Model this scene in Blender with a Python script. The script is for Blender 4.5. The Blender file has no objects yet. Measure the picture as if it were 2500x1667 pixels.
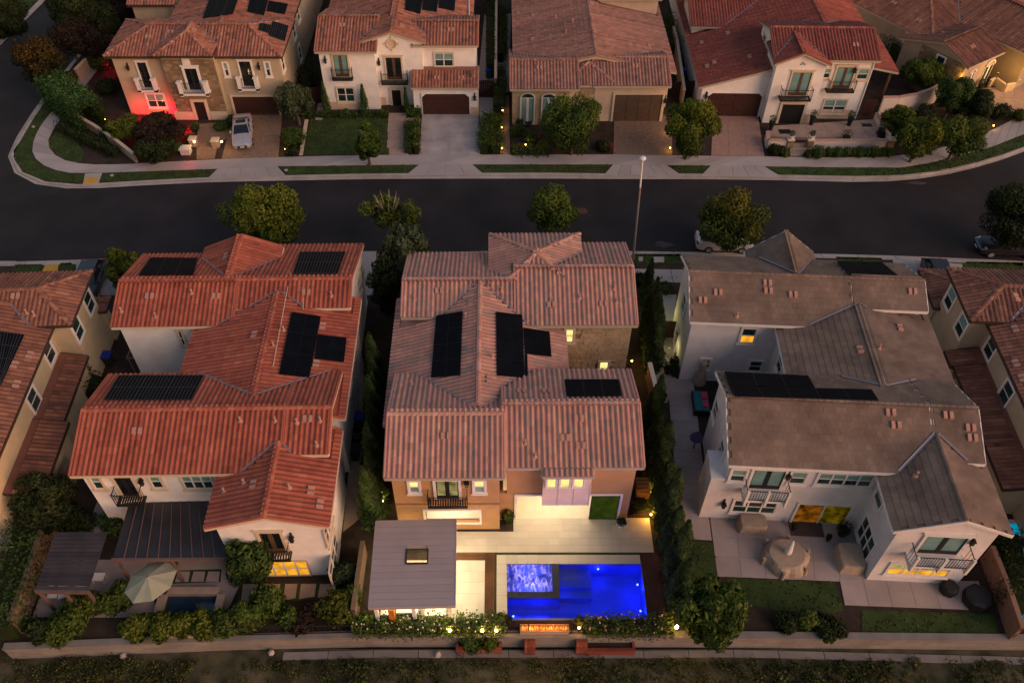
import bpy, math, random
import numpy as np
from mathutils import Vector, Matrix, noise as mnoise
R = math.radians
random.seed(7); NP = np.random.default_rng(7)
scn = bpy.context.scene
# ------------------------------------------------------------ camera
F = 2070.; TH = R(47.2); HC = 45.5; S_, C_ = math.sin(TH), math.cos(TH); CX, CY = 1222., 833.5
cam_d = bpy.data.cameras.new('camera'); cam = bpy.data.objects.new('camera', cam_d); scn.collection.objects.link(cam)
cam.location = (0, 0, HC); cam.rotation_euler = (R(90) - TH, 0, 0)
cam_d.sensor_width = 36; cam_d.lens = 36 * F / 2500; cam_d.shift_x = (1250 - CX) / 2500
cam_d.clip_start = .5; cam_d.clip_end = 2000
scn.camera = cam
# ------------------------------------------------------------ sky, sun, exposure
SUN_EL, SUN_AZ = R(24), R(125)     # azimuth clockwise from +Y (the street side): low glow from behind right
world = bpy.data.worlds.new('World'); scn.world = world; world.use_nodes = True
wn = world.node_tree; bg = wn.nodes['Background']
sky = wn.nodes.new('ShaderNodeTexSky'); sky.sky_type = 'NISHITA'; sky.sun_disc = False
sky.sun_elevation = R(4.0); sky.sun_rotation = SUN_AZ; sky.air_density = 1.6; sky.dust_density = 3.0; sky.ozone_density = 2.0
hs = wn.nodes.new('ShaderNodeMixRGB'); hs.blend_type = 'MULTIPLY'; hs.inputs[0].default_value = 1.0
hs.inputs[2].default_value = (1.0, .84, .91, 1)
wn.links.new(sky.outputs[0], hs.inputs[1]); wn.links.new(hs.outputs[0], bg.inputs[0]); bg.inputs[1].default_value = .15
sun_d = bpy.data.lights.new('sun', 'SUN'); sun = bpy.data.objects.new('sun', sun_d); scn.collection.objects.link(sun)
sun_d.energy = .78; sun_d.color = (1.0, .66, .48); sun_d.angle = R(50)
_sv = Vector((math.sin(SUN_AZ) * math.cos(SUN_EL), math.cos(SUN_AZ) * math.cos(SUN_EL), math.sin(SUN_EL)))
sun.rotation_euler = _sv.to_track_quat('Z', 'Y').to_euler()
scn.view_settings.view_transform = 'Standard'; scn.view_settings.look = 'None'
scn.view_settings.exposure = 1.55; scn.view_settings.gamma = 1.0; scn.view_settings.use_curve_mapping = False
scn.render.engine = 'CYCLES'
scn.cycles.use_denoising = True; scn.cycles.max_bounces = 6; scn.cycles.transparent_max_bounces = 12
scn.cycles.sample_clamp_indirect = 4.0
# ------------------------------------------------------------ measuring: photo point -> place on a plane of the world
def zone(ox, oy, s): return lambda x, y: (ox + x / s, oy + y / s)
zA = zone(0, 0, 2.94); zB = zone(700, 0, 2.94); zC = zone(1500, 0, 2.352); zD = zone(0, 430, 2.6133)
zE = zone(850, 430, 2.7506); zF = zone(1600, 430, 2.6133); zG = zone(0, 980, 2.2822); zH = zone(850, 1000, 2.3506)
zI = zone(1600, 980, 2.2822); zJ = zone(850, 1180, 3.734); zK = zone(1200, 1180, 3.734); zL = zone(0, 1180, 3.22)
zM = zone(400, 1250, 3.76); zN = zone(1600, 1180, 3.22); zO = zone(2050, 1180, 3.7333); zP = zone(0, 600, 3.92)
zQ = zone(0, 950, 4.2371); zR = zone(2200, 600, 3.92); zS = zone(2250, 950, 4.48); zT = zone(1550, 600, 3.92)
zU = zone(800, 850, 3.485); zV = zone(0, 0, 6.2727); zW = zone(2000, 0, 4.48)
def ray(p):
    u = (p[0] - CX) / F; v = (p[1] - CY) / F
    return (u, C_ - S_ * v, -(S_ + C_ * v))
def G(p, z=0.):
    d = ray(p); t = (z - HC) / d[2]
    return (d[0] * t, d[1] * t)
def GL(zn, pts, z=0.): return [G(zn(*q), z) for q in pts]
def depth(X, Y, Z): return Y * C_ - (Z - HC) * S_
def proj(X, Y, Z):
    dz = Z - HC; D = Y * C_ - dz * S_
    return (CX + F * X / D, CY + F * (-Y * S_ - dz * C_) / D)
def ppm(X, Y, Z): return F / depth(X, Y, Z)
# ------------------------------------------------------------ objects
col = scn.collection
def tag(o, label=None, cat=None, group=None, kind=None):
    for k, v in (('label', label), ('category', cat), ('group', group), ('kind', kind)):
        if v: o[k] = v
    return o
def thing(name, label, cat, loc=(0, 0, 0), rz=0., group=None):
    o = bpy.data.objects.new(name, None); o.empty_display_size = .3; col.objects.link(o)
    o.location = loc; o.rotation_euler = (0, 0, rz)
    return tag(o, label, cat, group)
def link(name, me, parent=None, mw=None):
    o = bpy.data.objects.new(name, me); col.objects.link(o)
    if parent is not None: o.parent = parent
    if mw is not None: o.matrix_basis = mw
    return o
class MB:
    def __init__(s): s.v = []; s.f = []; s.t = []
    def add(s, vs, fs, tint=None):
        n = len(s.v); s.v += [tuple(q) for q in vs]; s.f += [tuple(i + n for i in f) for f in fs]
        s.t += [tint if tint is not None else .5] * len(fs)
        return s
    def box(s, x0, x1, y0, y1, z0, z1, tint=None):
        if x0 > x1: x0, x1 = x1, x0
        if y0 > y1: y0, y1 = y1, y0
        if z0 > z1: z0, z1 = z1, z0
        return s.add([(x0, y0, z0), (x1, y0, z0), (x1, y1, z0), (x0, y1, z0), (x0, y0, z1), (x1, y0, z1), (x1, y1, z1), (x0, y1, z1)],
                     [(0, 3, 2, 1), (4, 5, 6, 7), (0, 1, 5, 4), (1, 2, 6, 5), (2, 3, 7, 6), (3, 0, 4, 7)], tint)
    def prism(s, pts, z0, z1, tint=None):
        """pts counter-clockwise; z1 number or list"""
        a = sum(pts[i][0] * pts[(i + 1) % len(pts)][1] - pts[(i + 1) % len(pts)][0] * pts[i][1] for i in range(len(pts)))
        if a < 0: pts = pts[::-1]; z1 = z1[::-1] if isinstance(z1, list) else z1
        n = len(pts); zt = z1 if isinstance(z1, list) else [z1] * n
        vs = [(p[0], p[1], z0) for p in pts] + [(p[0], p[1], zt[i]) for i, p in enumerate(pts)]
        fs = [tuple(range(n))[::-1], tuple(range(n, 2 * n))] + [(i, (i + 1) % n, (i + 1) % n + n, i + n) for i in range(n)]
        return s.add(vs, fs, tint)
    def tube(s, a, b, r0, r1=None, n=6, tint=None):
        a = Vector(a); b = Vector(b); r1 = r0 if r1 is None else r1
        d = (b - a).normalized(); u = d.orthogonal().normalized(); w = d.cross(u)
        vs = []
        for c, r in ((a, r0), (b, r1)):
            for k in range(n):
                t = 2 * math.pi * k / n; vs.append(c + u * math.cos(t) * r + w * math.sin(t) * r)
        return s.add(vs, [(k, (k + 1) % n, (k + 1) % n + n, k + n) for k in range(n)] + [tuple(range(n))[::-1], tuple(range(n, 2 * n))], tint)
    def lathe(s, prof, c=(0, 0, 0), n=12, tint=None, sx=1, sy=1):
        m = len(prof); vs = []
        for r, z in prof:
            for k in range(n):
                t = 2 * math.pi * k / n; vs.append((c[0] + r * math.cos(t) * sx, c[1] + r * math.sin(t) * sy, c[2] + z))
        fs = [(i * n + k, i * n + (k + 1) % n, (i + 1) * n + (k + 1) % n, (i + 1) * n + k) for i in range(m - 1) for k in range(n)]
        fs += [tuple(range(n))[::-1], tuple((m - 1) * n + k for k in range(n))]
        return s.add(vs, fs, tint)
    def mesh(s, name, mat, smooth=False):
        me = bpy.data.meshes.new(name); me.from_pydata(s.v, [], s.f); me.materials.append(mat)
        a = me.attributes.new('tint', 'FLOAT', 'FACE'); a.data.foreach_set('value', np.array(s.t, dtype=np.float32))
        if smooth: me.polygons.foreach_set('use_smooth', [True] * len(me.polygons))
        me.update(); return me
    def build(s, name, mat, parent=None, smooth=False, mw=None):
        return link(name, s.mesh(name, mat, smooth), parent, mw)
# ------------------------------------------------------------ materials
_M = {}
def mat(name, c, rough=.8, var=.12, scale=2., bump=0., bscale=20., tint=0., c2=None, metal=0., spec=.3, emit=None, estr=0., detail=4., coat=0.):
    if name in _M: return _M[name]
    m = bpy.data.materials.new(name); m.use_nodes = True; nt = m.node_tree; P = nt.nodes['Principled BSDF']
    P.inputs['Roughness'].default_value = rough; P.inputs['Metallic'].default_value = metal
    P.inputs['Specular IOR Level'].default_value = spec; P.inputs['Coat Weight'].default_value = coat
    L = nt.links.new; N = nt.nodes.new
    tc = N('ShaderNodeNewGeometry')
    nz = N('ShaderNodeTexNoise'); nz.inputs['Scale'].default_value = scale; nz.inputs['Detail'].default_value = detail
    L(tc.outputs['Position'], nz.inputs['Vector'])
    mr = N('ShaderNodeMapRange'); mr.inputs[1].default_value = .3; mr.inputs[2].default_value = .7
    L(nz.outputs[0], mr.inputs[0])
    mx = N('ShaderNodeMixRGB'); L(mr.outputs[0], mx.inputs[0])
    a = tuple(x * (1 - var) for x in c); b = c2 if c2 else tuple(min(1, x * (1 + var)) for x in c)
    mx.inputs[1].default_value = (*a, 1); mx.inputs[2].default_value = (*b, 1)
    out = mx.outputs[0]
    if tint:
        at = N('ShaderNodeAttribute'); at.attribute_name = 'tint'
        m2 = N('ShaderNodeMapRange'); m2.inputs[3].default_value = 1 - tint; m2.inputs[4].default_value = 1 + tint
        L(at.outputs['Fac'], m2.inputs[0])
        vm = N('ShaderNodeVectorMath'); vm.operation = 'SCALE'; L(out, vm.inputs[0]); L(m2.outputs[0], vm.inputs['Scale']); out = vm.outputs[0]
    L(out, P.inputs['Base Color'])
    if bump:
        n2 = N('ShaderNodeTexNoise'); n2.inputs['Scale'].default_value = bscale; n2.inputs['Detail'].default_value = 3
        L(tc.outputs['Position'], n2.inputs['Vector'])
        bp = N('ShaderNodeBump'); bp.inputs['Strength'].default_value = bump; bp.inputs['Distance'].default_value = .03
        L(n2.outputs[0], bp.inputs['Height']); L(bp.outputs[0], P.inputs['Normal'])
    if emit:
        P.inputs['Emission Color'].default_value = (*emit, 1); P.inputs['Emission Strength'].default_value = estr
    _M[name] = m; return m
def ramp_mat(name, stops, rough=.75, bump=.3, bscale=30., blend=.35, spec=.25, transl=0., nscale=.8):
    """colour from the per-piece tint attribute through a ramp, softened by a wide weathering noise"""
    if name in _M: return _M[name]
    m = bpy.data.materials.new(name); m.use_nodes = True; nt = m.node_tree; P = nt.nodes['Principled BSDF']
    L = nt.links.new; N = nt.nodes.new
    P.inputs['Roughness'].default_value = rough; P.inputs['Specular IOR Level'].default_value = spec
    at = N('ShaderNodeAttribute'); at.attribute_name = 'tint'
    rp = N('ShaderNodeValToRGB'); rp.color_ramp.interpolation = 'LINEAR'
    while len(rp.color_ramp.elements) < len(stops): rp.color_ramp.elements.new(.5)
    for e, (p, c) in zip(rp.color_ramp.elements, stops): e.position = p; e.color = (*c, 1)
    L(at.outputs['Fac'], rp.inputs[0])
    g = N('ShaderNodeNewGeometry')
    nz = N('ShaderNodeTexNoise'); nz.inputs['Scale'].default_value = nscale; nz.inputs['Detail'].default_value = 5
    L(g.outputs['Position'], nz.inputs['Vector'])
    mr = N('ShaderNodeMapRange'); mr.inputs[1].default_value = .25; mr.inputs[2].default_value = .75; mr.inputs[3].default_value = 1 - blend; mr.inputs[4].default_value = 1 + blend
    L(nz.outputs[0], mr.inputs[0])
    vm = N('ShaderNodeVectorMath'); vm.operation = 'SCALE'; L(rp.outputs[0], vm.inputs[0]); L(mr.outputs[0], vm.inputs['Scale'])
    L(vm.outputs[0], P.inputs['Base Color'])
    if bump:
        n2 = N('ShaderNodeTexNoise'); n2.inputs['Scale'].default_value = bscale; L(g.outputs['Position'], n2.inputs['Vector'])
        bp = N('ShaderNodeBump'); bp.inputs['Strength'].default_value = bump; bp.inputs['Distance'].default_value = .02
        L(n2.outputs[0], bp.inputs['Height']); L(bp.outputs[0], P.inputs['Normal'])
    if transl:
        tr = N('ShaderNodeBsdfTranslucent'); L(vm.outputs[0], tr.inputs[0]); ms = N('ShaderNodeMixShader'); ms.inputs[0].default_value = transl
        out = nt.nodes['Material Output']; L(P.outputs[0], ms.inputs[1]); L(tr.outputs[0], ms.inputs[2]); L(ms.outputs[0], out.inputs[0])
    _M[name] = m; return m
def emis(name, c, s, var=0.):
    if name in _M: return _M[name]
    m = bpy.data.materials.new(name); m.use_nodes = True; nt = m.node_tree; nt.nodes.clear(); N = nt.nodes.new
    e = N('ShaderNodeEmission'); e.inputs[0].default_value = (*c, 1); e.inputs[1].default_value = s
    if var:
        g = N('ShaderNodeNewGeometry'); nz = N('ShaderNodeTexNoise'); nz.inputs['Scale'].default_value = 1.7; nt.links.new(g.outputs['Position'], nz.inputs['Vector'])
        mr = N('ShaderNodeMapRange'); mr.inputs[1].default_value = .3; mr.inputs[2].default_value = .7; mr.inputs[3].default_value = s * (1 - var); mr.inputs[4].default_value = s * (1 + var)
        nt.links.new(nz.outputs[0], mr.inputs[0]); nt.links.new(mr.outputs[0], e.inputs[1])
    nt.links.new(e.outputs[0], N('ShaderNodeOutputMaterial').inputs[0]); _M[name] = m; return m
def stucco(k, c): return mat('stucco_' + k, c, .9, .09, 1.1, .25, 30., detail=7)
M_white = stucco('white', (.76, .72, .69)); M_cream = stucco('cream', (.50, .40, .26)); M_tan = stucco('tan', (.42, .34, .24))
M_brown = stucco('brown', (.42, .25, .115)); M_lav = stucco('pale_grey', (.64, .61, .625)); M_beige = stucco('beige', (.55, .42, .31))
M_grey = stucco('taupe', (.36, .29, .22))
M_trim = mat('trim_white', (.70, .66, .64), .6, .04); M_trimb = mat('trim_beige', (.58, .48, .36), .8, .06, 3., .2)
M_fasc = mat('fascia_paint', (.38, .33, .26), .6, .06); M_fascd = mat('gutter_dark', (.05, .035, .03), .5, .06)
M_iron = mat('wrought_iron', (.02, .017, .016), .5, .1); M_wood = mat('garage_wood', (.055, .022, .017), .5, .2, 4., .15)
M_doorw = mat('door_wood', (.11, .06, .035), .5, .2, 6.)
M_glass = mat('window_glass', (.012, .035, .036), .08, .5, .8, 0, spec=.6)
M_blind = mat('window_blind', (.16, .30, .29), .25, .15, 1.5, spec=.5)
M_glassd = mat('window_glass_dark', (.008, .013, .016), .08, .4, .8, spec=.6)
M_dark = mat('porch_shade_black', (.01, .009, .009), .9, .1)  # flat black, painted shade for the porch recesses
M_lity = emis('lamp_lit_window', (1., .78, .26), .40, .25); M_litw = emis('lamp_lit_white', (1., .86, .55), .6, .15); M_lito = emis('lamp_lit_orange', (1., .42, .02), .30, .45)
M_conc = mat('concrete', (.37, .33, .32), .85, .10, .35, .15, 12., tint=.10)
M_conc2 = mat('concrete_kerb', (.38, .34, .31), .85, .14, .8, .2, 12., tint=.08)
M_soil = mat('soil', (.038, .026, .019), .95, .35, 1.2, .6, 8.)
M_grass = mat('lawn', (.034, .058, .012), .9, .35, .9, .8, 40., detail=8)
M_metal = mat('galvanised', (.45, .45, .47), .4, .08, metal=.7)
M_black = mat('black_plastic', (.015, .015, .017), .5, .15)
M_wallb = mat('garden_wall', (.36, .27, .20), .9, .12, 1.5, .3)
M_pipe = mat('vent_paint', (.42, .23, .18), .7, .1)
def panel_mat():
    m = mat('solar_cell', (.004, .005, .008), .6, .3, 1.2, spec=.05); return m
M_pv = panel_mat(); M_pvf = mat('solar_frame_line', (.05, .05, .058), .4, .1); M_pvk = mat('solar_frame_black', (.006, .006, .009), .4, .1)
TILE = dict(
 red=ramp_mat('clay_tile_red', [(0, (.20, .050, .034)), (.35, (.30, .082, .053)), (.7, (.36, .105, .067)), (1, (.43, .15, .09))], blend=.16),
 rosy=ramp_mat('clay_tile_rosy', [(0, (.22, .17, .17)), (.22, (.29, .20, .18)), (.42, (.38, .21, .17)), (.62, (.44, .22, .19)), (.82, (.46, .28, .20)), (1, (.55, .30, .26))], blend=.10),
 mix=ramp_mat('clay_tile_mixed', [(0, (.09, .055, .05)), (.25, (.18, .09, .065)), (.5, (.30, .12, .085)), (.8, (.36, .16, .11)), (1, (.42, .24, .16))], blend=.14),
 deep=ramp_mat('clay_tile_deep_red', [(0, (.14, .04, .035)), (.4, (.22, .06, .047)), (.8, (.28, .085, .06)), (1, (.34, .14, .09))], blend=.14),
 brown=ramp_mat('clay_tile_brown', [(0, (.09, .05, .04)), (.4, (.20, .085, .06)), (.75, (.27, .12, .08)), (1, (.36, .18, .11))], blend=.16),
 slate=ramp_mat('flat_tile_grey', [(0, (.140, .098, .077)), (.4, (.168, .117, .092)), (.8, (.196, .137, .106)), (1, (.23, .158, .12))], blend=.36, nscale=.6))
CAPM = dict(red='red', rosy='rosy', mix='mix', deep='deep', brown='brown', slate='slate')
# ------------------------------------------------------------ house frames and roofs
def inp(v): return isinstance(v, tuple)
class Frame:
    def __init__(s, anchor, deg=0.):
        s.a = anchor; s.r = R(deg); s.c, s.s = math.cos(s.r), math.sin(s.r); s.roofs = []
    def o(s): return s.l(0, 0, HC)
    def l(s, X, Y, Z): dx, dy = X - s.a[0], Y - s.a[1]; return (dx * s.c + dy * s.s, -dx * s.s + dy * s.c, Z)
    def w(s, x, y, z=0.): return (s.a[0] + x * s.c - y * s.s, s.a[1] + x * s.s + y * s.c, z)
    def ray(s, p):
        d = ray(p); return s.o(), (d[0] * s.c + d[1] * s.s, -d[0] * s.s + d[1] * s.c, d[2])
    def hit(s, p, a=0., b=0., c=0.):
        """on plane z = a x + b y + c"""
        o, d = s.ray(p); t = (a * o[0] + b * o[1] + c - o[2]) / (d[2] - a * d[0] - b * d[1])
        return (o[0] + t * d[0], o[1] + t * d[1], o[2] + t * d[2])
    def atz(s, p, z=0.): return s.hit(p, 0, 0, z)
    def aty(s, p, y): o, d = s.ray(p); t = (y - o[1]) / d[1]; return (o[0] + t * d[0], y, o[2] + t * d[2])
    def atx(s, p, x): o, d = s.ray(p); t = (x - o[0]) / d[0]; return (x, o[1] + t * d[1], o[2] + t * d[2])
    def add(s, rect, planes, edges, ze, inset, z0, walls, wmat, tile, kind):
        r = dict(rect=rect, planes=planes, edges=edges, ze=ze, inset=inset, z0=z0, walls=walls, wmat=wmat, tile=tile, kind=kind)
        s.roofs.append(r); return r
    def gx(s, near, ridge, far, xl, xr, ze=6.3, p=.34, z0=0., inset=(.25, .25, .45, .45), walls=True, wmat=None, tile=None):
        y0 = s.atz(near, ze)[1] if inp(near) else near
        yr = s.hit(ridge, 0, p, ze - p * y0)[1] if inp(ridge) else ridge
        zr = ze + p * (yr - y0)
        y1 = s.hit(far, 0, -p, zr + p * yr)[1] if inp(far) else far
        x0 = s.atz(xl, ze)[0] if inp(xl) else xl; x1 = s.atz(xr, ze)[0] if inp(xr) else xr
        return s.add([x0, x1, y0, y1], [(0, p, ze - p * y0), (0, -p, zr + p * yr)], [((x0, yr, zr), (x1, yr, zr))], ze, inset, z0, walls, wmat, tile, 'gx')
    def gy(s, left, ridge, right, yn, yf, ze=6.3, p=.34, z0=0., inset=(.45, .45, .25, .25), walls=True, wmat=None, tile=None):
        x0 = s.atz(left, ze)[0] if inp(left) else left
        xr = s.hit(ridge, p, 0, ze - p * x0)[0] if inp(ridge) else ridge
        zr = ze + p * (xr - x0)
        x1 = s.hit(right, -p, 0, zr + p * xr)[0] if inp(right) else right
        y0 = s.hit(yn, p, 0, ze - p * x0)[1] if inp(yn) else yn
        y1 = s.hit(yf, p, 0, ze - p * x0)[1] if inp(yf) else yf
        return s.add([x0, x1, y0, y1], [(p, 0, ze - p * x0), (-p, 0, zr + p * xr)], [((xr, y0, zr), (xr, y1, zr))], ze, inset, z0, walls, wmat, tile, 'gy')
    def match(s, zr, left, ridge, right, yn, yf, ze, p=.34, fixp=False, **k):
        """gable along y whose ridge meets the height zr"""
        for _ in range(6):
            r_ = s.gy(left, ridge, right, yn, yf, ze=ze, p=p, **k); s.roofs.pop(); d = zr - r_['edges'][0][0][2]
            if fixp: p += d / (r_['edges'][0][0][0] - r_['rect'][0])
            else: ze += d
        return s.gy(left, ridge, right, yn, yf, ze=ze, p=p, **k)
    def hip(s, x0, x1, y0, y1, ze=6.3, p=.34, z0=0., inset=(.45, .45, .45, .45), walls=True, wmat=None, tile=None, open=''):
        """hip roof; open = sides left without a slope (L R N F)"""
        pl = []
        if 'L' not in open: pl.append((p, 0, ze - p * x0))
        if 'R' not in open: pl.append((-p, 0, ze + p * x1))
        if 'N' not in open: pl.append((0, p, ze - p * y0))
        if 'F' not in open: pl.append((0, -p, ze + p * y1))
        return s.add([x0, x1, y0, y1], pl, None, ze, inset, z0, walls, wmat, tile, 'hip')
    def shed(s, x0, x1, y0, y1, ze, p, low='N', z0=0., inset=(.1, .1, .3, .0), walls=True, wmat=None, tile=None):
        pl = {'N': (0, p, ze - p * y0), 'F': (0, -p, ze + p * y1), 'L': (p, 0, ze - p * x0), 'R': (-p, 0, ze + p * x1)}[low]
        return s.add([x0, x1, y0, y1], [pl], [], ze, inset, z0, walls, wmat, tile, 'shed')
def clip(poly, a, b, c):
    """keep a x + b y + c >= 0"""
    out = []
    for i in range(len(poly)):
        p, q = poly[i], poly[(i + 1) % len(poly)]; dp = a * p[0] + b * p[1] + c; dq = a * q[0] + b * q[1] + c
        if dp >= -1e-9: out.append(p)
        if (dp > 1e-9 and dq < -1e-9) or (dp < -1e-9 and dq > 1e-9):
            t = dp / (dp - dq); out.append((p[0] + t * (q[0] - p[0]), p[1] + t * (q[1] - p[1])))
    return out
def regions(rect, planes):
    x0, x1, y0, y1 = rect; res = []
    for i, P in enumerate(planes):
        poly = [(x0, y0), (x1, y0), (x1, y1), (x0, y1)]
        for j, Q in enumerate(planes):
            if j != i and poly: poly = clip(poly, Q[0] - P[0], Q[1] - P[1], Q[2] - P[2])
        if len(poly) > 2: res.append((P, poly))
    return res
def rz(r, x, y):
    x0, x1, y0, y1 = r['rect']
    if not (x0 <= x <= x1 and y0 <= y <= y1): return -99.
    return min(a * x + b * y + c for a, b, c in r['planes'])
_pieces = {}
def barrel_proto(w, L):
    pr = [(0, 0.), (.24, 0.), (.34, .048), (.60, .084), (.86, .048), (.96, 0.), (1.0, 0.)]
    V = []
    for s_, dz in ((-.03, .022), (L, .0)):
        for u, h in pr: V.append((u * w, s_, h + dz))
    n = len(pr)
    for u, h in pr: V.append((u * w, -.03, h * .2 - .01))
    Fs = [(i, i + 1, i + 1 + n, i + n) for i in range(n - 1)] + [(i + 2 * n, i + 1 + 2 * n, i + 1, i) for i in range(n - 1)]
    return np.array(V), Fs
def flat_proto(w, L):
    V = [(.003, -.02, .024), (w - .003, -.02, .024), (w - .003, L, .004), (.003, L, .004), (.003, -.02, -.005), (w - .003, -.02, -.005), (w - .003, L, -.02), (.003, L, -.02)]
    return np.array(V), [(0, 1, 2, 3), (4, 5, 1, 0), (5, 6, 2, 1), (7, 4, 0, 3)]
def cap_proto(L, w=.15):
    V = []; n = 5
    for s_, k in ((-.02, 1.12), (L, .92)):
        for i in range(n):
            t = math.pi * i / (n - 1); V.append((math.cos(t) * w * k, s_, math.sin(t) * w * .75 * k))
    return np.array(V), [(i + 1, i, i + n, i + 1 + n) for i in range(n - 1)] + [(0, 1, 2, 3, 4)]
def variants(key, proto, m, tints):
    if key in _pieces: return _pieces[key]
    V, Fs = proto; res = []
    for t in tints:
        b = MB(); b.add(V.tolist(), Fs, t); res.append(b.mesh(key, m))
    _pieces[key] = res; return res
TW, TL = .30, .40
def finish(fr, house, tile, wmat, style='barrel', fascia=None, max_tiles=300, gutter_w=.05, rake=True, seed=1):
    rng = np.random.default_rng(seed); fascia = fascia or M_fasc
    w, L = (TW, TL) if style == 'barrel' else (.34, .40)
    bV, bF = (barrel_proto if style == 'barrel' else flat_proto)(w, L)
    protoV = np.array(bV)
    cand = []     # (score, matrix3x4, tint, material key)
    deckm = {}
    caps = []; flash = []; rakes = []; roofs_obj = []
    for i, r in enumerate(fr.roofs):
        tk = r['tile'] or tile
        x0, x1, y0, y1 = r['rect']
        b = MB(); off = -.035 - .004 * i; th = .17
        regs = regions(r['rect'], r['planes'])
        for P, poly in regs:
            zt = [P[0] * q[0] + P[1] * q[1] + P[2] + off for q in poly]
            n = len(poly)
            b.add([(q[0], q[1], z) for q, z in zip(poly, zt)] + [(q[0], q[1], z - th) for q, z in zip(poly, zt)],
                  [tuple(range(n)), tuple(range(n, 2 * n))[::-1]] + [(k, k + n, (k + 1) % n + n, (k + 1) % n) for k in range(n)], .35)
        ro = b.build('roof', TILE[tk], house); roofs_obj.append(ro)
        # fascia boards and gutters along the eaves, rake boards along the verges
        g = MB()
        zz = lambda x, y: rz(r, min(max(x, x0), x1), min(max(y, y0), y1))
        for (ax, ay, bx, by, ox, oy) in ((x0, y0, x1, y0, 0, -1), (x1, y1, x0, y1, 0, 1), (x0, y1, x0, y0, -1, 0), (x1, y0, x1, y1, 1, 0)):
            mx_, my_ = (ax + bx) / 2, (ay + by) / 2
            za, zb, zm = zz(ax, ay), zz(bx, by), zz(mx_, my_)
            pts = [(ax, ay, za), (bx, by, zb)]
            if r['edges']:
                e = r['edges'][0]
                for q in e:
                    if abs(q[0] - ax) < 1e-6 and abs(q[0] - bx) < 1e-6 or abs(q[1] - ay) < 1e-6 and abs(q[1] - by) < 1e-6: pts = [(ax, ay, za), q, (bx, by, zb)]
            for q, q2 in zip(pts[:-1], pts[1:]):
                t_ = .05 + .002 * i
                vs = []
                for (px_, py_, pz_) in (q, q2):
                    for dd, dz in ((0, -.03), (t_, -.03), (t_, -.23), (0, -.23)): vs.append((px_ + ox * dd, py_ + oy * dd, pz_ + dz + off * .2))
                g.add(vs, [(0, 1, 2, 3), (7, 6, 5, 4), (0, 4, 5, 1), (1, 5, 6, 2), (2, 6, 7, 3), (3, 7, 4, 0)])
        g.build('fascia', fascia, house)
        # ridges and hips
        el = list(r['edges'] or [])
        if r['kind'] == 'hip':
            seen = []
            for a in range(len(regs)):
                for c in range(a + 1, len(regs)):
                    sh = [q for q in regs[a][1] if any(abs(q[0] - t[0]) + abs(q[1] - t[1]) < 1e-4 for t in regs[c][1])]
                    if len(sh) >= 2:
                        P = regs[a][0]; sh = sorted(sh)
                        el.append(tuple((q[0], q[1], P[0] * q[0] + P[1] * q[1] + P[2]) for q in (sh[0], sh[-1])))
        for A, B in el:
            A = Vector(A); B = Vector(B)
            if A.z > B.z: A, B = B, A
            if abs(A.z - B.z) < .01 and A.y > B.y: A, B = B, A
            d = B - A; n = max(1, int(d.length / .36)); d.normalize()
            side = d.cross(Vector((0, 0, 1))).normalized(); up = side.cross(d)
            for k in range(n):
                c = A + (B - A) * (k / n); m_ = A + (B - A) * ((k + .5) / n)
                if any(rz(o2, m_.x, m_.y) > m_.z + .03 for j, o2 in enumerate(fr.roofs) if j != i): continue
                if r.get('nocap') and r['nocap'](m_): continue
                M = Matrix(((side.x, d.x, up.x, c.x), (side.y, d.y, up.y, c.y), (side.z, d.z, up.z, c.z + .0), (0, 0, 0, 1)))
                caps.append((M, tk))
        # verge barrels
        if rake and r['kind'] in ('gx', 'gy') and style == 'barrel':
            e = r['edges'][0]
            for q in e:
                ends = [(q[0], y0), (q[0], y1)] if r['kind'] == 'gx' else [(x0, q[1]), (x1, q[1])]
                for ex, ey in ends:
                    zl = rz(r, ex, ey); a_ = Vector((ex, ey, zl + .01)); b_ = Vector((q[0], q[1], q[2] + .01))
                    rakes.append((a_, b_))
        # tiles
        for P, poly in regs:
            gr = math.hypot(P[0], P[1])
            if gr < 1e-6: continue
            up2 = np.array([P[0] / gr, P[1] / gr]); al = np.array([up2[1], -up2[0]])   # along eave (right handed: al x up = +z)
            cs = 1 / math.sqrt(1 + gr * gr)
            U = np.array([al[0], al[1], 0.]); Sv = np.array([up2[0] * cs, up2[1] * cs, gr * cs]); Nv = np.cross(U, Sv)
            pu = [al @ np.array(q) for q in poly]; ps = [up2 @ np.array(q) for q in poly]
            u0, u1, s0, s1 = min(pu), max(pu), min(ps), max(ps)
            nu = max(1, int(round((u1 - u0) / w))); ww = (u1 - u0) / nu; ns = int(math.ceil((s1 - s0) / (L * cs)))
            cc = np.array(poly); 
            ku, ks = np.meshgrid(np.arange(nu), np.arange(ns)); ku = ku.ravel(); ks = ks.ravel()
            stag = (0 if style == 'barrel' else .5) * (ks % 2)
            uc = u0 + (ku + .5 + stag * 1.) * ww; sc = s0 + (ks + .5) * L * cs
            X = al[0] * uc + up2[0] * sc; Y = al[1] * uc + up2[1] * sc
            keep = np.ones(len(X), bool)
            m = len(poly)
            for k in range(m):
                p_, q_ = cc[k], cc[(k + 1) % m]
                keep &= ((q_[0] - p_[0]) * (Y - p_[1]) - (q_[1] - p_[1]) * (X - p_[0])) > -.13 * np.hypot(*(q_ - p_))
            keep &= (X > x0 - .05) & (X < x1 + .05) & (Y > y0 - .05) & (Y < y1 + .05)
            if style == 'flat':
                if abs(al[0]) > .5: keep &= (X > x0 + .15) & (X < x1 - .15)
                else: keep &= (Y > y0 + .15) & (Y < y1 - .15)
            Z = P[0] * X + P[1] * Y + P[2]
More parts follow.
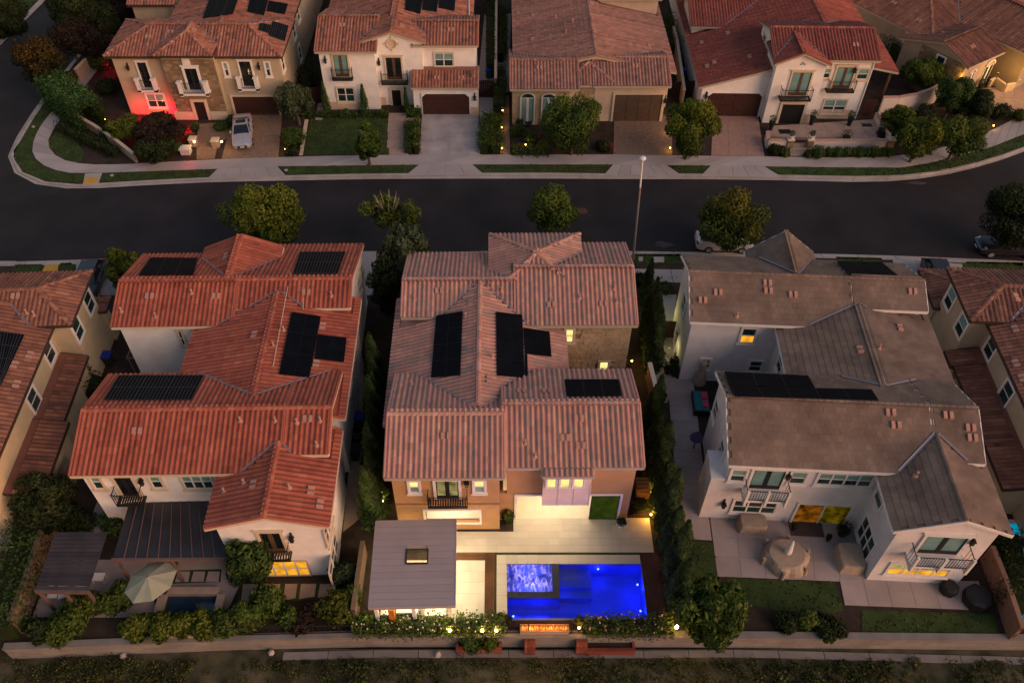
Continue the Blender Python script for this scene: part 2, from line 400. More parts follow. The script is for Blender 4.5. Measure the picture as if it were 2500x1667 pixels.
            for j, o2 in enumerate(fr.roofs):
                if j == i: continue
                a0, a1, b0, b1 = o2['rect']
                zo = np.min([q[0] * X + q[1] * Y + q[2] for q in o2['planes']], axis=0)
                inside = (X >= a0) & (X <= a1) & (Y >= b0) & (Y <= b1)
                keep &= ~(inside & (zo > Z + (.05 if j > i else -.03)))
            fz = ww / w; coln = rng.random(nu + 2)
            for k in np.nonzero(keep)[0]:
                uu = u0 + (ku[k] + stag[k]) * ww; ss = s0 + ks[k] * L * cs
                ox_, oy_ = al[0] * uu + up2[0] * ss, al[1] * uu + up2[1] * ss
                oz_ = P[0] * ox_ + P[1] * oy_ + P[2] - .01 + rng.uniform(0, .008)
                t = (.42 * coln[ku[k]] + .58 * rng.beta(2.5, 2.5)) if style == 'barrel' else .2 + .6 * rng.beta(1.5, 1.5)
                wx, wy, _ = fr.w(X[k], Y[k]); px_, py_ = proj(wx, wy, Z[k])
                D = depth(wx, wy, Z[k])
                vis = -40 < px_ < 2540 and -40 < py_ < 1707
                nw = np.array([Nv[0] * fr.c - Nv[1] * fr.s, Nv[0] * fr.s + Nv[1] * fr.c, Nv[2]])
                vd = np.array([-wx, -wy, HC - Z[k]]); vd /= np.linalg.norm(vd)
                sc_ = max(0., float(nw @ vd)) / D ** 2 if vis else -1.
                if sc_ < 0 and not (-500 < px_ < 3000 and -600 < py_ < 2200): continue
                cand.append((sc_, (U * fz, Sv, Nv, (ox_, oy_, oz_)), t, tk))
    # valleys
    n = len(fr.roofs)
    for i in range(n):
        for j in range(i + 1, n):
            A, B = fr.roofs[i], fr.roofs[j]
            xa, xb = max(A['rect'][0], B['rect'][0]), min(A['rect'][1], B['rect'][1]); ya, yb = max(A['rect'][2], B['rect'][2]), min(A['rect'][3], B['rect'][3])
            if xa >= xb or ya >= yb: continue
            for P in A['planes']:
                for Q in B['planes']:
                    a, b_, c = P[0] - Q[0], P[1] - Q[1], P[2] - Q[2]; g2 = a * a + b_ * b_
                    if g2 < .01 or abs(P[0] * Q[0] + P[1] * Q[1]) > .01: continue
                    bx, by = -a * c / g2, -b_ * c / g2; dx, dy = b_ / math.sqrt(g2), -a / math.sqrt(g2)
                    run = []
                    for k in range(-300, 301):
                        t = k * .15 + (xa + xb) / 2 * dx + (ya + yb) / 2 * dy; x, y = bx + dx * t, by + dy * t
                        z = P[0] * x + P[1] * y + P[2]
                        ok = abs(rz(A, x, y) - z) < .01 and abs(rz(B, x, y) - z) < .01 and all(rz(o2, x, y) < z + .02 for q, o2 in enumerate(fr.roofs) if q not in (i, j))
                        if ok: run.append((x, y, z))
                        if (not ok or k == 300) and run:
                            if len(run) > 3:
                                p0, p1 = Vector(run[0]), Vector(run[-1]); sd = (p1 - p0).cross(Vector((0, 0, 1))).normalized() * .09
                                o_ = Vector((0, 0, .10)); fb = MB(); flash.append(fb); fb.add([p0 - sd + o_, p0 + o_ * .55, p0 + sd + o_, p1 - sd + o_, p1 + o_ * .55, p1 + sd + o_], [(0, 1, 4, 3), (1, 2, 5, 4)])
                            run = []
    for fb in flash: fb.build('valley_flashing', M_flash, house)
    for a_, b_ in rakes: fb = MB(); fb.tube(a_, b_, .085, n=6, tint=.6); fb.build('verge_trim', TILE[tile], house)
    # largest tiles singly, the rest joined
    cand.sort(key=lambda c: -c[0]); singles = cand[:max_tiles]; rest = cand[max_tiles:]
    tints = [.04, .12, .2, .3, .38, .46, .54, .62, .7, .8, .9, .97]
    for sc_, (U, Sv, Nv, o_), t, tk in singles:
        vs = variants(f'tile_{style}_{tk}', (bV, bF), TILE[tk], tints)
        me = vs[min(11, int(t * 12))]
        M = Matrix(((U[0], Sv[0], Nv[0], o_[0]), (U[1], Sv[1], Nv[1], o_[1]), (U[2], Sv[2], Nv[2], o_[2]), (0, 0, 0, 1)))
        link('roof_tile', me, roofs_obj[0], M)
    for tk in sorted(set(c[3] for c in rest)):
        rr = [c for c in rest if c[3] == tk]
        U = np.array([c[1][0] for c in rr]); Sv = np.array([c[1][1] for c in rr]); Nv = np.array([c[1][2] for c in rr]); O = np.array([c[1][3] for c in rr])
        Vv = O[:, None, :] + protoV[None, :, 0, None] * U[:, None, :] + protoV[None, :, 1, None] * Sv[:, None, :] + protoV[None, :, 2, None] * Nv[:, None, :]
        nv = len(protoV); Vv = Vv.reshape(-1, 3)
        fa = np.array(bF); Fa = (fa[None] + (np.arange(len(rr)) * nv)[:, None, None]).reshape(-1, 4)
        o = quads('roof_tile_field', Vv, Fa, np.repeat([c[2] for c in rr], len(bF)), TILE[tk], house); o['kind'] = 'stuff'
    cv = {}
    for M, tk in caps[:290]:
        vs = variants('ridge_' + tk, cap_proto(.38, .15 if style == 'barrel' else .12), TILE[tk], [.45, .6, .72, .85, .97])
        link('ridge_tile', vs[int(rng.integers(0, 5))], roofs_obj[0], M)
    # walls
    for i, r in enumerate(fr.roofs):
        if not r['walls']: continue
        x0, x1, y0, y1 = r['rect']; il, ir, in_, if_ = r['inset']; e = .004 * i
        wr = [x0 + il + e, x1 - ir - e, y0 + in_ + e, y1 - if_ - e]; r['wall'] = wr
        b = MB()
        for P, poly in regions(wr, r['planes']):
            b.prism([q for q in poly], r['z0'], [P[0] * q[0] + P[1] * q[1] + P[2] - .12 for q in poly])
        b.build('wall', r['wmat'] or wmat, house)
    return roofs_obj
def quads(name, V, Fa, tint, m, parent=None, smooth=False):
    me = bpy.data.meshes.new(name); k = Fa.shape[1]
    me.vertices.add(len(V)); me.vertices.foreach_set('co', np.asarray(V, np.float32).ravel())
    me.loops.add(Fa.size); me.loops.foreach_set('vertex_index', np.asarray(Fa, np.int32).ravel())
    me.polygons.add(len(Fa)); me.polygons.foreach_set('loop_start', np.arange(0, Fa.size, k, dtype=np.int32))
    me.materials.append(m)
    a = me.attributes.new('tint', 'FLOAT', 'FACE'); a.data.foreach_set('value', np.asarray(tint, np.float32))
    me.update(); me.validate(); me.shade_flat()
    return link(name, me, parent)
M_flash = mat('valley_metal', (.22, .20, .23), .45, .1, metal=.3)
# ------------------------------------------------------------ things on walls; a wall plane is ('S'|'N'|'E'|'W', coordinate)
def mapper(side, pc):
    if side == 'S': return lambda u, d, z: (u, pc - d, z)
    if side == 'N': return lambda u, d, z: (u, pc + d, z)
    if side == 'E': return lambda u, d, z: (pc + d, u, z)
    return lambda u, d, z: (pc - d, u, z)
def mbox(b, mp, u0, u1, d0, d1, z0, z1, tint=None):
    a = mp(u0, d0, z0); c = mp(u1, d1, z1); b.box(a[0], c[0], a[1], c[1], a[2], c[2], tint); return b
def ring(b, mp, u0, u1, z0, z1, t, d0, d1, bottom=True):
    mbox(b, mp, u0 - t, u0, d0, d1, z0 - (t if bottom else 0), z1 + t); mbox(b, mp, u1, u1 + t, d0, d1, z0 - (t if bottom else 0), z1 + t)
    mbox(b, mp, u0, u1, d0, d1, z1, z1 + t)
    if bottom: mbox(b, mp, u0, u1, d0, d1, z0 - t, z0)
def window(house, mp, u0, u1, z0, z1, trim=M_trim, tw=.12, cols=1, rows=2, pane=None, low=None, frame=M_trim, sill=True, muntin=False, lean=.0):
    """sash window: frame (part) > pane, trim, sill"""
    pane = pane or M_blind; low = low or M_glass
    if u0 > u1: u0, u1 = u1, u0
    b = MB(); f = .05; ring(b, mp, u0 + f, u1 - f, z0 + f, z1 - f, f, .0, .06)
    cw = (u1 - u0) / cols
    for k in range(1, cols): mbox(b, mp, u0 + k * cw - .05, u0 + k * cw + .05, .0, .065, z0 + f, z1 - f)
    rh = (z1 - z0) / rows
    for k in range(cols):
        for q in range(1, rows): mbox(b, mp, u0 + k * cw + .05, u0 + (k + 1) * cw - .05, .0, .055, z0 + q * rh - .025, z0 + q * rh + .025)
    if muntin:
        for k in range(cols): mbox(b, mp, u0 + (k + .5) * cw - .012, u0 + (k + .5) * cw + .012, .0, .05, z0 + f, z1 - f)
    w = b.build('window', frame, house)
    for k in range(cols):
        for q in range(rows):
            g = MB(); mbox(g, mp, u0 + k * cw + .05, u0 + (k + 1) * cw - .05, .006, .022, z0 + q * rh + .03, z0 + (q + 1) * rh - .03)
            g.build('pane', (low if q < rows / 2 else pane), w)
    if tw:
        t = MB(); ring(t, mp, u0, u1, z0, z1, tw, .0, .085); t.build('trim', trim, w)
    if sill:
        t = MB(); mbox(t, mp, u0 - tw - .06, u1 + tw + .06, .0, .14, z0 - tw - .1, z0 - tw + .0); t.build('sill', trim, w)
    return w
def french(house, mp, u0, u1, z0, z1, trim=M_trimb, tw=.16, wood=M_doorw, glass=M_glassd, name='french_door'):
    if u0 > u1: u0, u1 = u1, u0
    b = MB(); f = .06; ring(b, mp, u0 + f, u1 - f, z0 + f, z1 - f, f, .0, .05); c = (u0 + u1) / 2
    mbox(b, mp, c - .12, c + .12, .0, .06, z0 + f, z1 - f); mbox(b, mp, u0 + f, c - .12, .0, .055, z0 + f, z0 + .3); mbox(b, mp, c + .12, u1 - f, .0, .055, z0 + f, z0 + .3)
    w = b.build(name, wood, house)
    for a, e in ((u0 + f, c - .12), (c + .12, u1 - f)):
        g = MB(); mbox(g, mp, a, e, .006, .02, z0 + .3, z1 - f); g.build('pane', glass, w)
    if tw:
        t = MB(); ring(t, mp, u0, u1, z0, z1, tw, .0, .10, bottom=False); t.build('trim', trim, w)
        t = MB(); mbox(t, mp, u0 - tw - .1, u1 + tw + .1, .0, .16, z1 + tw, z1 + tw + .1); t.build('cornice', trim, w)
    return w
def balcony(house, mp, u0, u1, z, dep=.55, h=1.0, slab=M_iron, rail=M_iron, piers=None, nb=None, slats=True, posts=None):
    """iron balcony: floor > posts, rails, balusters"""
    if u0 > u1: u0, u1 = u1, u0
    b = MB()
    if piers: mbox(b, mp, u0, u1, 0, dep, z - .22, z - .02)
    else:
        mbox(b, mp, u0, u1, dep - .06, dep, z - .16, z); mbox(b, mp, u0, u0 + .06, 0, dep, z - .16, z); mbox(b, mp, u1 - .06, u1, 0, dep, z - .16, z)
    root = b.build('balcony', slab, house)
    if not piers:
        n = int((u1 - u0) / .14)
        for k in range(1, n):
            s = MB(); u = u0 + (u1 - u0) * k / n; mbox(s, mp, u - .035, u + .035, .01, dep - .06, z - .10, z - .04); s.build('floor_slat', rail, root)
    if piers:
        for uu in (u0, u1 - .32):
            p = MB(); mbox(p, mp, uu, uu + .32, dep - .32, dep, z - .3, z + h); mbox(p, mp, uu - .06, uu + .38, dep - .38, dep + .06, z + h, z + h + .1)
            p.build('pier', piers, root)
            q = MB(); mbox(q, mp, uu + .06, uu + .26, 0, dep - .32, z - .02, z + h - .1); q.build('side_wall', piers, root)
        a0, a1 = u0 + .32, u1 - .32
    else: a0, a1 = u0, u1
    r = MB(); mbox(r, mp, a0, a1, dep - .04, dep, z + h - .04, z + h); mbox(r, mp, a0, a1, dep - .035, dep - .005, z + .08, z + .11)
    if not piers:
        for u in (a0, a1 - .04): mbox(r, mp, u, u + .04, 0, dep - .04, z + h - .04, z + h); mbox(r, mp, u, u + .04, dep - .04, dep, z - .0, z + h + .12)
    r.build('handrail', rail, root)
    if posts:
        for u in (u0, (u0 + u1) / 2 - .07, u1 - .14):
            q = MB(); mbox(q, mp, u, u + .14, dep, dep + .14, z - .35, z + h + .1); mbox(q, mp, u, u + .14, 0, dep + .1, z - .32, z - .165); q.build('post', posts, root)
        q = MB(); mbox(q, mp, u0, u1, .0, dep - .065, z - .12, z - .02); q.build('floor_board', posts, root)
    nb = nb or int((a1 - a0) / .15)
    for k in range(1, nb):
        s = MB(); u = a0 + (a1 - a0) * k / nb; mbox(s, mp, u - .012, u + .012, dep - .03, dep - .01, z + .0, z + h - .04); s.build('baluster', rail, root)
    if not piers:
        for k in range(1, 4):
            for u in (a0 + .01, a1 - .03):
                s = MB(); d = dep * k / 4; mbox(s, mp, u, u + .02, d, d + .02, z + .0, z + h - .04); s.build('baluster', rail, root)
    return root
def lantern(house, mp, u, z, lit=False):
    b = MB(); mbox(b, mp, u - .1, u + .1, .08, .26, z, z + .3); mbox(b, mp, u - .14, u + .14, .04, .3, z + .3, z + .36); mbox(b, mp, u - .06, u + .06, .1, .22, z + .36, z + .46)
    mbox(b, mp, u - .03, u + .03, 0, .14, z + .38, z + .62); mbox(b, mp, u - .06, u + .06, 0, .03, z + .2, z + .7)
    o = b.build('wall_lantern', M_iron, house)
    g = MB(); mbox(g, mp, u - .075, u + .075, .075, .265, z + .04, z + .27); g.build('lamp_glass', M_litw if lit else M_glass, o)
    return o
def garage(house, mp, u0, u1, z1, arch=False, trim=M_trimb, wood=M_wood, tw=.2):
    if u0 > u1: u0, u1 = u1, u0
    b = MB(); mbox(b, mp, u0, u1, .0, .02, .03, z1); o = b.build('garage_door', wood, house)
    for q in range(4):
        for k in range(4):
            p = MB(); mbox(p, mp, u0 + (u1 - u0) * (k + .06) / 4, u0 + (u1 - u0) * (k + .94) / 4, .02, .045, .06 + (z1 - .06) * (q + .06) / 4, .06 + (z1 - .06) * (q + .94) / 4); p.build('panel', wood, o)
    if tw:
        t = MB(); ring(t, mp, u0, u1, .03, z1, tw, .0, .12, bottom=False)
        t.build('trim', trim, o)
    if arch:
        for s in (0, 1):
            a = MB(); u = u0 if s == 0 else u1; d = .4 if s == 0 else -.4
            p = [mp(u, .122, z1), mp(u + d, .122, z1), mp(u, .122, z1 - .35), mp(u, .03, z1), mp(u + d, .03, z1), mp(u, .03, z1 - .35)]
            a.add(p, [(0, 1, 2), (3, 5, 4), (0, 3, 4, 1), (1, 4, 5, 2), (2, 5, 3, 0)]); a.build('corner_bracket', trim, o)
    return o
def solar(house, fr, plane, quad, nu, nv, off=.16, frame=M_pvk, cells=0):
    """quad: four photo points (bl, br, tr, tl) on the roof plane; nu x nv modules"""
    P = [fr.hit(q, plane[0], plane[1], plane[2] + off) for q in quad]
    P = [Vector(q) for q in P]
    nrm = Vector((-plane[0], -plane[1], 1)).normalized()
    def pt(u, v): return (P[0] * (1 - u) + P[1] * u) * (1 - v) + (P[3] * (1 - u) + P[2] * u) * v
    for a in range(nu):
        for b_ in range(nv):
            g = .002
            c = [pt((a + g) / nu, (b_ + g) / nv), pt((a + 1 - g) / nu, (b_ + g) / nv), pt((a + 1 - g) / nu, (b_ + 1 - g) / nv), pt((a + g) / nu, (b_ + 1 - g) / nv)]
            m = MB(); m.add([q for q in c] + [q - nrm * .05 for q in c], [(0, 1, 2, 3), (7, 6, 5, 4), (0, 4, 5, 1), (1, 5, 6, 2), (2, 6, 7, 3), (3, 7, 4, 0)])
            pn = m.build('solar_panel', frame, house)
            cc = [c[0].lerp(c[2], .012), c[1].lerp(c[3], .012), c[2].lerp(c[0], .012), c[3].lerp(c[1], .012)]
            m = MB(); m.add([q + nrm * .006 for q in cc], [(0, 1, 2, 3)]); m.build('cell_sheet', M_pv, pn)
            if cells:
                m = MB()
                for k in range(1, cells):
                    t = k / cells; a0 = cc[0].lerp(cc[1], t); a1 = cc[3].lerp(cc[2], t); sd = (cc[1] - cc[0]).normalized() * .012
                    m.add([a0 - sd + nrm * .009, a0 + sd + nrm * .009, a1 + sd + nrm * .009, a1 - sd + nrm * .009], [(0, 1, 2, 3)])
                m.build('busbar', M_pvf, pn)
def vents(house, fr, plane, pts, kind='tile'):
    for q in pts:
        x, y, z = fr.hit(q, *plane); sl = Vector((plane[0], plane[1], 0)).normalized(); sd = Vector((sl.y, -sl.x, 0)); b = MB()
        g = math.hypot(plane[0], plane[1])
        if kind == 'tile':
            for k in (-1, 1):
                c = Vector((x, y, z)) + sd * .17 * k
                vs = []
                for dz, lo in ((.0, 0), (.14, 1)):
                    for a, s in ((-.10, -.17), (.10, -.17), (.10, .17), (-.10, .17)):
                        vs.append(c + sd * a + sl * s + Vector((0, 0, g * s + dz)))
                b.add(vs, [(4, 5, 6, 7), (0, 1, 5, 4), (1, 2, 6, 5), (2, 3, 7, 6), (3, 0, 4, 7)])
            b.build('roof_vent', M_pipe, house)
        else:
            b.lathe([(.17, -.1), (.15, .05), (.06, .10), (.05, .32), (.08, .33), (.08, .40), (.02, .42)], (x, y, z), 8)
            b.build('vent_pipe', M_pipe, house)
# ------------------------------------------------------------ ground
def sheet(name, pts, z, m, th=.02, label=None, kind='structure', parent=None, cat=None):
    b = MB(); b.prism(list(pts), z - th, z); o = b.build(name, m, parent)
    return tag(o, label, cat, kind=kind) if parent is None else o
def resample(L, n):
    P = [Vector((q[0], q[1])) for q in L]; d = [0]
    for a, b in zip(P, P[1:]): d.append(d[-1] + (b - a).length)
    out = []
    for k in range(n + 1):
        t = d[-1] * k / n; i = max(j for j in range(len(d)) if d[j] <= t + 1e-9); i = min(i, len(P) - 2)
        out.append(P[i].lerp(P[i + 1], (t - d[i]) / max(1e-9, d[i + 1] - d[i])))
    return out
def length(L): return sum(math.dist(a, b) for a, b in zip(L, L[1:]))
def band(name, A, B, step, z0, z1, m, parent, gap=.04, rnd=.5):
    n = max(1, round(length(A) / step)); a = resample(A, n); b = resample(B, n)
    for k in range(n):
        q = [a[k], a[k + 1], b[k + 1], b[k]]; c = sum(q, Vector((0, 0))) / 4
        L = max(.1, (q[1] - q[0]).length); g = 1 - gap / L
        u = (q[1] - q[0]) * (gap / 2 / L)
        pts = [(v.x, v.y) for v in (q[0] + u, q[1] - u, q[2] - u, q[3] + u)]
        s = MB(); s.prism(pts, z0, z1, random.random()); s.build(name, m, parent)
def root_structure(name, pts, z, m, th=.02): return sheet(name, pts, z, m, th)
big = 400
M_asph = mat('asphalt', (.0175, .0145, .0165), .80, .40, .3, .25, 60., detail=8, spec=.35)
sheet('terrain', [(-big, 12), (big, 12), (big, 500), (-big, 500)], -1.9, M_soil, .2)
def road_outline(): return [(-150, 49), (150, 49), (150, 200), (-150, 200)]
sheet('road', road_outline(), -.12, M_asph, .1)
M_seal = mat('asphalt_sealed', (.012, .010, .012), .6, .3, .6, .2, 60.)
sheet('road_patch', GL(zA, [(180, 1345), (330, 1395), (520, 1400), (440, 1365), (560, 1362), (700, 1358), (330, 1352), (250, 1322)], -.12), -.116, M_seal, .003)
sheet('road_patch', GL(zF, [(0, 445), (60, 455), (130, 440), (90, 425), (30, 415), (0, 420)], -.12), -.116, mat('asphalt_pale', (.07, .055, .05), .8, .3, 2.), .003)
sheet('road_patch', GL(zC, [(1660, 1050), (1760, 1062), (1800, 1052), (1740, 1042)], -.12), -.116, mat('asphalt_pale', (.07, .055, .05)), .003)
# far side: kerb line from the side street round the corner and along to the bend
KF = GL(zA, [(1000, -140), (700, 185), (575, 362), (450, 515), (330, 655), (205, 835), (105, 995), (55, 1080), (52, 1160), (110, 1250), (200, 1302), (330, 1337), (580, 1352), (900, 1330), (1500, 1300), (2352, 1283)]) + GL(zB, [(600, 1278), (1300, 1275), (2000, 1275)]) + GL(zC, [(0, 1023), (500, 1023), (1000, 1030), (1400, 1040), (1650, 1034), (1900, 1000), (2150, 938), (2352, 868), (2700, 700)])
KI = GL(zA, [(1030, -130), (735, 190), (600, 375), (475, 530), (360, 675), (240, 850), (150, 1005), (92, 1085), (95, 1150), (150, 1232), (235, 1278), (350, 1310), (585, 1325), (900, 1302), (1500, 1272), (2352, 1252)]) + GL(zB, [(600, 1246), (1300, 1241), (2000, 1240)]) + GL(zC, [(0, 998), (500, 997), (1000, 1005), (1400, 1012), (1650, 1007), (1900, 975), (2150, 915), (2352, 845), (2700, 675)])
block_n = sheet('front_yard_ground', KI + [(KI[-1][0] + 60, KI[-1][1] + 5), (110, 160), (KI[0][0], 160)], -.022, M_soil, .25)
def mids(A, B, t): n = 90; a, b = resample(A, n), resample(B, n); return [tuple(p.lerp(q, t)) for p, q in zip(a, b)]
n_ = 90
KO = [tuple(q) for q in resample(KF, n_)]; KM = mids(KF, KI, .5); KN = [tuple(q) for q in resample(KI, n_)]
kerb_n = sheet('kerb', [KM[0], KM[1], KN[1], KN[0]], -.03, M_conc2, .1)
band('gutter', KO, KM, 3.0, -.2, -.10, M_conc2, kerb_n); band('kerb_stone', mids(KF, KI, .53), KN, 3.0, -.2, .0, M_conc2, kerb_n)
SO = GL(zA, [(1130, -60), (800, 270), (620, 500), (440, 730), (340, 840), (272, 930), (232, 1040), (232, 1110), (282, 1172), (380, 1217), (500, 1241), (730, 1240), (1555, 1212), (1995, 1193), (2352, 1190)]) + GL(zB, [(500, 1186), (945, 1182), (1335, 1180), (2340, 1180)]) + GL(zC, [(300, 948), (865, 955), (1250, 960), (1650, 962), (1800, 936), (2000, 890), (2150, 850), (2352, 770), (2700, 610)])
SI = GL(zA, [(1180, -30), (850, 300), (670, 540), (500, 760), (405, 895), (347, 985), (345, 1050), (390, 1110), (480, 1158), (620, 1182), (850, 1182), (1600, 1142), (2000, 1130), (2352, 1120)]) + GL(zB, [(500, 1117), (945, 1112), (1390, 1112), (2340, 1110)]) + GL(zC, [(300, 893), (865, 900), (1250, 905), (1550, 903), (1750, 880), (1950, 830), (2150, 758), (2352, 655), (2700, 480)])
walk_n = sheet('sidewalk', [SO[0], SO[1], SI[1], SI[0]], -.018, M_conc, .03)
band('slab', SO, SI, 1.5, -.06, .012, M_conc, walk_n)
M_lawnb = ramp_mat('grass_blade', [(0, (.034, .058, .012)), (.5, (.042, .072, .015)), (1, (.062, .095, .022))], bump=0, blend=.35, nscale=.5)
def inside(p, poly):
    c = False; n = len(poly)
    for i in range(n):
        a, b = poly[i], poly[(i + 1) % n]
        if (a[1] > p[1]) != (b[1] > p[1]) and p[0] < (b[0] - a[0]) * (p[1] - a[1]) / (b[1] - a[1]) + a[0]: c = not c
    return c
_lawn = []
def lawn(poly, label, z=.0, dens=26, name='lawn'):
    sheet(name, poly, z, M_grass, .03, None)
    xs = [p[0] for p in poly]; ys = [p[1] for p in poly]; n = int((max(xs) - min(xs)) * (max(ys) - min(ys)) * dens)
    for _ in range(n):
        p = (random.uniform(min(xs), max(xs)), random.uniform(min(ys), max(ys)))
        if inside(p, poly): _lawn.append((p[0], p[1], z))
def flush_lawn():
    P = np.array(_lawn); n = len(P); a = NP.uniform(0, 2 * np.pi, n); w = NP.uniform(.04, .09, n); h = NP.uniform(.03, .08, n); tx = NP.normal(0, .04, (n, 2))
    V = np.zeros((n, 4, 3)); dx, dy = np.cos(a) * w, np.sin(a) * w
    V[:, 0] = P + np.c_[-dx, -dy, np.zeros(n)]; V[:, 1] = P + np.c_[dx, dy, np.zeros(n)]; V[:, 2] = P + np.c_[dx * .6 + tx[:, 0], dy * .6 + tx[:, 1], h]; V[:, 3] = P + np.c_[-dx * .6 + tx[:, 0], -dy * .6 + tx[:, 1], h]
    o = quads('grass', V.reshape(-1, 3), np.arange(n * 4).reshape(n, 4), NP.random(n), M_lawnb); tag(o, 'short green grass growing on the verges and front lawns', 'grass', kind='stuff')
# verge strips between kerb and sidewalk
lawn(GL(zA, [(590, 1310), (400, 1305), (262, 1275), (165, 1232), (105, 1150), (97, 1082), (150, 1008), (245, 850), (360, 680), (430, 590), (480, 660), (440, 725), (338, 838), (268, 930), (228, 1040), (228, 1112), (278, 1175), (378, 1222), (500, 1246), (608, 1246)]), '')
lawn(GL(zA, [(708, 1304), (740, 1243), (1552, 1214), (1470, 1273)]), '')
lawn(GL(zA, [(1998, 1195), (2065, 1250), (2350, 1250), (2400, 1191)][::-1]) if 0 else GL(zA, [(1998, 1195), (2065, 1250)]) + GL(zB, [(850, 1241), (942, 1185)]), '')
lawn(GL(zB, [(1340, 1183), (1420, 1238), (2282, 1236), (2338, 1183)]), '')
lawn(GL(zC, [(303, 949), (385, 993), (495, 993), (550, 951)]), '')
lawn(GL(zC, [(868, 957), (960, 1003), (1400, 1010), (1650, 1005), (1850, 983), (2100, 920), (2352, 840), (2600, 730), (2600, 660), (2352, 774), (2150, 853), (2000, 893), (1800, 939), (1650, 965), (1250, 962)]), '')
lawn(GL(zA, [(345, 1055), (350, 1010), (400, 960), (470, 955), (560, 1020), (605, 1100), (580, 1150), (540, 1166), (480, 1152), (395, 1108)]), '', z=.01)
# driveway aprons
M_brick = mat('paver_brick', (.24, .155, .105), .85, .22, 3., .4, 14., detail=6); M_brick2 = mat('paver_pink', (.34, .21, .165), .85, .14, 2.5, .3, 16., detail=6)
M_yel = mat('tactile_yellow', (.55, .30, .04), .7, .08); M_walkp = mat('walk_paver_pale', (.36, .26, .21), .8, .12, 2.)
def apron(pts, n, z=.016, m=None):
    """quad fl, fr, br, bl split into n panels across"""
    o = sheet('driveway_apron', pts, z - .03, M_conc, .05); a, b, c, d = [Vector(q) for q in pts]
    band('slab', [tuple(a), tuple(b)], [tuple(d), tuple(c)], (b - a).length / n, z - .03, z, m or M_conc, o, gap=.03)
apron(GL(zA, [(1485, 1285), (2060, 1268), (1990, 1194), (1560, 1214)]), 5)
apron(GL(zB, [(855, 1258), (1420, 1256), (1333, 1181), (948, 1183)]), 4)
apron(GL(zB, [(2282, 1250)]) + GL(zC, [(390, 1010), (300, 949)]) + GL(zB, [(2342, 1182)]), 6)
apron(GL(zC, [(495, 1012), (960, 1016), (862, 957), (553, 951)]), 5)
apron(GL(zA, [(590, 1338), (708, 1318), (733, 1242), (610, 1247)]), 1)
tag(sheet('tactile_pad', GL(zA, [(597, 1321), (690, 1317), (705, 1273), (612, 1277)]), .03, M_yel, .012), kind='structure')
# north driveways, walks
def slabs(name, pts, nu, nv, z, m, mp=None, gap=.03, th=.05, base=None):
    o = sheet(name, pts, z - .02, base or m, th); a, b, c, d = [Vector(q) for q in pts]
    for i in range(nu):
        for j in range(nv):
            def P(u, v): return a.lerp(b, u).lerp(d.lerp(c, u), v)
            gu = gap / 2 / max(.1, (b - a).length); gv = gap / 2 / max(.1, (d - a).length)
            q = [P(i / nu + gu, j / nv + gv), P((i + 1) / nu - gu, j / nv + gv), P((i + 1) / nu - gu, (j + 1) / nv - gv), P(i / nu + gu, (j + 1) / nv - gv)]
            s = MB(); s.prism([tuple(v) for v in q], z - .02, z, random.random()); s.build(mp or 'slab', m, o)
    return o
M_drive = mat('driveway_concrete', (.38, .34, .335), .85, .24, .7, .2, 12., tint=.05, detail=8)
slabs('driveway', GL(zB, [(950, 1112), (1390, 1112), (1378, 822), (972, 815)]), 2, 2, .014, M_drive)
sheet('driveway', GL(zA, [(1592, 1140), (1998, 1128), (2025, 828), (1668, 828)]), .012, M_brick, .04)
sheet('driveway', GL(zB, [(2345, 1110)]) + GL(zC, [(332, 893), (330, 660), (250, 655), (0, 650)]), .012, M_brick, .04)
slabs('driveway', GL(zC, [(556, 893), (862, 898), (822, 652), (565, 645)]), 3, 4, .014, M_brick2, gap=.02)
sheet('front_walk', GL(zA, [(1412, 1145), (1540, 1140), (1560, 1050), (1660, 960), (1640, 880), (1500, 885), (1430, 890), (1410, 1000)]), .010, M_brick, .04)
wlk = sheet('front_walk', GL(zB, [(735, 1112), (873, 1112), (855, 990), (855, 850), (960, 850), (960, 810), (740, 815), (722, 940)]), .008, M_walkp, .04)
for q in ([(735, 1110), (873, 1110), (866, 1068), (740, 1068)], [(718, 1062), (860, 1062), (858, 1008), (722, 1008)], [(742, 1000), (858, 1000), (855, 945), (744, 945)], [(724, 938), (856, 938), (856, 880), (728, 880)], [(728, 874), (960, 874), (960, 815), (734, 815)]):
    s = MB(); s.prism(GL(zB, q), .008, .05, random.random()); s.build('slab', M_walkp, wlk)
for q in ([(205, 862), (255, 862), (258, 835), (212, 835)], [(212, 830), (258, 830), (260, 800), (218, 800)], [(218, 795), (260, 795), (262, 768), (222, 768)], [(222, 763), (262, 763), (264, 742), (228, 742)]):
    s = MB(); s.prism(GL(zB, q), -.02, .03, random.random()); tag(s.build('stepping_stone', M_conc), kind='structure')
sheet('front_walk', GL(zB, [(1532, 1110), (1602, 1110), (1595, 690), (1555, 690)]), .010, M_brick, .04)
sheet('side_yard', GL(zB, [(1388, 1000), (1490, 860), (1498, 700), (1380, 700)]), .006, M_conc, .04)
sheet('side_yard', GL(zB, [(1380, 690), (1490, 600), (1500, 200), (1420, 100), (1376, 560)]), .006, M_conc, .04)
sheet('side_yard', GL(zB, [(1506, 680), (1590, 660), (1610, 100), (1500, 100)]), .007, M_conc, .04)
slabs('front_terrace', GL(zC, [(880, 800), (1575, 815), (1500, 700), (880, 740)]), 6, 2, .30, M_walkp, th=.3)
lawn(GL(zB, [(120, 1112), (733, 1110), (730, 860), (170, 862)]), '')
lawn(GL(zB, [(175, 862), (730, 858), (730, 828), (262, 832)]), '')
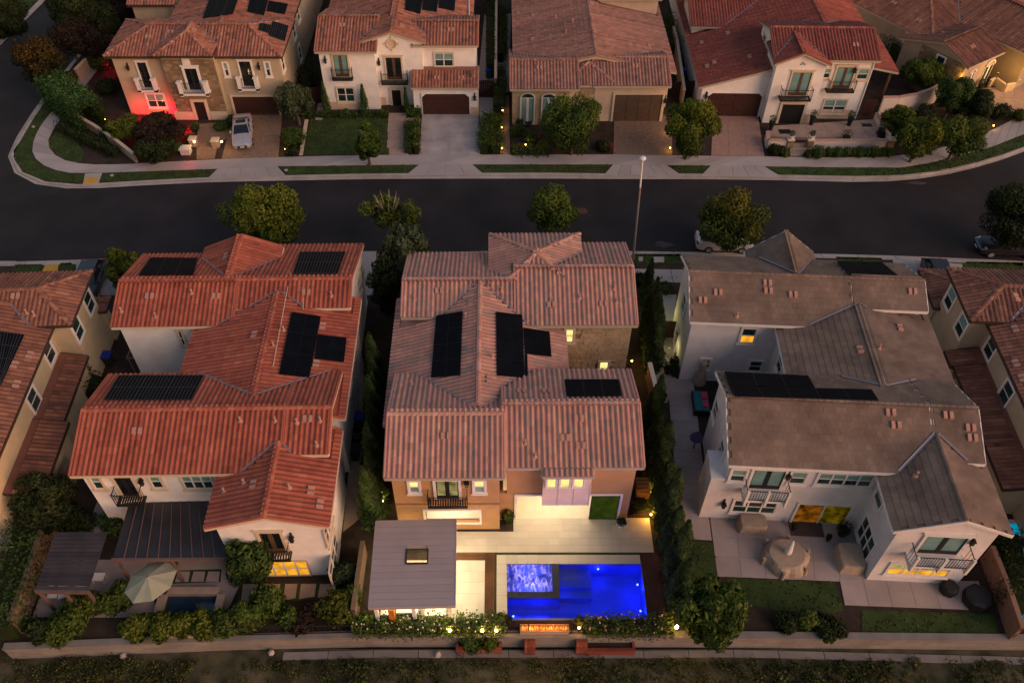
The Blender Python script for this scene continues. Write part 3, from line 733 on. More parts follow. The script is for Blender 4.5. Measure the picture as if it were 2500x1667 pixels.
sheet('kerb', GL(zB, [(88, 1115), (115, 1115), (155, 862), (130, 862)]), .06, M_trimb, .1)
# other side of the side street
sheet('kerb', GL(zA, [(0, 320), (0, 285), (290, -10), (330, -10)]), -.02, M_conc2, .12)
sheet('corner_lot_ground', GL(zA, [(-200, 500), (-200, 480), (-60, 350), (0, 284), (288, -12), (700, -500), (-500, -500)]), -.06, M_soil, .1)
lawn(GL(zA, [(-10, 275), (275, -15), (200, -60), (-60, 180)]), '', z=-.03)
# near side of the street
KS = GL(zD, [(-900, 545), (100, 540), (500, 528), (740, 516), (1400, 503), (2300, 497)]) + GL(zE, [(900, 497), (1900, 497)]) + GL(zF, [(0, 475), (1000, 488), (1500, 500), (2352, 535), (3000, 590)])
def off(L, d): return [(p[0], p[1] - d) for p in L]
kerb_s = sheet('kerb', [KS[0], KS[1], off(KS, .6)[1], off(KS, .6)[0]], -.03, M_conc2, .1)
KSr = [tuple(q) for q in resample(KS, 60)]
band('gutter', off(KSr, .32), KSr, 3., -.2, -.10, M_conc2, kerb_s); band('kerb_stone', off(KSr, .62), off(KSr, .34), 3., -.2, 0., M_conc2, kerb_s)
yard_edge = 19.95
BW = GL(zL, [(-400, 1300), (30, 1285)], 0) + GL(zM, [(400, 1160), (1880, 1120)], 0) + [G(zH(1900, 1290)), G(zI(2300, 1320))]
def wy(x):
    for a, b in zip(BW, BW[1:]):
        if a[0] <= x <= b[0]: return a[1] + (b[1] - a[1]) * (x - a[0]) / (b[0] - a[0])
    return BW[0][1] if x < BW[0][0] else BW[-1][1]
def edge(x0, x1): return [(x0, wy(x0))] + [p for p in BW if x0 < p[0] < x1] + [(x1, wy(x1))]
_px0, _px1, _py0, _py1 = G(zH(912, 1000))[0], (G(zH(1680, 885))[0] + G(zH(1716, 1195))[0]) / 2, G(zH(1300, 1200))[1] + .05, G(zH(1300, 885))[1]
_gx0, _gx1 = KSr[0][0], KSr[-1][0]
for q in (off(KSr, .6) + [(_gx1, _py1 + .1), (_gx0, _py1 + .1)], edge(_gx0, _px0 - .1) + [(_px0 - .1, _py1 + .1), (_gx0, _py1 + .1)], edge(_px1 + .1, _gx1) + [(_gx1, _py1 + .1), (_px1 + .1, _py1 + .1)], edge(_px0 - .1, _px1 + .1) + [(_px1 + .1, _py0 - .1), (_px0 - .1, _py0 - .1)]):
    sheet('back_yard_ground', q, -.022, M_soil, .25)
walk_s = sheet('sidewalk', [off(KSr, 2.2)[0], off(KSr, 2.2)[1], off(KSr, 3.7)[1], off(KSr, 3.7)[0]], -.018, M_conc, .03)
band('slab', off(KSr, 3.75), off(KSr, 2.25), 1.5, -.06, .012, M_conc, walk_s)
lawn(GL(zD, [(72, 612), (262, 610), (270, 562), (95, 566)]), ''); lawn(GL(zD, [(368, 606), (500, 602), (455, 552), (385, 555)]), '')
sheet('tactile_pad', GL(zD, [(268, 608), (368, 606), (375, 562), (290, 566)]), .02, M_yel, .012)
slabs('driveway', GL(zD, [(500, 760), (800, 760), (760, 532), (480, 538)]), 3, 4, .02, M_conc)
lawn(GL(zE, [(1912, 588), (2242, 588), (2235, 523), (1918, 523)]), '')
for q in ([(2050, 582), (2122, 580), (2122, 545), (2050, 545)], [(1950, 572), (1978, 572), (1978, 545), (1950, 545)]):
    s = MB(); s.prism(GL(zE, q), 0, .05); tag(s.build('utility_cover', M_conc), kind='structure')
sheet('front_walk', GL(zT, [(215, 720), (370, 720), (400, 470), (215, 455)]), .013, M_conc, .04)
lawn(GL(zT, [(180, 320), (420, 320), (425, 288), (190, 290)]), '')
lawn(GL(zF, [(1160, 545), (1460, 545), (1440, 522), (1150, 515)]), ''); lawn(GL(zF, [(1955, 580), (2352, 590), (2352, 552), (1985, 545)]), '')
slabs('driveway', GL(zF, [(1600, 760), (1960, 760), (1960, 560), (1510, 530)]), 3, 4, .02, M_conc)
sheet('driveway', GL(zE, [(0, 800), (170, 800), (190, 505), (95, 505)]), .014, M_conc, .04)
# back yards
M_cream_p = mat('pool_paver', (.52, .47, .40), .7, .05, 1., .1, 15., tint=.06); M_deckw = ramp_mat('deck_board', [(0, (.10, .045, .02)), (1, (.17, .075, .035))], bump=.2, bscale=20.); M_deckr = ramp_mat('deck_board_red', [(0, (.05, .022, .018)), (1, (.09, .04, .03))], bump=.2)
slabs('pool_terrace', GL(zH, [(560, 820), (1752, 820), (1732, 630), (560, 700)]), 20, 3, .035, M_cream_p, 'paver', gap=.02) if 0 else None
def paved(name, u0, u1, v0, v1, nu, nv, z, m, mp='paver', gap=.018, th=.06): return slabs(name, [(u0, v0), (u1, v0), (u1, v1), (u0, v1)], nu, nv, z, m, mp, gap, th)
gp = lambda x, y: G(zH(x, y))
xl = gp(560, 760)[0]; xr = (gp(1752, 820)[0] + gp(1732, 630)[0]) / 2; yn, yf = gp(1000, 818)[1], gp(1200, 622)[1]; ym = gp(700, 700)[1]
xc = gp(948, 690)[0]
paved('pool_terrace', xl, xr, yn, ym, 20, 3, .04, M_cream_p, gap=.008); paved('pool_terrace', xc, xr, ym, yf, 14, 2, .04, M_cream_p, gap=.008)
pxl, pxr = gp(912, 1000)[0], (gp(1680, 885)[0] + gp(1716, 1195)[0]) / 2; pyf = gp(1300, 885)[1]; pyn = gp(1300, 1200)[1] + .05
cxl = gp(852, 1000)[0]; cyf = gp(1200, 832)[1]
paved('pool_coping', cxl, pxr - .0, pyf, cyf, 14, 1, .03, M_cream_p); paved('pool_coping', cxl, pxl, pyn - .6, pyf, 1, 6, .03, M_cream_p)
paved('pool_coping', gp(1350, 1200)[0], pxr + .9, pyn - .55, pyn, 5, 1, .03, M_cream_p)
sheet('grass_joint', [(cxl, cyf), (pxr, cyf), (pxr, yn), (cxl, yn)], -.002, M_grass, .02); sheet('grass_joint', [(cxl - .12, pyn - .6), (cxl, pyn - .6), (cxl, yn), (cxl - .12, yn)], .0, M_grass, .02)
wx0, wx1 = gp(787, 1000)[0], cxl - .13; wy0 = gp(700, 862)[1]; yb_ = pyn - .6
d1 = sheet('deck', [(wx0, yb_), (wx1, yb_), (wx1, yn - .02), (wx0, yn - .02)], .0, M_deckw, .05)
for k in range(5): s = MB(); w_ = (wx1 - wx0) / 5; s.box(wx0 + k * w_ + .01, wx0 + (k + 1) * w_ - .01, yb_, yn - .03, 0, .035, random.random()); s.build('board', M_deckw, d1)
for k in range(4): s = MB(); w_ = (yn - wy0 - .03) / 4; s.box(xl, wx0 - .01, wy0 + k * w_ + .01, wy0 + (k + 1) * w_ - .01, 0, .035, random.random()); s.build('board', M_deckw, d1)
paved('lounge_patio', gp(560, 1000)[0] - 3.4, wx0 - .03, yb_, wy0 - .02, 14, 6, .03, M_cream_p, gap=.008)
rx0, rx1 = pxr + .02, gp(1770, 850)[0]
d2 = sheet('deck', [(rx0, pyn - .2), (rx1 + .1, pyn - .2), (rx1 + .1, yn - .02), (rx0, yn - .02)], .0, M_deckr, .05)
for k in range(8): s = MB(); w_ = (rx1 - rx0) / 8; s.box(rx0 + k * w_ + .01, rx0 + (k + 1) * w_ - .01, pyn - .2, yn - .03, 0, .035, random.random()); s.build('board', M_deckr, d2)
# right house: patio
rh = R(-3.4)
def rpave(name, pts, nu, nv, m=M_walkp): return slabs(name, GL(zI, pts), nu, nv, .02, m, 'slab', .03)
M_patio = mat('patio_concrete', (.35, .29, .275), .85, .16, .6, .2, 12., tint=.08, detail=7)
sheet('patio', GL(zI, [(305, 640), (1180, 640), (1190, 990), (1800, 1000), (1860, 1160), (1058, 1130), (1028, 1000), (345, 972)]), .006, M_patio, .03)
rpave('patio', [(345, 972), (1025, 1000), (1000, 690), (305, 655)], 5, 3, M_patio); rpave('patio', [(1055, 1132), (1860, 1162), (1800, 1000), (1025, 985)], 6, 1, M_patio); rpave('patio', [(1029, 983), (1170, 985), (1110, 625), (1006, 692)], 1, 3, M_patio)
rpave('side_walk', [(140, 760), (315, 772), (300, 655), (130, 640)], 1, 1, M_patio)
slabs('side_walk', GL(zI, [(130, 640), (300, 655)]) + GL(zT, [(560, 1290), (310, 1270)]), 1, 9, .02, M_patio, 'slab'); slabs('side_walk', GL(zT, [(310, 1285), (800, 1290), (770, 1190), (400, 1275)]), 1, 1, .018, M_patio)
sheet('side_walk', GL(zT, [(150, 1560), (310, 1500), (395, 1275), (370, 880), (200, 880)]), .012, M_conc, .04)
lawn(GL(zI, [(160, 770), (325, 785), (345, 975), (420, 1100), (180, 1010)]), '', dens=14); lawn(GL(zI, [(390, 980), (1000, 1005), (1050, 1160), (1000, 1175), (640, 1160), (440, 1100)]), '', dens=14); lawn(GL(zI, [(1150, 1160), (1880, 1180), (1930, 1330), (1150, 1300)]), '', dens=14)
# left house: back yard paving and pool deck
sheet('side_yard', GL(zU, [(130, 1560), (330, 1400), (400, 200), (260, 150)]), .008, M_wallb, .03); sheet('side_walk', GL(zG, [(470, 760), (560, 740), (640, 560), (540, 560)]), .01, M_patio, .03)
sheet('patio', GL(zG, [(180, 1200), (1250, 1200), (1340, 1010), (1280, 880), (300, 880)]), .006, M_patio, .03)
lp = sheet('lawn', GL(zM, [(60, 655), (520, 640), (530, 520), (110, 535)]), .010, M_grass, .02)
for a, b in ((105, 225), (250, 365), (385, 500)): s = MB(); s.prism(GL(zM, [(a, 640), (b, 638), (b + 15, 545), (a + 25, 545)]), .01, .045, random.random()); s.build('slab', M_patio, lp)
lp = sheet('lawn', GL(zM, [(670, 860), (1520, 790), (1550, 640), (700, 655)]), .010, M_grass, .02)
for a, b in ((708, 850), (870, 1055), (1095, 1210), (1240, 1385), (1415, 1520)): s = MB(); s.prism(GL(zM, [(a, 835 - (a - 700) * .07), (b, 832 - (b - 700) * .08), (b + 15, 660), (a + 20, 660)]), .01, .05, random.random()); s.build('slab', M_walkp, lp)
# wild slope below the back wall
def slope():
    b = MB(); nx, ny = 90, 30; V = []; rs = []
    for j in range(ny + 1):
        y = yard_edge - .2 - j * .5
        for i in range(nx + 1):
            x = -38 + i * 76 / nx
            z = -1.25 - max(0, j - 3) * .10 + mnoise.noise((x * .25, y * .3, 0)) * .5 * min(1, j / 4)
            V.append((x, y, z))
    Fs = [(j * (nx + 1) + i, (j + 1) * (nx + 1) + i, (j + 1) * (nx + 1) + i + 1, j * (nx + 1) + i + 1) for j in range(ny) for i in range(nx)]
    b.add(V, Fs); o = b.build('hillside', M_dry, smooth=True); tag(o, kind='structure'); return o
M_dry = mat('dry_earth', (.030, .032, .014), .95, .2, .9, .8, 6., c2=(.10, .088, .052), detail=8)
slope()
# ------------------------------------------------------------ houses
def pl(fr, r, side):
    i = fr.roofs.index(r); x0, x1, y0, y1 = r['rect']; il, ir, in_, if_ = r['inset']; e = .004 * i
    return {'S': y0 + in_ + e, 'N': y1 - if_ - e, 'W': x0 + il + e, 'E': x1 - ir - e}[side]
class Wall:
    """a wall plane of a house, with things placed on it from points of the photo"""
    def __init__(s, fr, house, side, pc): s.fr, s.h, s.side, s.pc = fr, house, side, pc; s.mp = mapper(side, pc)
    def at(s, p):
        q = s.fr.aty(p, s.pc) if s.side in 'SN' else s.fr.atx(p, s.pc)
        return (q[0] if s.side in 'SN' else q[1]), q[2]
    def box(s, pa, pb):
        (a, za), (b, zb) = s.at(pa), s.at(pb); return min(a, b), max(a, b), min(za, zb), max(za, zb)
    def win(s, pa, pb, **k): return window(s.h, s.mp, *s.box(pa, pb), **k)
    def french(s, pa, pb, **k): return french(s.h, s.mp, *s.box(pa, pb), **k)
    def garage(s, pa, pb, **k): b = s.box(pa, pb); return garage(s.h, s.mp, b[0], b[1], b[3], **k)
    def lantern(s, p, **k): u, z = s.at(p); return lantern(s.h, s.mp, u, z - .35, **k)
    def balc(s, pa, pb, z, **k): (a, _), (b, _) = s.at(pa), s.at(pb); return balcony(s.h, s.mp, a, b, z, **k)
def house(fr, name, label): return thing(name, label, 'house', (fr.a[0], fr.a[1], 0), fr.r)
def stones(wallobj, mp, u0, u1, z0, z1, m, w=.55, h=.27, holes=(), seed=3, name='stone', cap=300):
    rg = random.Random(seed); z = z0; row = 0; n = 0; rest = MB()
    while z < z1 - .08:
        hh = min(h * rg.uniform(.8, 1.2), z1 - z); u = u0 - rg.uniform(0, w * .5)
        while u < u1 - .05:
            ww = w * rg.uniform(.6, 1.35); a, b = max(u, u0) + .012, min(u + ww, u1) - .012; u += ww
            if b - a < .08 or any(a < q[1] and b > q[0] and z < q[3] and z + hh > q[2] for q in holes): continue
            n += 1; s = MB() if n <= cap else rest; mbox(s, mp, a, b, -.02, .03 + rg.uniform(0, .035), z + .012, z + hh - .012, rg.random())
            if n <= cap: s.build(name, m, wallobj)
        z += hh
    if rest.v: rest.build('stone_field', m, wallobj)['kind'] = 'stuff'
M_stone = ramp_mat('ledge_stone', [(0, (.36, .26, .165)), (.4, (.41, .30, .19)), (.8, (.46, .34, .22)), (1, (.39, .29, .20))], bump=.5, bscale=18., blend=.2)
M_stoned = ramp_mat('field_stone', [(0, (.17, .12, .07)), (.4, (.21, .15, .09)), (.8, (.26, .19, .12)), (1, (.32, .24, .16))], bump=.5, bscale=18., blend=.2)

M_bay = stucco('bay_white', (.62, .52, .43))
# --- centre house with the blue pool
def centre_house():
    f = Frame(G(zE(880, 1100)), .3)
    H = house(f, 'villa', 'two-storey brown house with rosy barrel tiles and black roof panels, behind the lit blue pool')
    c2 = f.gx(zE(1500, 1000), zE(1500, 605), zE(1700, 450), zE(1120, 1000), zE(1945, 1000))
    P = c2['planes'][0]
    y0 = f.hit(zE(450, 945), *P)[1]; z1 = P[1] * y0 + P[2]
    c1 = f.gx(y0, zE(700, 690), zE(700, 515), f.hit(zE(355, 945), *P)[0], c2['rect'][0] + .2, ze=z1)
    a = f.hit(zE(1267, 510), *P)
    x0 = f.atz(zE(948, 390), 6.6)[0]; x1 = f.atz(zE(1550, 390), 6.6)[0]; p = .34; xm = a[0]
    far = (0, -p, a[2] + p * a[1]); yf = f.hit(zE(1250, 388), *far)[1]
    tw = f.add([x0, x1, c1['edges'][0][0][1] - .1, yf], [(p, 0, a[2] - p * xm), (-p, 0, a[2] + p * xm), (P[0], P[1], P[2] + .006), far], None, 6.4, (.4, .4, .4, .4), 0, True, None, None, 'hip')
    tw['nocap'] = lambda m: m.x > xm and m.y < c2['edges'][0][0][1]
    c3 = f.match(c1['edges'][0][0][2] - .02, zE(290, 1190), zE(879, 1100), zE(1467, 1150), f.atz(zE(879, 1560), 7)[1], c1['edges'][0][0][1] + .02, ze=5.95)
    c4 = f.gx(zH(500, 388), zH(500, 22), zE(700, 1330), zH(207, 388), zH(897, 388), z0=2.75)
    c5 = f.gx(zH(1000, 330), zE(1500, 1525), zE(1600, 1300), c4['rect'][1] - .1, zH(1700, 330), z0=2.9)
    Q = c5['planes'][0]; yb = f.hit(zH(1260, 380), *Q)[1]; xa, xb = f.hit(zH(1115, 380), *Q)[0], f.hit(zH(1415, 380), *Q)[0]
    c6 = f.shed(xa, xb, yb, c5['rect'][2] + .3, Q[1] * yb + Q[2] + .01, .34, z0=2.9, inset=(.08, .08, .12, 0), wmat=M_bay)
    ro = finish(f, H, 'rosy', M_brown, seed=11)
    # stone courtyard wall
    w = Wall(f, H, 'S', pl(f, c2, 'S')); u0 = c3['rect'][1] - .5; u1 = c2['wall'][1]
    wb = MB(); mbox(wb, w.mp, u0, u1, .0, .02, 0, 6.1); wo = wb.build('stone_wall', M_stoned, H)
    b1 = w.box(zE(1462, 1022), zE(1508, 1105)); b2 = w.box(zE(1690, 1240), zE(1740, 1304))
    stones(wo, mapper('S', w.pc - .02), u0, u1, 0, 6.05, M_stone, holes=(b1, b2))
    m2 = mapper('S', w.pc - .05)
    window(H, m2, *b1, pane=M_lity, low=M_lity, trim=M_trimb); window(H, m2, b2[0], b2[1], b2[2] - .3, b2[3], pane=M_lity, low=M_lity, trim=M_trimb)
    # rear facade, upper storey
    w4 = Wall(f, H, 'S', pl(f, c4, 'S'))
    w4.win(zH(347, 408), zH(410, 470), pane=M_lity, low=M_blind); w4.win(zH(722, 406), zH(783, 468), pane=M_lity, low=M_blind)
    d = w4.french(zH(500, 402), zH(637, 505), trim=M_trim, wood=M_black, glass=M_litdim)
    b = w4.box(zH(500, 402), zH(637, 505)); balcony(H, w4.mp, b[0] - .5, b[1] + .5, b[2] - .05, dep=.6, h=1.0)
    w4.lantern(zH(680, 405))
    w6 = Wall(f, H, 'S', c6['wall'][2]); 
    for a_, b_ in ((1142, 1192), (1218, 1270), (1296, 1348)): w6.win(zH(a_, 385), zH(b_, 442), rows=1, pane=M_lity, low=M_lity, tw=.07, sill=False)
    g = MB(); q0, q1, zz0, zz1 = c6['wall'][0], c6['wall'][1], 2.9, 4.1
    for k in range(4):
        s = MB(); u = q0 + (q1 - q0) * k / 3; mbox(s, w6.mp, u - .03, u + .03, .0, .03, 2.92, 5.0); s.build('batten', M_bay, H)
    # lower storey with its lit rooms: walls, floors and back walls stand as real boxes
    def room(x0, x1, yw, x_open0, x_open1, sill, head, deep, floor, name, back):
        t = .2
        for (a_, b_, c_, d_) in ((x0, x_open0, 0, head), (x_open1, x1, 0, head), (x0, x1, head, 2.95)):
            if b_ - a_ > .02: s = MB(); s.box(a_, b_, yw, yw + t, c_, d_); s.build('wall', M_brown, H)
        if sill > .05: s = MB(); s.box(x_open0, x_open1, yw + .001, yw + t, 0, sill); s.build('wall', M_brown, H)
        s = MB(); s.box(x0 + .01, x0 + .2, yw + t, yw + deep, 0, 2.8); s.build('wall', M_brown, H)
        s = MB(); s.box(x1 - .2, x1 - .01, yw + t, yw + deep, 0, 2.8); s.build('wall', M_brown, H)
        s = MB(); s.box(x0, x1, yw + deep, yw + deep + .2, 0, 2.8); s.build('wall', M_trim, H)
        s = MB(); s.box(x0 + .1, x1 - .1, yw + .05, yw + deep, .012, .05); s.build(name, floor, H)
        la = bpy.data.lights.new('ceiling_light', 'AREA'); la.shape = 'RECTANGLE'; la.size = (x_open1 - x_open0) * .8; la.size_y = deep * .6; la.energy = back; la.color = (1., .78, .45) if sill > .1 else (1., .84, .60)
        lo = bpy.data.objects.new('ceiling_light', la); col.objects.link(lo); lo.parent = H; lo.location = ((x_open0 + x_open1) / 2, yw + deep * .45, 2.6)
        lo['label'] = 'recessed ceiling light of the ' + ('kitchen' if sill > .1 else 'living room'); lo['category'] = 'light'
    M_fl = mat('interior_tile_floor', (.66, .58, .46), .5, .06, 2.)
    o4 = w4.box(zH(440, 575), zH(755, 645))
    room(c4['wall'][0], c4['wall'][1], w4.pc, o4[0], o4[1], o4[2], o4[3], 4.0, M_fl, 'kitchen_floor', 55)
    w5 = Wall(f, H, 'S', c5['wall'][2]); o5 = w5.box(zH(968, 512), zH(1540, 612))
    room(c4['wall'][1] + .01, c5['wall'][1], w5.pc, o5[0], o5[1], 0, 2.75, 5.0, M_fl, 'living_room_floor', 85)
    t = MB(); ring(t, w4.mp, o4[0], o4[1], o4[2], o4[3], .12, .0, .08, bottom=True); t.build('opening_trim', M_trim, H)
    t = MB(); ring(t, w5.mp, o5[0], o5[1], 0.02, 2.75, .14, .0, .08, bottom=False); t.build('opening_trim', M_trim, H)
    c = MB(); c.box(o4[0], o4[1], w4.pc + .3, w4.pc + 1.2, o4[2] - .12, o4[2] - .02); c.build('counter', M_trim, H)
    gx0 = w5.at(zH(1383, 600))[0]
    s = MB(); mbox(s, w5.mp, gx0, gx0 + .05, -.05, .03, .05, 2.72); mbox(s, w5.mp, o5[1] - .05, o5[1], -.05, .03, .05, 2.72); mbox(s, w5.mp, gx0 + .05, o5[1] - .05, -.05, .03, 2.66, 2.72); mbox(s, w5.mp, gx0 + .05, o5[1] - .05, -.05, .03, .05, .1)
    fo = s.build('sliding_door', M_black, H)
    s = MB(); mbox(s, w5.mp, gx0 + .05, o5[1] - .05, -.02, 0, .1, 2.66); s.build('pane', emis('green_lit_glass', (.11, .17, .02), .075, .35), fo)
    s = MB(); s.box(o5[0] + 3.2, gx0 - .1, w5.pc + 1.6, w5.pc + 2.6, .05, .75); s.box(o5[0] + 3.2, gx0 - .1, w5.pc + 2.4, w5.pc + 2.7, .75, 1.1)
    tag(s.build('sofa', M_trim), 'pale sofa inside the open living room beside the green glass door', 'sofa').location = (0, 0, 0)
    so = bpy.data.objects['sofa']; so.location = (f.a[0], f.a[1], 0); so.rotation_euler = (0, 0, f.r)
    # side walls seen from the passages: bits of downlight
    A, B = c3['planes']
    solar(H, f, A, [zE(555, 1350), zE(752, 1335), zE(768, 905), zE(590, 935)], 2, 4)
    solar(H, f, B, [zE(1002, 1335), zE(1185, 1352), zE(1170, 930), zE(995, 910)], 2, 4)
    solar(H, f, B, [zE(1190, 1188), zE(1366, 1210), zE(1353, 1042), zE(1178, 1017)], 2, 2)
    solar(H, f, B, [zE(1188, 1350), zE(1208, 1340), zE(1203, 1192), zE(1190, 1192)], 1, 1)
    solar(H, f, c5['planes'][1], [zE(1465, 1475), zE(1838, 1472), zE(1818, 1362), zE(1452, 1362)], 3, 1)
    vents(H, f, P, [zE(612, 775), zE(1365, 868), zE(1715, 862)]); vents(H, f, P, [zE(445, 830), zE(1030, 775), zE(965, 745), zE(1552, 822), zE(1800, 850), zE(1785, 760)], 'pipe')
    vents(H, f, c5['planes'][1], [zE(1165, 1445), zE(1335, 1445)]); vents(H, f, c4['planes'][0], [zH(560, 155)]); vents(H, f, Q, [zH(1325, 55), zH(1335, 210), zH(1245, 165)])
    vents(H, f, Q, [zH(1015, 195), zH(1073, 270)], 'pipe'); vents(H, f, A, [zE(788, 945)], 'pipe'); vents(H, f, A, [zE(820, 850)]); vents(H, f, B, [zE(950, 1370)]); vents(H, f, B, [zE(965, 1220)], 'pipe')
    vents(H, f, c4['planes'][1], [zE(425, 1400)], 'pipe')
    return f, H, dict(c1=c1, c2=c2, c3=c3, c4=c4, c5=c5)
M_litdim = emis('lamp_lit_dim_yellow', (1., .80, .30), .09, .6)

# --- white house, red tiles, left of the centre
def left_house():
    f = Frame(G(zD(1500, 1100)), 1.0)
    H = house(f, 'villa', 'white two-storey house with bright red barrel tiles and a dark patio cover behind')
    l1 = f.gx(zD(1000, 958), zD(1500, 660), zD(930, 500), zD(708, 960), zD(1480, 960))
    P = l1['planes'][0]; yb = f.hit(zD(2150, 838), *P)[1]; zb = P[1] * yb + P[2]; xr = f.hit(zD(2232, 835), *P)[0]
    l2 = f.gx(yb, l1['edges'][0][0][1], zD(2000, 437), l1['rect'][1] - .1, xr, ze=zb)
    tz = 6.6
    t = f.match(l1['edges'][0][0][2] - .01, zD(1297, 500), zD(1500, 520), zD(1797, 490), l1['edges'][0][0][1] - .02, 0, ze=tz, p=.42)
    t['rect'][3] = f.hit(zD(1540, 375), 0, 0, t['edges'][0][0][2])[1]; t['edges'] = [((t['edges'][0][0]), (t['edges'][0][1][0], t['rect'][3], t['edges'][0][0][2]))]
    l3 = f.gx(zG(800, 405), zG(1000, 42), zD(1000, 1262), zG(388, 405), zG(1560, 400))
    Q = l3['planes'][0]; yb = f.hit(zG(1750, 292), *Q)[1]; xr3 = f.hit(zG(1828, 292), *Q)[0]
    l3b = f.gx(yb, l3['edges'][0][0][1], l3['rect'][3], l3['rect'][1] - .1, xr3, ze=Q[1] * yb + Q[2])
    m = f.match(l1['edges'][0][0][2] - .28, zD(1200, 1100), zD(1698, 1060), zD(2255, 1130), l3['edges'][0][0][1] + .4, l1['edges'][0][0][1] - .5, ze=5.95, fixp=True)
    l4 = f.gy(zG(1170, 570), zG(1511, 430), zG(1862, 480), zG(1142, 705), l3['edges'][0][0][1] - .4, ze=5.85, p=.31)
    finish(f, H, 'red', M_white, seed=12, fascia=M_trimb)
    w = Wall(f, H, 'S', pl(f, l1, 'S')); w.win(zD(1130, 985), zD(1190, 1075), trim=M_trimb, pane=M_glass)
    w3 = Wall(f, H, 'S', pl(f, l3, 'S'))
    w3.win(zG(488, 406), zG(588, 480), trim=M_trimb); w3.win(zG(820, 404), zG(918, 476), trim=M_trimb); w3.win(zG(1000, 404), zG(1198, 478), trim=M_trimb, cols=3)
    w3.french(zG(628, 412), zG(785, 520), trim=M_trimb, wood=M_black); b = w3.box(zG(628, 412), zG(785, 520)); balcony(H, w3.mp, b[0] - .3, b[1] + .3, b[2] - .05, dep=.65); w3.lantern(zG(787, 430))
    w4 = Wall(f, H, 'S', pl(f, l4, 'S')); b = w4.box(zM(868, 182), zM(1125, 350))
    w4.french(zM(868, 182), zM(1125, 350), wood=M_doorw); balcony(H, w4.mp, b[0] - .3, b[1] + .3, b[2] - .05, dep=.6); w4.lantern(zM(1172, 215))
    w4.win(zM(872, 447), zM(1352, 568), cols=4, rows=2, pane=M_lito, low=M_lito, trim=M_beige, tw=.06, sill=False)
    for k, (a_, b_) in enumerate(((-.12, 0), (.1, .0), (0, .12))):
        pass
    we = Wall(f, H, 'E', pl(f, l4, 'E')); q = we.at(zM(1560, 40)); y1 = q[0]
    window(H, we.mp, y1 - 2.2, y1 - .4, 3.4, 5.0, cols=3, trim=M_trimb, pane=M_glass); window(H, we.mp, y1 - 3.2, y1 - .6, .7, 2.3, cols=3, trim=M_trimb, pane=M_glass)
    we = Wall(f, H, 'E', pl(f, l3b, 'E')); 
    for a_, b_ in ((1895, 20), (1870, 200)): 
        q = we.at(zG(a_, b_)); window(H, we.mp, q[0] - .5, q[0] + .5, q[1] - .7, q[1] + .7, trim=M_trimb, pane=M_glass)
    we = Wall(f, H, 'E', pl(f, l2, 'E')); 
    for p_ in (zD(2305, 610), zD(2290, 700)): q = we.at(p_); window(H, we.mp, q[0] - .5, q[0] + .5, q[1] - .7, q[1] + .7, trim=M_trimb, pane=M_glass)
    we = Wall(f, H, 'E', pl(f, m, 'E'))
    for p_ in (zD(2280, 1230), zD(2240, 1400)): q = we.at(p_); window(H, we.mp, q[0] - .5, q[0] + .5, 3.6, 5.0, trim=M_trimb, pane=M_glass)
    A, B = m['planes']
    solar(H, f, B, [zD(1780, 1262), zD(1975, 1280), zD(2047, 893), zD(1862, 865)], 2, 3); solar(H, f, B, [zD(2008, 1160), zD(2195, 1182), zD(2212, 1030), zD(2028, 1008)], 2, 2)
    solar(H, f, l3['planes'][1], [zD(663, 1425), zD(1222, 1425), zD(1300, 1268), zD(760, 1268)], 3, 2, frame=M_pvf, cells=8)
    solar(H, f, l2['planes'][1], [zD(1870, 620), zD(2155, 620), zD(2205, 480), zD(1915, 482)], 3, 2, frame=M_pvf, cells=5)
    solar(H, f, l1['planes'][1], [zD(885, 628), zD(1235, 625), zD(1262, 520), zD(962, 518)], 3, 2)
    vents(H, f, P, [zD(955, 770), zD(1380, 770), zD(1955, 745)]); vents(H, f, P, [zD(775, 865), zD(995, 900), zD(1225, 750), zD(2115, 765)], 'pipe')
    vents(H, f, Q, [zG(765, 168), zG(1715, 100)]); vents(H, f, Q, [zG(1340, 110), zG(1535, 110), zG(1655, 120), zG(1785, 110), zG(1765, 245)], 'pipe')
    vents(H, f, A, [zD(1620, 1015)]); vents(H, f, B, [zD(2060, 960), zD(2018, 1200)]); vents(H, f, B, [zD(1745, 1085), zD(1810, 985)], 'pipe'); vents(H, f, t['planes'][0], [zD(1440, 515)])
    vents(H, f, l4['planes'][0], [zG(1410, 465)]); vents(H, f, l4['planes'][0], [zG(1250, 505), zG(1360, 455)], 'pipe'); vents(H, f, l4['planes'][1], [zG(1735, 500), zG(1785, 575)]); vents(H, f, l4['planes'][1], [zG(1612, 480)], 'pipe')
    cb = MB()
    for q0, q1 in ((zD(1858, 640), zD(1745, 1220)), (zD(1950, 680), zD(1935, 860))):
        a_ = f.hit(q0, *B); b_ = f.hit(q1, *B); cb.tube((a_[0], a_[1], a_[2] + .3), (b_[0], b_[1], b_[2] + .12), .025, n=4)
    cb.build('roof_conduit', M_trimb, H)
    return f, H, dict(l1=l1, l3=l3, l4=l4, m=m)

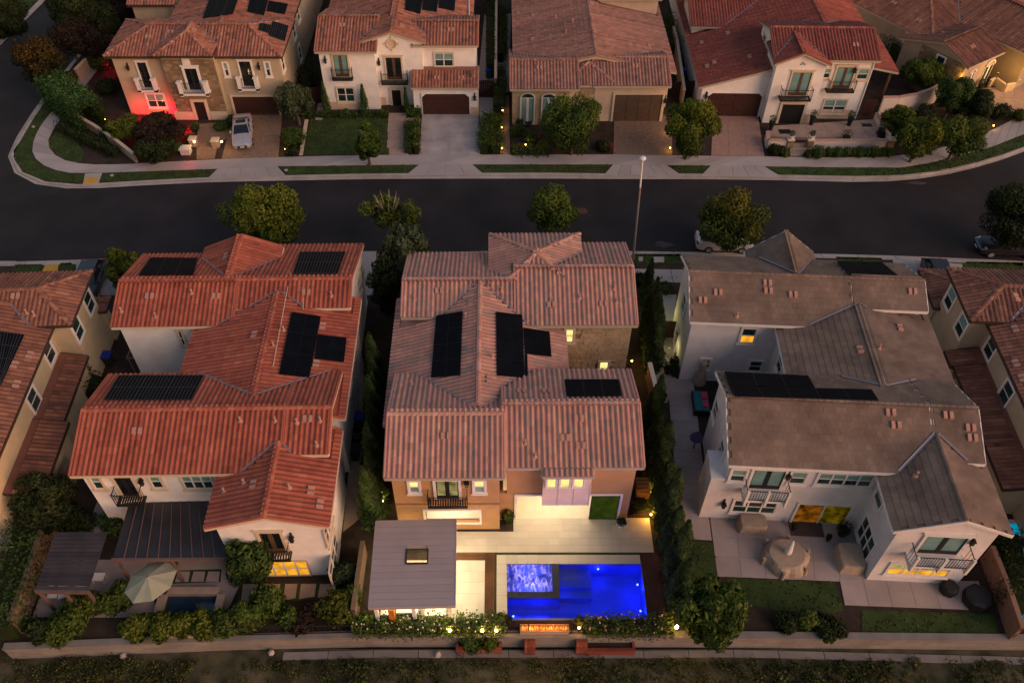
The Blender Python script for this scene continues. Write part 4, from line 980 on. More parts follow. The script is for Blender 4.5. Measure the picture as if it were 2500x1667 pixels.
# --- pale grey house, flat grey tiles, right
def right_house():
    f = Frame(G(zF(1300, 1000)), -3.4)
    H = house(f, 'villa', 'pale lavender-grey two-storey house with flat grey-brown roof tiles, right of the tall cypresses')
    p = .45
    r1 = f.gx(zF(500, 937), zF(900, 632), zF(350, 508), zF(225, 935), zF(1270, 965), p=p)
    P = r1['planes'][0]; yb = f.hit(zF(1600, 855), *P)[1]; xr = f.hit(zF(1742, 862), *P)[0]; yr = r1['edges'][0][0][1]
    r2 = f.gx(yb, yr, r1['rect'][3] - .05, r1['rect'][1] - .1, xr, ze=P[1] * yb + P[2], p=p)
    t = f.match(r1['edges'][0][0][2] - .01, zF(575, 490), zF(875, 480), zF(1018, 528), yr - .02, 0, ze=6.35, p=.80)
    zr_ = t['edges'][0][0][2]; t['rect'][3] = f.hit(zF(840, 345), 0, 0, zr_)[1]; t['edges'] = [(t['edges'][0][0], (t['edges'][0][1][0], t['rect'][3], zr_))]
    r3 = f.gx(zI(800, 370), zF(1270, 1440), zF(600, 1252), zI(410, 350), zI(1580, 400), p=p)
    Q = r3['planes'][0]; yb = f.hit(zI(1835, 345), *Q)[1]; xr = f.hit(zI(1840, 340), *Q)[0]; yr3 = r3['edges'][0][0][1]
    r4 = f.gx(yb, yr3, r3['rect'][3], r3['rect'][1] - .1, xr, ze=Q[1] * yb + Q[2], p=p)
    m = f.match(r1['edges'][0][0][2] - .75, zF(802, 1105), zF(1377, 1065), zF(1820, 1100), yr3 + .3, yr - 1.2, ze=5.9, p=p, fixp=True)
    wg = f.gy(zI(1282, 560), zI(1630, 355), zS(850, 1200), zI(1325, 720), yr3 - .4, ze=5.9, p=.42)
    finish(f, H, 'slate', M_lav, style='flat', fascia=M_trim, seed=13, max_tiles=300)
    w = Wall(f, H, 'S', pl(f, r1, 'S')); b = w.box(zF(575, 968), zF(620, 1058))
    w.win(zF(560, 968), zF(622, 1060), pane=M_glass, low=M_lito); w.win(zT(640, 1080), zT(705, 1165), pane=M_blind, low=M_glass); w.win(zT(1108, 1098), zT(1195, 1195), pane=M_glass, low=M_glass)
    ww = Wall(f, H, 'W', pl(f, r1, 'W'))
    for q_ in (zT(475, 560), zT(405, 870)): q = ww.at(q_); window(H, ww.mp, q[0] - .5, q[0] + .5, q[1] - .75, q[1] + .75, pane=M_glass)
    wm = Wall(f, H, 'W', pl(f, m, 'W')); q = wm.at(zF(800, 1195)); window(H, wm.mp, q[0] - .5, q[0] + .5, q[1] - .75, q[1] + .75, pane=M_glass, low=M_glass)
    w3 = Wall(f, H, 'S', pl(f, r3, 'S'))
    w3.win(zI(432, 375), zI(490, 440)); w3.win(zI(765, 388), zI(822, 455)); w3.win(zI(920, 395), zI(1190, 470), cols=4)
    w3.french(zI(555, 375), zI(685, 485), trim=M_trim, wood=M_black, glass=M_blind); b = w3.box(zI(555, 375), zI(685, 485)); balcony(H, w3.mp, b[0] - .35, b[1] + .35, b[2] - .05, dep=.9, slab=M_trim, posts=M_trim)
    w3.win(zI(445, 545), zI(655, 620), cols=3, pane=M_glass, low=M_glass)
    w3.lantern(zI(382, 560)); w3.lantern(zI(742, 400))
    b = w3.box(zI(805, 565), zI(1045, 670)); s = MB(); ring(s, w3.mp, b[0], b[1], .08, b[3], .14, 0, .1, bottom=False); mbox(s, w3.mp, (b[0] + b[1]) / 2 - .05, (b[0] + b[1]) / 2 + .05, 0, .08, .08, b[3]); d = s.build('sliding_door', M_trim, H)
    for k in (0, 1):
        s = MB(); c = (b[0] + b[1]) / 2; mbox(s, w3.mp, (b[0], c + .05)[k], (c - .05, b[1])[k], .005, .03, .1, b[3]); s.build('pane', emis('amber_room_glow', (.80, .26, .015), .05, .95) if k == 0 else emis('olive_room_glow', (.50, .33, .01), .045, .95), d)
    wv = Wall(f, H, 'S', pl(f, wg, 'S'))
    b = wv.box(zO(775, 465), zO(1050, 640)); wv.french(zO(800, 468), zO(1055, 640), trim=M_trim, wood=M_black, glass=M_blind); balcony(H, wv.mp, b[0] - .35, b[1] + .45, b[2] - .05, dep=.9, slab=M_trim, posts=M_trim); wv.lantern(zO(1212, 500))
    wv.win(zO(480, 720), zO(960, 840), cols=4, pane=M_litdim, low=M_lito)
    ww = Wall(f, H, 'W', pl(f, wg, 'W')); b = ww.box(zO(165, 400), zO(265, 700)); q0 = ww.at(zO(225, 290)); q1 = ww.at(zO(240, 720)); window(H, ww.mp, min(q0[0], q1[0]) + .1, max(q0[0], q1[0]) - .2, .5, 2.4, cols=3, pane=M_glass, low=M_glass)
    q = ww.at(zO(372, 125)); window(H, ww.mp, q[0] - .5, q[0] + .5, q[1] - .6, q[1] + .6, pane=M_glass)
    ws = Wall(f, H, 'W', pl(f, r3, 'W'))
    for q_ in (zI(340, 50), zI(372, 270)): q = ws.at(q_); window(H, ws.mp, q[0] - .45, q[0] + .45, q[1] - .7, q[1] + .7, pane=M_glass)
    q = ws.at(zI(318, 490)); window(H, ws.mp, q[0] - .5, q[0] + .5, .9, 2.3, pane=M_glass)
    # chimney boxed out of the left wall
    q = ws.at(zI(300, 180)); s = MB(); y_ = ws.fr.atx(zI(300, 480), ws.pc - .75)[1]
    s.box(ws.pc - .8, ws.pc - .002, y_ , y_ + 2.0, 0, 4.2); s.build('chimney_box', M_lav, H)
    solar(H, f, r3['planes'][1], [zF(508, 1402), zF(1425, 1428), zF(1380, 1358), zF(470, 1338)], 5, 1); solar(H, f, r3['planes'][1], [zF(468, 1330), zF(1018, 1345), zF(975, 1270), zF(440, 1244)], 3, 1)
    solar(H, f, r2['planes'][1], [zF(1245, 630), zF(1555, 638), zF(1445, 548), zF(1158, 540)], 3, 1)
    A, B = m['planes']
    vents(H, f, P, [zF(400, 745), zF(302, 795), zF(715, 685), zF(720, 735), zF(878, 760), zF(1640, 740)]); vents(H, f, P, [zF(518, 895)], 'pipe'); vents(H, f, B, [zF(1425, 1100)], 'pipe'); vents(H, f, B, [zF(1560, 970)]); vents(H, f, A, [zF(1305, 1110)])
    vents(H, f, Q, [zI(1310, 65), zI(1340, 135), zI(1755, 150), zI(1765, 205), zI(1630, 80)]); vents(H, f, wg['planes'][0], [zI(1450, 415)], 'pipe')
    return f, H, dict(r1=r1, r3=r3, wg=wg, m=m)

def left_edge_house():
    f = Frame(G(zP(400, 900)), 3.0)
    H = house(f, 'villa', 'cream two-storey house with brown-red tiles, cut by the left edge of the photo')
    x1, y0, _ = f.atz(zP(675, 755), 6.3); xf, y1, _ = f.atz(zP(880, 240), 6.3)
    h = f.hip((x1 + xf) / 2 - 13, (x1 + xf) / 2, y0, y1)
    xe = f.atz(zP(375, 1075), 5.9)[0]; ya = f.atz(zQ(0, 850), 5.9)[1]
    m = f.gy(xe - 9.5, xe - 4.75, xe, ya - 1, h['rect'][3] - 3.5, ze=5.9)
    sx, sy, _ = f.atz(zP(895, 1045), 3.1)
    s1x0 = xe - .45; 
    sh_a = f.atz(zQ(650, 335), 3.1); sh_b = f.atz(zQ(380, 1100), 3.1)
    sh1 = f.shed(xe - .45, sh_a[0] + .0, sh_a[1], sy, 3.1, .22, low='R', inset=(0, .4, .1, .1))
    sh2 = f.shed(xe - .45, sh_b[0] + .25, sh_b[1], sh_a[1] - .02, 3.1, .22, low='R', inset=(0, .4, .3, .1))
    q = f.atz(zP(1055, 490), 3.3); q2 = f.atz(zP(935, 625), 3.3); hp = f.hip(q[0] - 2.6, q[0], q2[1], q[1], ze=3.3, inset=(.3, .3, .3, .3), p=.3)
    finish(f, H, 'brown', M_cream, fascia=M_fascd, seed=14)
    we = Wall(f, H, 'E', pl(f, h, 'E'))
    for q_ in (zP(850, 540), zP(742, 795)): q = we.at(q_); window(H, we.mp, q[0] - .55, q[0] + .55, q[1] - .75, q[1] + .75, pane=M_glass, sill=False)
    we = Wall(f, H, 'E', pl(f, m, 'E'))
    for q_ in (zP(465, 1015), zP(320, 1470)): q = we.at(q_); window(H, we.mp, q[0] - .55, q[0] + .55, q[1] - .75, q[1] + .75, pane=M_glass, sill=False)
    # single-storey rear wing wall with window
    ws = Wall(f, H, 'S', pl(f, sh2, 'S')); b = ws.box(zQ(0, 1215), zQ(235, 1345)); 
    s = MB(); s.box(b[0] - 3, sh2['wall'][0] + .1, ws.pc - .003, ws.pc + 3, 0, 3.4); s.build('wall', M_cream, H)
    window(H, ws.mp, b[0] - .6, b[1], b[2], b[3], cols=3, pane=M_glass)
    solar(H, f, m['planes'][1], [zP(-60, 1330), zP(10, 1330), zP(235, 850), zP(-20, 815)], 2, 4, frame=M_pvf, cells=4)
    vents(H, f, h['planes'][2], [zP(150, 490)]); vents(H, f, h['planes'][2], [zP(260, 650), zP(330, 665)], 'pipe'); vents(H, f, m['planes'][1], [zP(290, 1050), zP(140, 1145), zP(165, 1330)])
    return f, H
def right_edge_house():
    f = Frame(G(zR(800, 800)), -3.4)
    H = house(f, 'villa', 'tan two-storey house with dark red-brown tiles, cut by the right edge of the photo')
    x0, y0, _ = f.atz(zR(665, 715), 6.3); xf, y1, _ = f.atz(zR(445, 212), 6.3)
    h = f.hip((x0 + xf) / 2, (x0 + xf) / 2 + 13, y0, y1)
    xe = f.atz(zR(965, 1030), 5.9)[0]; 
    m = f.gy(xe, xe + 4.5, xe + 9, y0 - 16, y1 - 3.5, ze=5.9)
    a = f.atz(zR(480, 1150), 3.1); b = f.atz(zS(900, 1090), 3.1); far = f.atz(zR(420, 1000), 3.1)[1]
    sh1 = f.shed(a[0], xe + .45, a[1], far, 3.1, .22, low='L', inset=(.4, 0, .1, .1))
    sh2 = f.shed(b[0], xe + .45, b[1], a[1] - .02, 3.1, .22, low='L', inset=(.4, 0, .3, .1))
    q = f.atz(zR(260, 440), 3.3); hp = f.hip(q[0], q[0] + 4, f.atz(zR(370, 590), 3.3)[1], f.atz(zR(370, 590), 3.3)[1] + 4, ze=3.3, p=.3, inset=(.3, .3, .3, .3))
    finish(f, H, 'brown', M_tan, fascia=M_fascd, seed=15)
    ww = Wall(f, H, 'W', pl(f, h, 'W'))
    for q_ in (zR(475, 505), zR(580, 765)): q = ww.at(q_); window(H, ww.mp, q[0] - .55, q[0] + .55, q[1] - .75, q[1] + .75, pane=M_blind, sill=False)
    ww = Wall(f, H, 'W', pl(f, m, 'W'))
    for q_ in (zR(860, 975), zR(1010, 1410)): q = ww.at(q_); window(H, ww.mp, q[0] - .55, q[0] + .55, q[1] - .75, q[1] + .75, pane=M_glass, low=M_glass, sill=False)
    vents(H, f, h['planes'][1], [zR(1100, 500)]); vents(H, f, m['planes'][0], [zR(1090, 1130), zR(1150, 1270), zR(1085, 800)])
    return f, H

# --- far side of the street
def far_a():
    f = Frame(G(zA(1600, 830)), 0.)
    H = house(f, 'villa', 'beige two-storey house with hipped tile roof, red-lit wall and a silver car on its driveway')
    z = 6.35; x0, y0, _ = f.atz(zA(742, 405), z); x1 = f.atz(zA(2022, 405), z)[0]; p = .36
    yr = f.hit(zA(1400, 178), 0, p, z - p * y0)[1]
    h = f.hip(x0, x1, y0, 2 * yr - y0, ze=z, p=p)
    tx0, tx1 = f.atz(zA(1100, 400), z)[0], f.atz(zA(1520, 400), z)[0]
    ty = y0 - .75; tz = f.aty(zA(1300, 402), ty)[2]; tx0, tx1 = f.atz(zA(1100, 400), tz)[0], f.atz(zA(1520, 400), tz)[0]
    hw_ = (tx1 - tx0) / 2; tp = .18
    while tp < .4 and proj(*f.w((tx0 + tx1) / 2, ty + hw_)[:2], tz + tp * hw_)[1] > 70: tp += .01
    t = f.hip(tx0, tx1, ty, yr + .1, ze=tz, p=tp, open='F', inset=(.4, .1, .45, .2))
    zt_ = h['planes'][2][1] * yr + h['planes'][2][2]; xrt = f.atz(zA(2128, 70), z - .1)[0]; hw = 6.0; b = f.gy(xrt - 2 * hw, xrt - hw, xrt, yr - .0, yr + 22, ze=z - .1, p=(zt_ - z + .05) / hw)
    bw = f.gx(2 * yr - y0 + 3.0, 2 * yr - y0 + 6.5, 2 * yr - y0 + 10, f.atz(zA(1110, 60), 3)[0], f.atz(zA(1420, 60), 3)[0], ze=6.4)
    finish(f, H, 'mix', M_tan, fascia=M_fascd, seed=21)
    w = Wall(f, H, 'S', pl(f, h, 'S')); wt = Wall(f, H, 'S', pl(f, t, 'S'))
    c = w.box(zA(975, 445), zA(1110, 628)); w.french(zA(980, 447), zA(1105, 628), trim=M_trim, wood=M_black); balcony(H, w.mp, c[0] - .45, c[1] + .45, c[2] + .05, piers=M_trim, slab=M_trim, dep=.65, h=1.05)
    w.win(zA(1045, 675), zA(1200, 768), cols=2, pane=M_blind); w.win(zA(1597, 450), zA(1650, 545)); w.win(zA(1897, 447), zA(1948, 545))
    c = w.box(zA(1712, 440), zA(1835, 618)); w.french(zA(1712, 440), zA(1835, 618), trim=M_trim, wood=M_black); balcony(H, w.mp, c[0] - .45, c[1] + .45, c[2] + .05, piers=M_trim, slab=M_trim, dep=.65, h=1.05)
    w.lantern(zA(918, 475)); w.lantern(zA(1857, 470))
    w.garage(zA(1665, 692), zA(2010, 825), trim=M_trimb)
    # stone faced tower: porch block standing proud
    x_a, x_b = wt.at(zA(1300, 880))[0], wt.at(zA(1632, 880))[0]
    xa2 = t['wall'][0]; x_b = t['wall'][1]; x_a = xa2
    s = MB(); mbox(s, wt.mp, xa2, x_b, 0, .03, 0, 6.2); so = s.build('stone_wall', M_stoned, H)
    door = wt.box(zA(1388, 725), zA(1512, 885)); dr = (door[0], door[1], 0, door[3])
    fb = wt.box(zA(1322, 488), zA(1452, 640))
    stones(so, mapper('S', wt.pc - .03), xa2, x_b, .9, 6.15, M_stoned, w=.42, h=.25, holes=((dr[0] - .3, dr[1] + .3, 0, dr[3] + .35), (fb[0] - .3, fb[1] + .3, fb[2] - .3, fb[3] + .3)), seed=5)
    m3 = mapper('S', wt.pc - .07)
    french(H, m3, fb[0], fb[1], fb[2], fb[3], trim=M_trim, wood=M_black, tw=.22); balcony(H, m3, fb[0] - .8, fb[1] + .8, fb[2] + .0, piers=M_trim, slab=M_trim, dep=.8, h=1.05)
    s = MB(); q = wt.at(zA(1335, 435)); mbox(s, m3, q[0] - .35, q[0] + .35, 0, .1, q[1] - .4, q[1] + .4); mbox(s, m3, q[0] - .22, q[0] + .22, .1, .14, q[1] - .25, q[1] + .25); s.build('carved_plaque', M_trim, H)
    s = MB(); ring(s, m3, dr[0], dr[1], 0, dr[3], .26, -.02, .16, bottom=False); mbox(s, m3, dr[0], dr[1], -.02, .01, 0, dr[3]); pd = s.build('porch_surround', M_trimb, H)
    s = MB(); mbox(s, m3, dr[0] + .02, dr[1] - .02, .01, .03, 0, dr[3] - .02); s.build('porch_shade_panel', M_dark, pd)  # solid black sheet on the wall, shade of the porch put into its colour
    for u0, u1 in ((x_a - .3, dr[0] - .3), (dr[1] + .3, x_b)):
        s = MB(); mbox(s, m3, u0, u1, 0, .12, 0, .85); s.build('plinth', M_trimb, H)
    we = Wall(f, H, 'E', pl(f, h, 'E')); we2 = Wall(f, H, 'E', pl(f, b, 'E'))
    for q_ in (zA(2028, 450),): q = we.at(q_); window(H, we.mp, q[0] - .5, q[0] + .4, q[1] - .7, q[1] + .7, pane=M_glass)
    for q_ in (zA(2060, 375), zA(2082, 282), zA(2108, 222), zA(2150, 380), zA(2138, 100)): q = we2.at(q_); window(H, we2.mp, q[0] - .5, q[0] + .5, q[1] - .7, q[1] + .7, pane=M_glass)
    wb = Wall(f, H, 'S', pl(f, bw, 'S')); wb.win(zA(1240, 48), zA(1358, 128), cols=2)
    solar(H, f, h['planes'][1], [zA(1930, 255), zA(2045, 295), zA(2072, 185), zA(1958, 152)], 2, 2, frame=M_pvf, cells=4); solar(H, f, h['planes'][1], [zA(1855, 215), zA(1930, 240), zA(1945, 180), zA(1868, 165)], 2, 1, frame=M_pvf, cells=3)
    solar(H, f, b['planes'][1], [zA(1775, 85), zA(1895, 110), zA(1925, 0), zA(1795, -10)], 2, 1); solar(H, f, b['planes'][1], [zA(1915, 80), zA(2045, 100), zA(2068, 30), zA(1930, 5)], 2, 1)
    solar(H, f, b['planes'][0], [zA(1455, 130), zA(1670, 100), zA(1710, -10), zA(1500, 0)], 3, 2)
    vents(H, f, h['planes'][2], [zA(1065, 270), zA(1225, 235)]); vents(H, f, t['planes'][1], [zA(1395, 225)])
    return f, H, h, t, w, dr
def far_b():
    f = Frame(G(zB(750, 820)), 0.)
    H = house(f, 'villa', 'white two-storey house with a round gable window and pale concrete driveway')
    z = 6.35; p = .33
    y0 = f.atz(zB(400, 370), z)[1]
    lw = f.gx(zB(400, 370), zB(400, 116), zB(400, 116) if 0 else y0 + 8.4, zB(198, 370), zB(640, 370), ze=z, p=p)
    yr = lw['edges'][0][0][1]
    cg = f.gy(zB(512, 303), zB(752, 190), zB(992, 303), 0, yr + 2, ze=6.75, p=p, inset=(.35, .35, .28, .2))
    xr = cg['edges'][0][0][0]; cg['rect'][2] = f.atz(zB(512, 303), 6.75)[1]; cg['edges'] = [((xr, cg['rect'][2], cg['edges'][0][0][2]), cg['edges'][0][1])]
    rw = f.gx(zB(1200, 325), zB(1200, 152), yr + 3, zB(900, 325), zB(1372, 325), ze=z, p=p)
    zr_ = cg['edges'][0][0][2]; hw = 7.3
    mb = f.gy(xr - hw, xr, xr + hw, yr - .2, yr + 24, ze=zr_ - p * hw, p=p)
    gz = 3.15; gs = f.shed(f.atz(zB(892, 628), gz)[0], f.atz(zB(1375, 628), gz)[0], f.atz(zB(1100, 628), gz)[1], rw['rect'][2] + .5, gz, .34, inset=(.1, .1, .35, 0))
    finish(f, H, 'mix', M_white, fascia=M_fasc, seed=22)
    w = Wall(f, H, 'S', pl(f, lw, 'S')); b = w.box(zB(330, 395), zB(455, 550)); w.french(zB(330, 395), zB(452, 550), glass=M_blind); balcony(H, w.mp, b[0] - .3, b[1] + .3, b[2] - .02, dep=.55)
    w.win(zB(358, 630), zB(492, 728), cols=2, trim=M_trimb, pane=M_glass); w.lantern(zB(277, 425))
    wc = Wall(f, H, 'S', pl(f, cg, 'S')); b = wc.box(zB(708, 412), zB(832, 572)); wc.french(zB(708, 412), zB(832, 572)); balcony(H, wc.mp, b[0] - .55, b[1] + .55, b[2] - .02, dep=.75); wc.lantern(zB(662, 440))
    u, zc = wc.at(zB(752, 315)); s = MB(); 
    for r0, r1_, d0, d1 in ((.52, .40, 0, .10),):
        n = 24; vs = []
        for k in range(n):
            t = 2 * math.pi * k / n
            for r_, d in ((r0, 0), (r0, d1), (r1_, d1), (r1_, 0)): q = wc.mp(u + r_ * math.cos(t), d, zc + r_ * math.sin(t)); vs.append(q)
        s.add(vs, [(4 * k + j, 4 * k + (j + 1) % 4, 4 * ((k + 1) % n) + (j + 1) % 4, 4 * ((k + 1) % n) + j) for k in range(n) for j in range(4)])
    for dx, dz in ((.62, 0), (-.62, 0), (0, .62), (0, -.62)): mbox(s, wc.mp, u + dx - .05, u + dx + .05, 0, .09, zc + dz - .1, zc + dz + .1)
    ro = s.build('round_window', M_trimb, H); s = MB(); s.add([wc.mp(u + .4 * math.cos(2 * math.pi * k / 20), .012, zc + .4 * math.sin(2 * math.pi * k / 20)) for k in range(20)], [tuple(range(20))]); s.build('pane', M_beige, ro)
    d = wc.box(zB(752, 645), zB(832, 810)); s = MB(); ring(s, wc.mp, d[0], d[1], 0, d[3], .24, 0, .12, bottom=False); mbox(s, wc.mp, d[0], d[1], 0, .01, 0, d[3]); o = s.build('porch_surround', M_trimb, H)
    s = MB(); mbox(s, wc.mp, d[0] + .01, d[1] - .01, .01, .02, 0, d[3] - .01); s.build('porch_shade_panel', M_dark, o)  # no recess here: the porch shade is a flat black panel
    wr = Wall(f, H, 'S', pl(f, rw, 'S')); wr.win(zB(1060, 382), zB(1195, 475), cols=2, trim=M_trimb)
    wg = Wall(f, H, 'S', gs['wall'][2]); wg.garage(zB(968, 672), zB(1313, 806), arch=True, trim=M_white, tw=.05); wg.lantern(zB(1350, 690))
    b = wg.at(zB(1352, 718)); 
    num = bpy.data.curves.new('house_number', 'FONT'); num.body = '4272'; num.size = .22; num.align_x = 'CENTER'; num.extrude = .01
    no = bpy.data.objects.new('number_curve', num); col.objects.link(no); nm_ = bpy.data.meshes.new_from_object(no); bpy.data.objects.remove(no); no = link('house_number', nm_, H); num = nm_; nm_.materials.clear(); q = wg.mp(b[0], .02, b[1] - .1); no.location = q; no.rotation_euler = (R(90), 0, 0); num.materials.append(M_iron)
    for (wl, a, e) in ((w, zB(322, 805), zB(540, 805)), (wc, zB(603, 810), zB(722, 810)), (wg, zB(1316, 820), zB(1378, 820))):
        s = MB(); mbox(s, wl.mp, wl.at(a)[0], wl.at(e)[0], 0, .05, 0, .85); s.build('plinth', M_beige, H)
    s = MB(); q = wg.mp(gs['wall'][1], 0, 0); s.box(gs['wall'][1] + .03, gs['wall'][1] + .11, gs['wall'][2] + .05, gs['wall'][2] + .13, 0, 3.0); s.build('downpipe', M_trim, H)
    A, B = mb['planes']
    for q in ([zB(850, 70), zB(960, 98), zB(978, -15), zB(858, -20)], [zB(975, 68), zB(1078, 85), zB(1090, -15), zB(980, -15)], [zB(1092, 55), zB(1205, 78), zB(1212, -15), zB(1095, -20)]): solar(H, f, B, q, 1, 2)
    vents(H, f, lw['planes'][0], [zB(400, 185)]); vents(H, f, rw['planes'][0], [zB(1178, 218)]); vents(H, f, cg['planes'][1], [zB(825, 190)]); vents(H, f, gs['planes'][0], [zB(1078, 565), zB(1252, 563)]); vents(H, f, A, [zB(430, 78), zB(365, 80)], 'pipe')
    s = MB(); a_ = f.hit(zB(1310, 118), *B); b_ = f.hit(zB(1308, -10), *B); s.tube((a_[0], a_[1], a_[2] + .12), (b_[0], b_[1], b_[2] + .12), .05, n=5); s.build('roof_conduit', M_trim, H)
    return f, H, wc, d, wg, gs
def far_c():
    f = Frame(G(zB(2100, 830)), 0.)
    H = house(f, 'villa', 'low single-storey house with broad pinkish tile roof, stone front and two arched doors')
    z = 4.05; p = .36
    lb = f.gx(zB(1800, 640), zB(1800, 432), f.atz(zB(1800, 640), z)[1] + 9, zB(1603, 640), zB(2100, 640), ze=z, p=p)
    yr = lb['edges'][0][0][1]
    rb = f.gx(zC(150, 493), zC(150, 328), yr + 5, zC(-120, 493), zC(326, 493), ze=z, p=p)
    t0, t1 = f.atz(zB(1983, 612), z)[0], f.atz(zB(2372, 612), z)[0]; ty = f.atz(zB(2180, 612), z)[1]
    tw = f.hip(t0, t1, ty, yr + 1.0, ze=z, p=p + .03, open='F')
    zx = f.hit(zB(2160, 300), *[0, p, z - p * lb['rect'][2]])[0]
    xr = (f.atz(zB(1630, 300), 4.2)[0] + f.atz(zC(312, 250), 4.2)[0]) / 2; hw = 7.7
    mb = f.gy(xr - hw, xr, xr + hw, yr + .02, yr + 22, ze=z - .1, p=.215)
    bk = f.gx(yr + 11, yr + 15, yr + 18, xr + 1, xr + hw - .2, ze=5.9, p=p)
    bl = f.gx(yr + 15, yr + 17.5, yr + 20, xr - hw + .3, xr - 2, ze=6.2, p=p)
    finish(f, H, 'rosyfar', M_beige, seed=23)
    w = Wall(f, H, 'S', pl(f, lb, 'S')); s = MB(); u0, u1 = lb['wall'][0], tw['wall'][0] + .2; mbox(s, w.mp, u0, u1, 0, .02, 0, 4.0); so = s.build('stone_wall', M_stone, H)
    holes = []
    for a, b in ((1675, 1780), (1828, 1925)):
        q = w.box(zB(a, 700), zB(b, 830)); q = (q[0], q[1], .05, q[3]); holes.append((q[0] - .1, q[1] + .1, 0, q[3] + .9))
        m2 = mapper('S', w.pc - .05); d = french(H, m2, q[0] + .08, q[1] - .08, .05, q[3], trim=M_trim, wood=M_trim, glass=M_blind, name='arched_door', tw=0)
        g = MB(); n = 12; uc = (q[0] + q[1]) / 2; ro_, ri = (q[1] - q[0]) / 2, (q[1] - q[0]) / 2 - .12; vs = []
        for k in range(n + 1):
            t = math.pi * k / n
            for r_, dd in ((ro_, 0), (ro_, .1), (ri, .1), (ri, 0)): vs.append(m2(uc + r_ * math.cos(t), dd, q[3] + r_ * .75 * math.sin(t)))
        g.add(vs, [(4 * k + j, 4 * k + (j + 1) % 4, 4 * (k + 1) + (j + 1) % 4, 4 * (k + 1) + j) for k in range(n) for j in range(4)])
        mbox(g, m2, q[0], q[0] + .1, 0, .1, .05, q[3]); mbox(g, m2, q[1] - .1, q[1], 0, .1, .05, q[3]); g.build('arch_trim', M_trim, d)
        g = MB(); g.add([m2(uc + ri * math.cos(math.pi * k / n), .015, q[3] + ri * .75 * math.sin(math.pi * k / n)) for k in range(n + 1)], [tuple(range(n + 1))]); g.build('fanlight', M_glass, d)
    stones(so, mapper('S', w.pc - .02), u0, u1, 0, 3.95, M_stone, w=.5, h=.3, holes=holes, seed=8)
    wt = Wall(f, H, 'S', pl(f, tw, 'S')); s = MB(); u0, u1 = tw['wall'][0], tw['wall'][1]; mbox(s, wt.mp, u0, u1, 0, .02, .8, 4.0); so = s.build('stone_wall', M_stone, H); stones(so, mapper('S', wt.pc - .02), u0, u1, .8, 3.95, M_stone, w=.5, h=.3, seed=9)
    s = MB(); mbox(s, wt.mp, u0 - .05, u1 + .05, 0, .12, 0, .8); s.build('plinth', M_trimb, H)
    wg = Wall(f, H, 'S', pl(f, rb, 'S')); wg.garage(zC(5, 542), zC(262, 652), trim=M_trimb, wood=mat('garage_brown', (.10, .065, .045), .6, .15)); wg.lantern(zC(292, 568))
    A, B = mb['planes']
    vents(H, f, lb['planes'][0], [zB(1815, 490)]); vents(H, f, tw['planes'][2], []); vents(H, f, rb['planes'][0], [zC(120, 382)])
    vents(H, f, A, [zB(1765, 115), zB(1762, 288), zB(1660, 100)]); vents(H, f, A, [zB(1930, 135), zB(2003, 242), zB(2052, 165)], 'pipe'); vents(H, f, B, [zB(2190, 35), zB(2212, 230), zC(200, 268), zC(40, 20)])
    return f, H, w
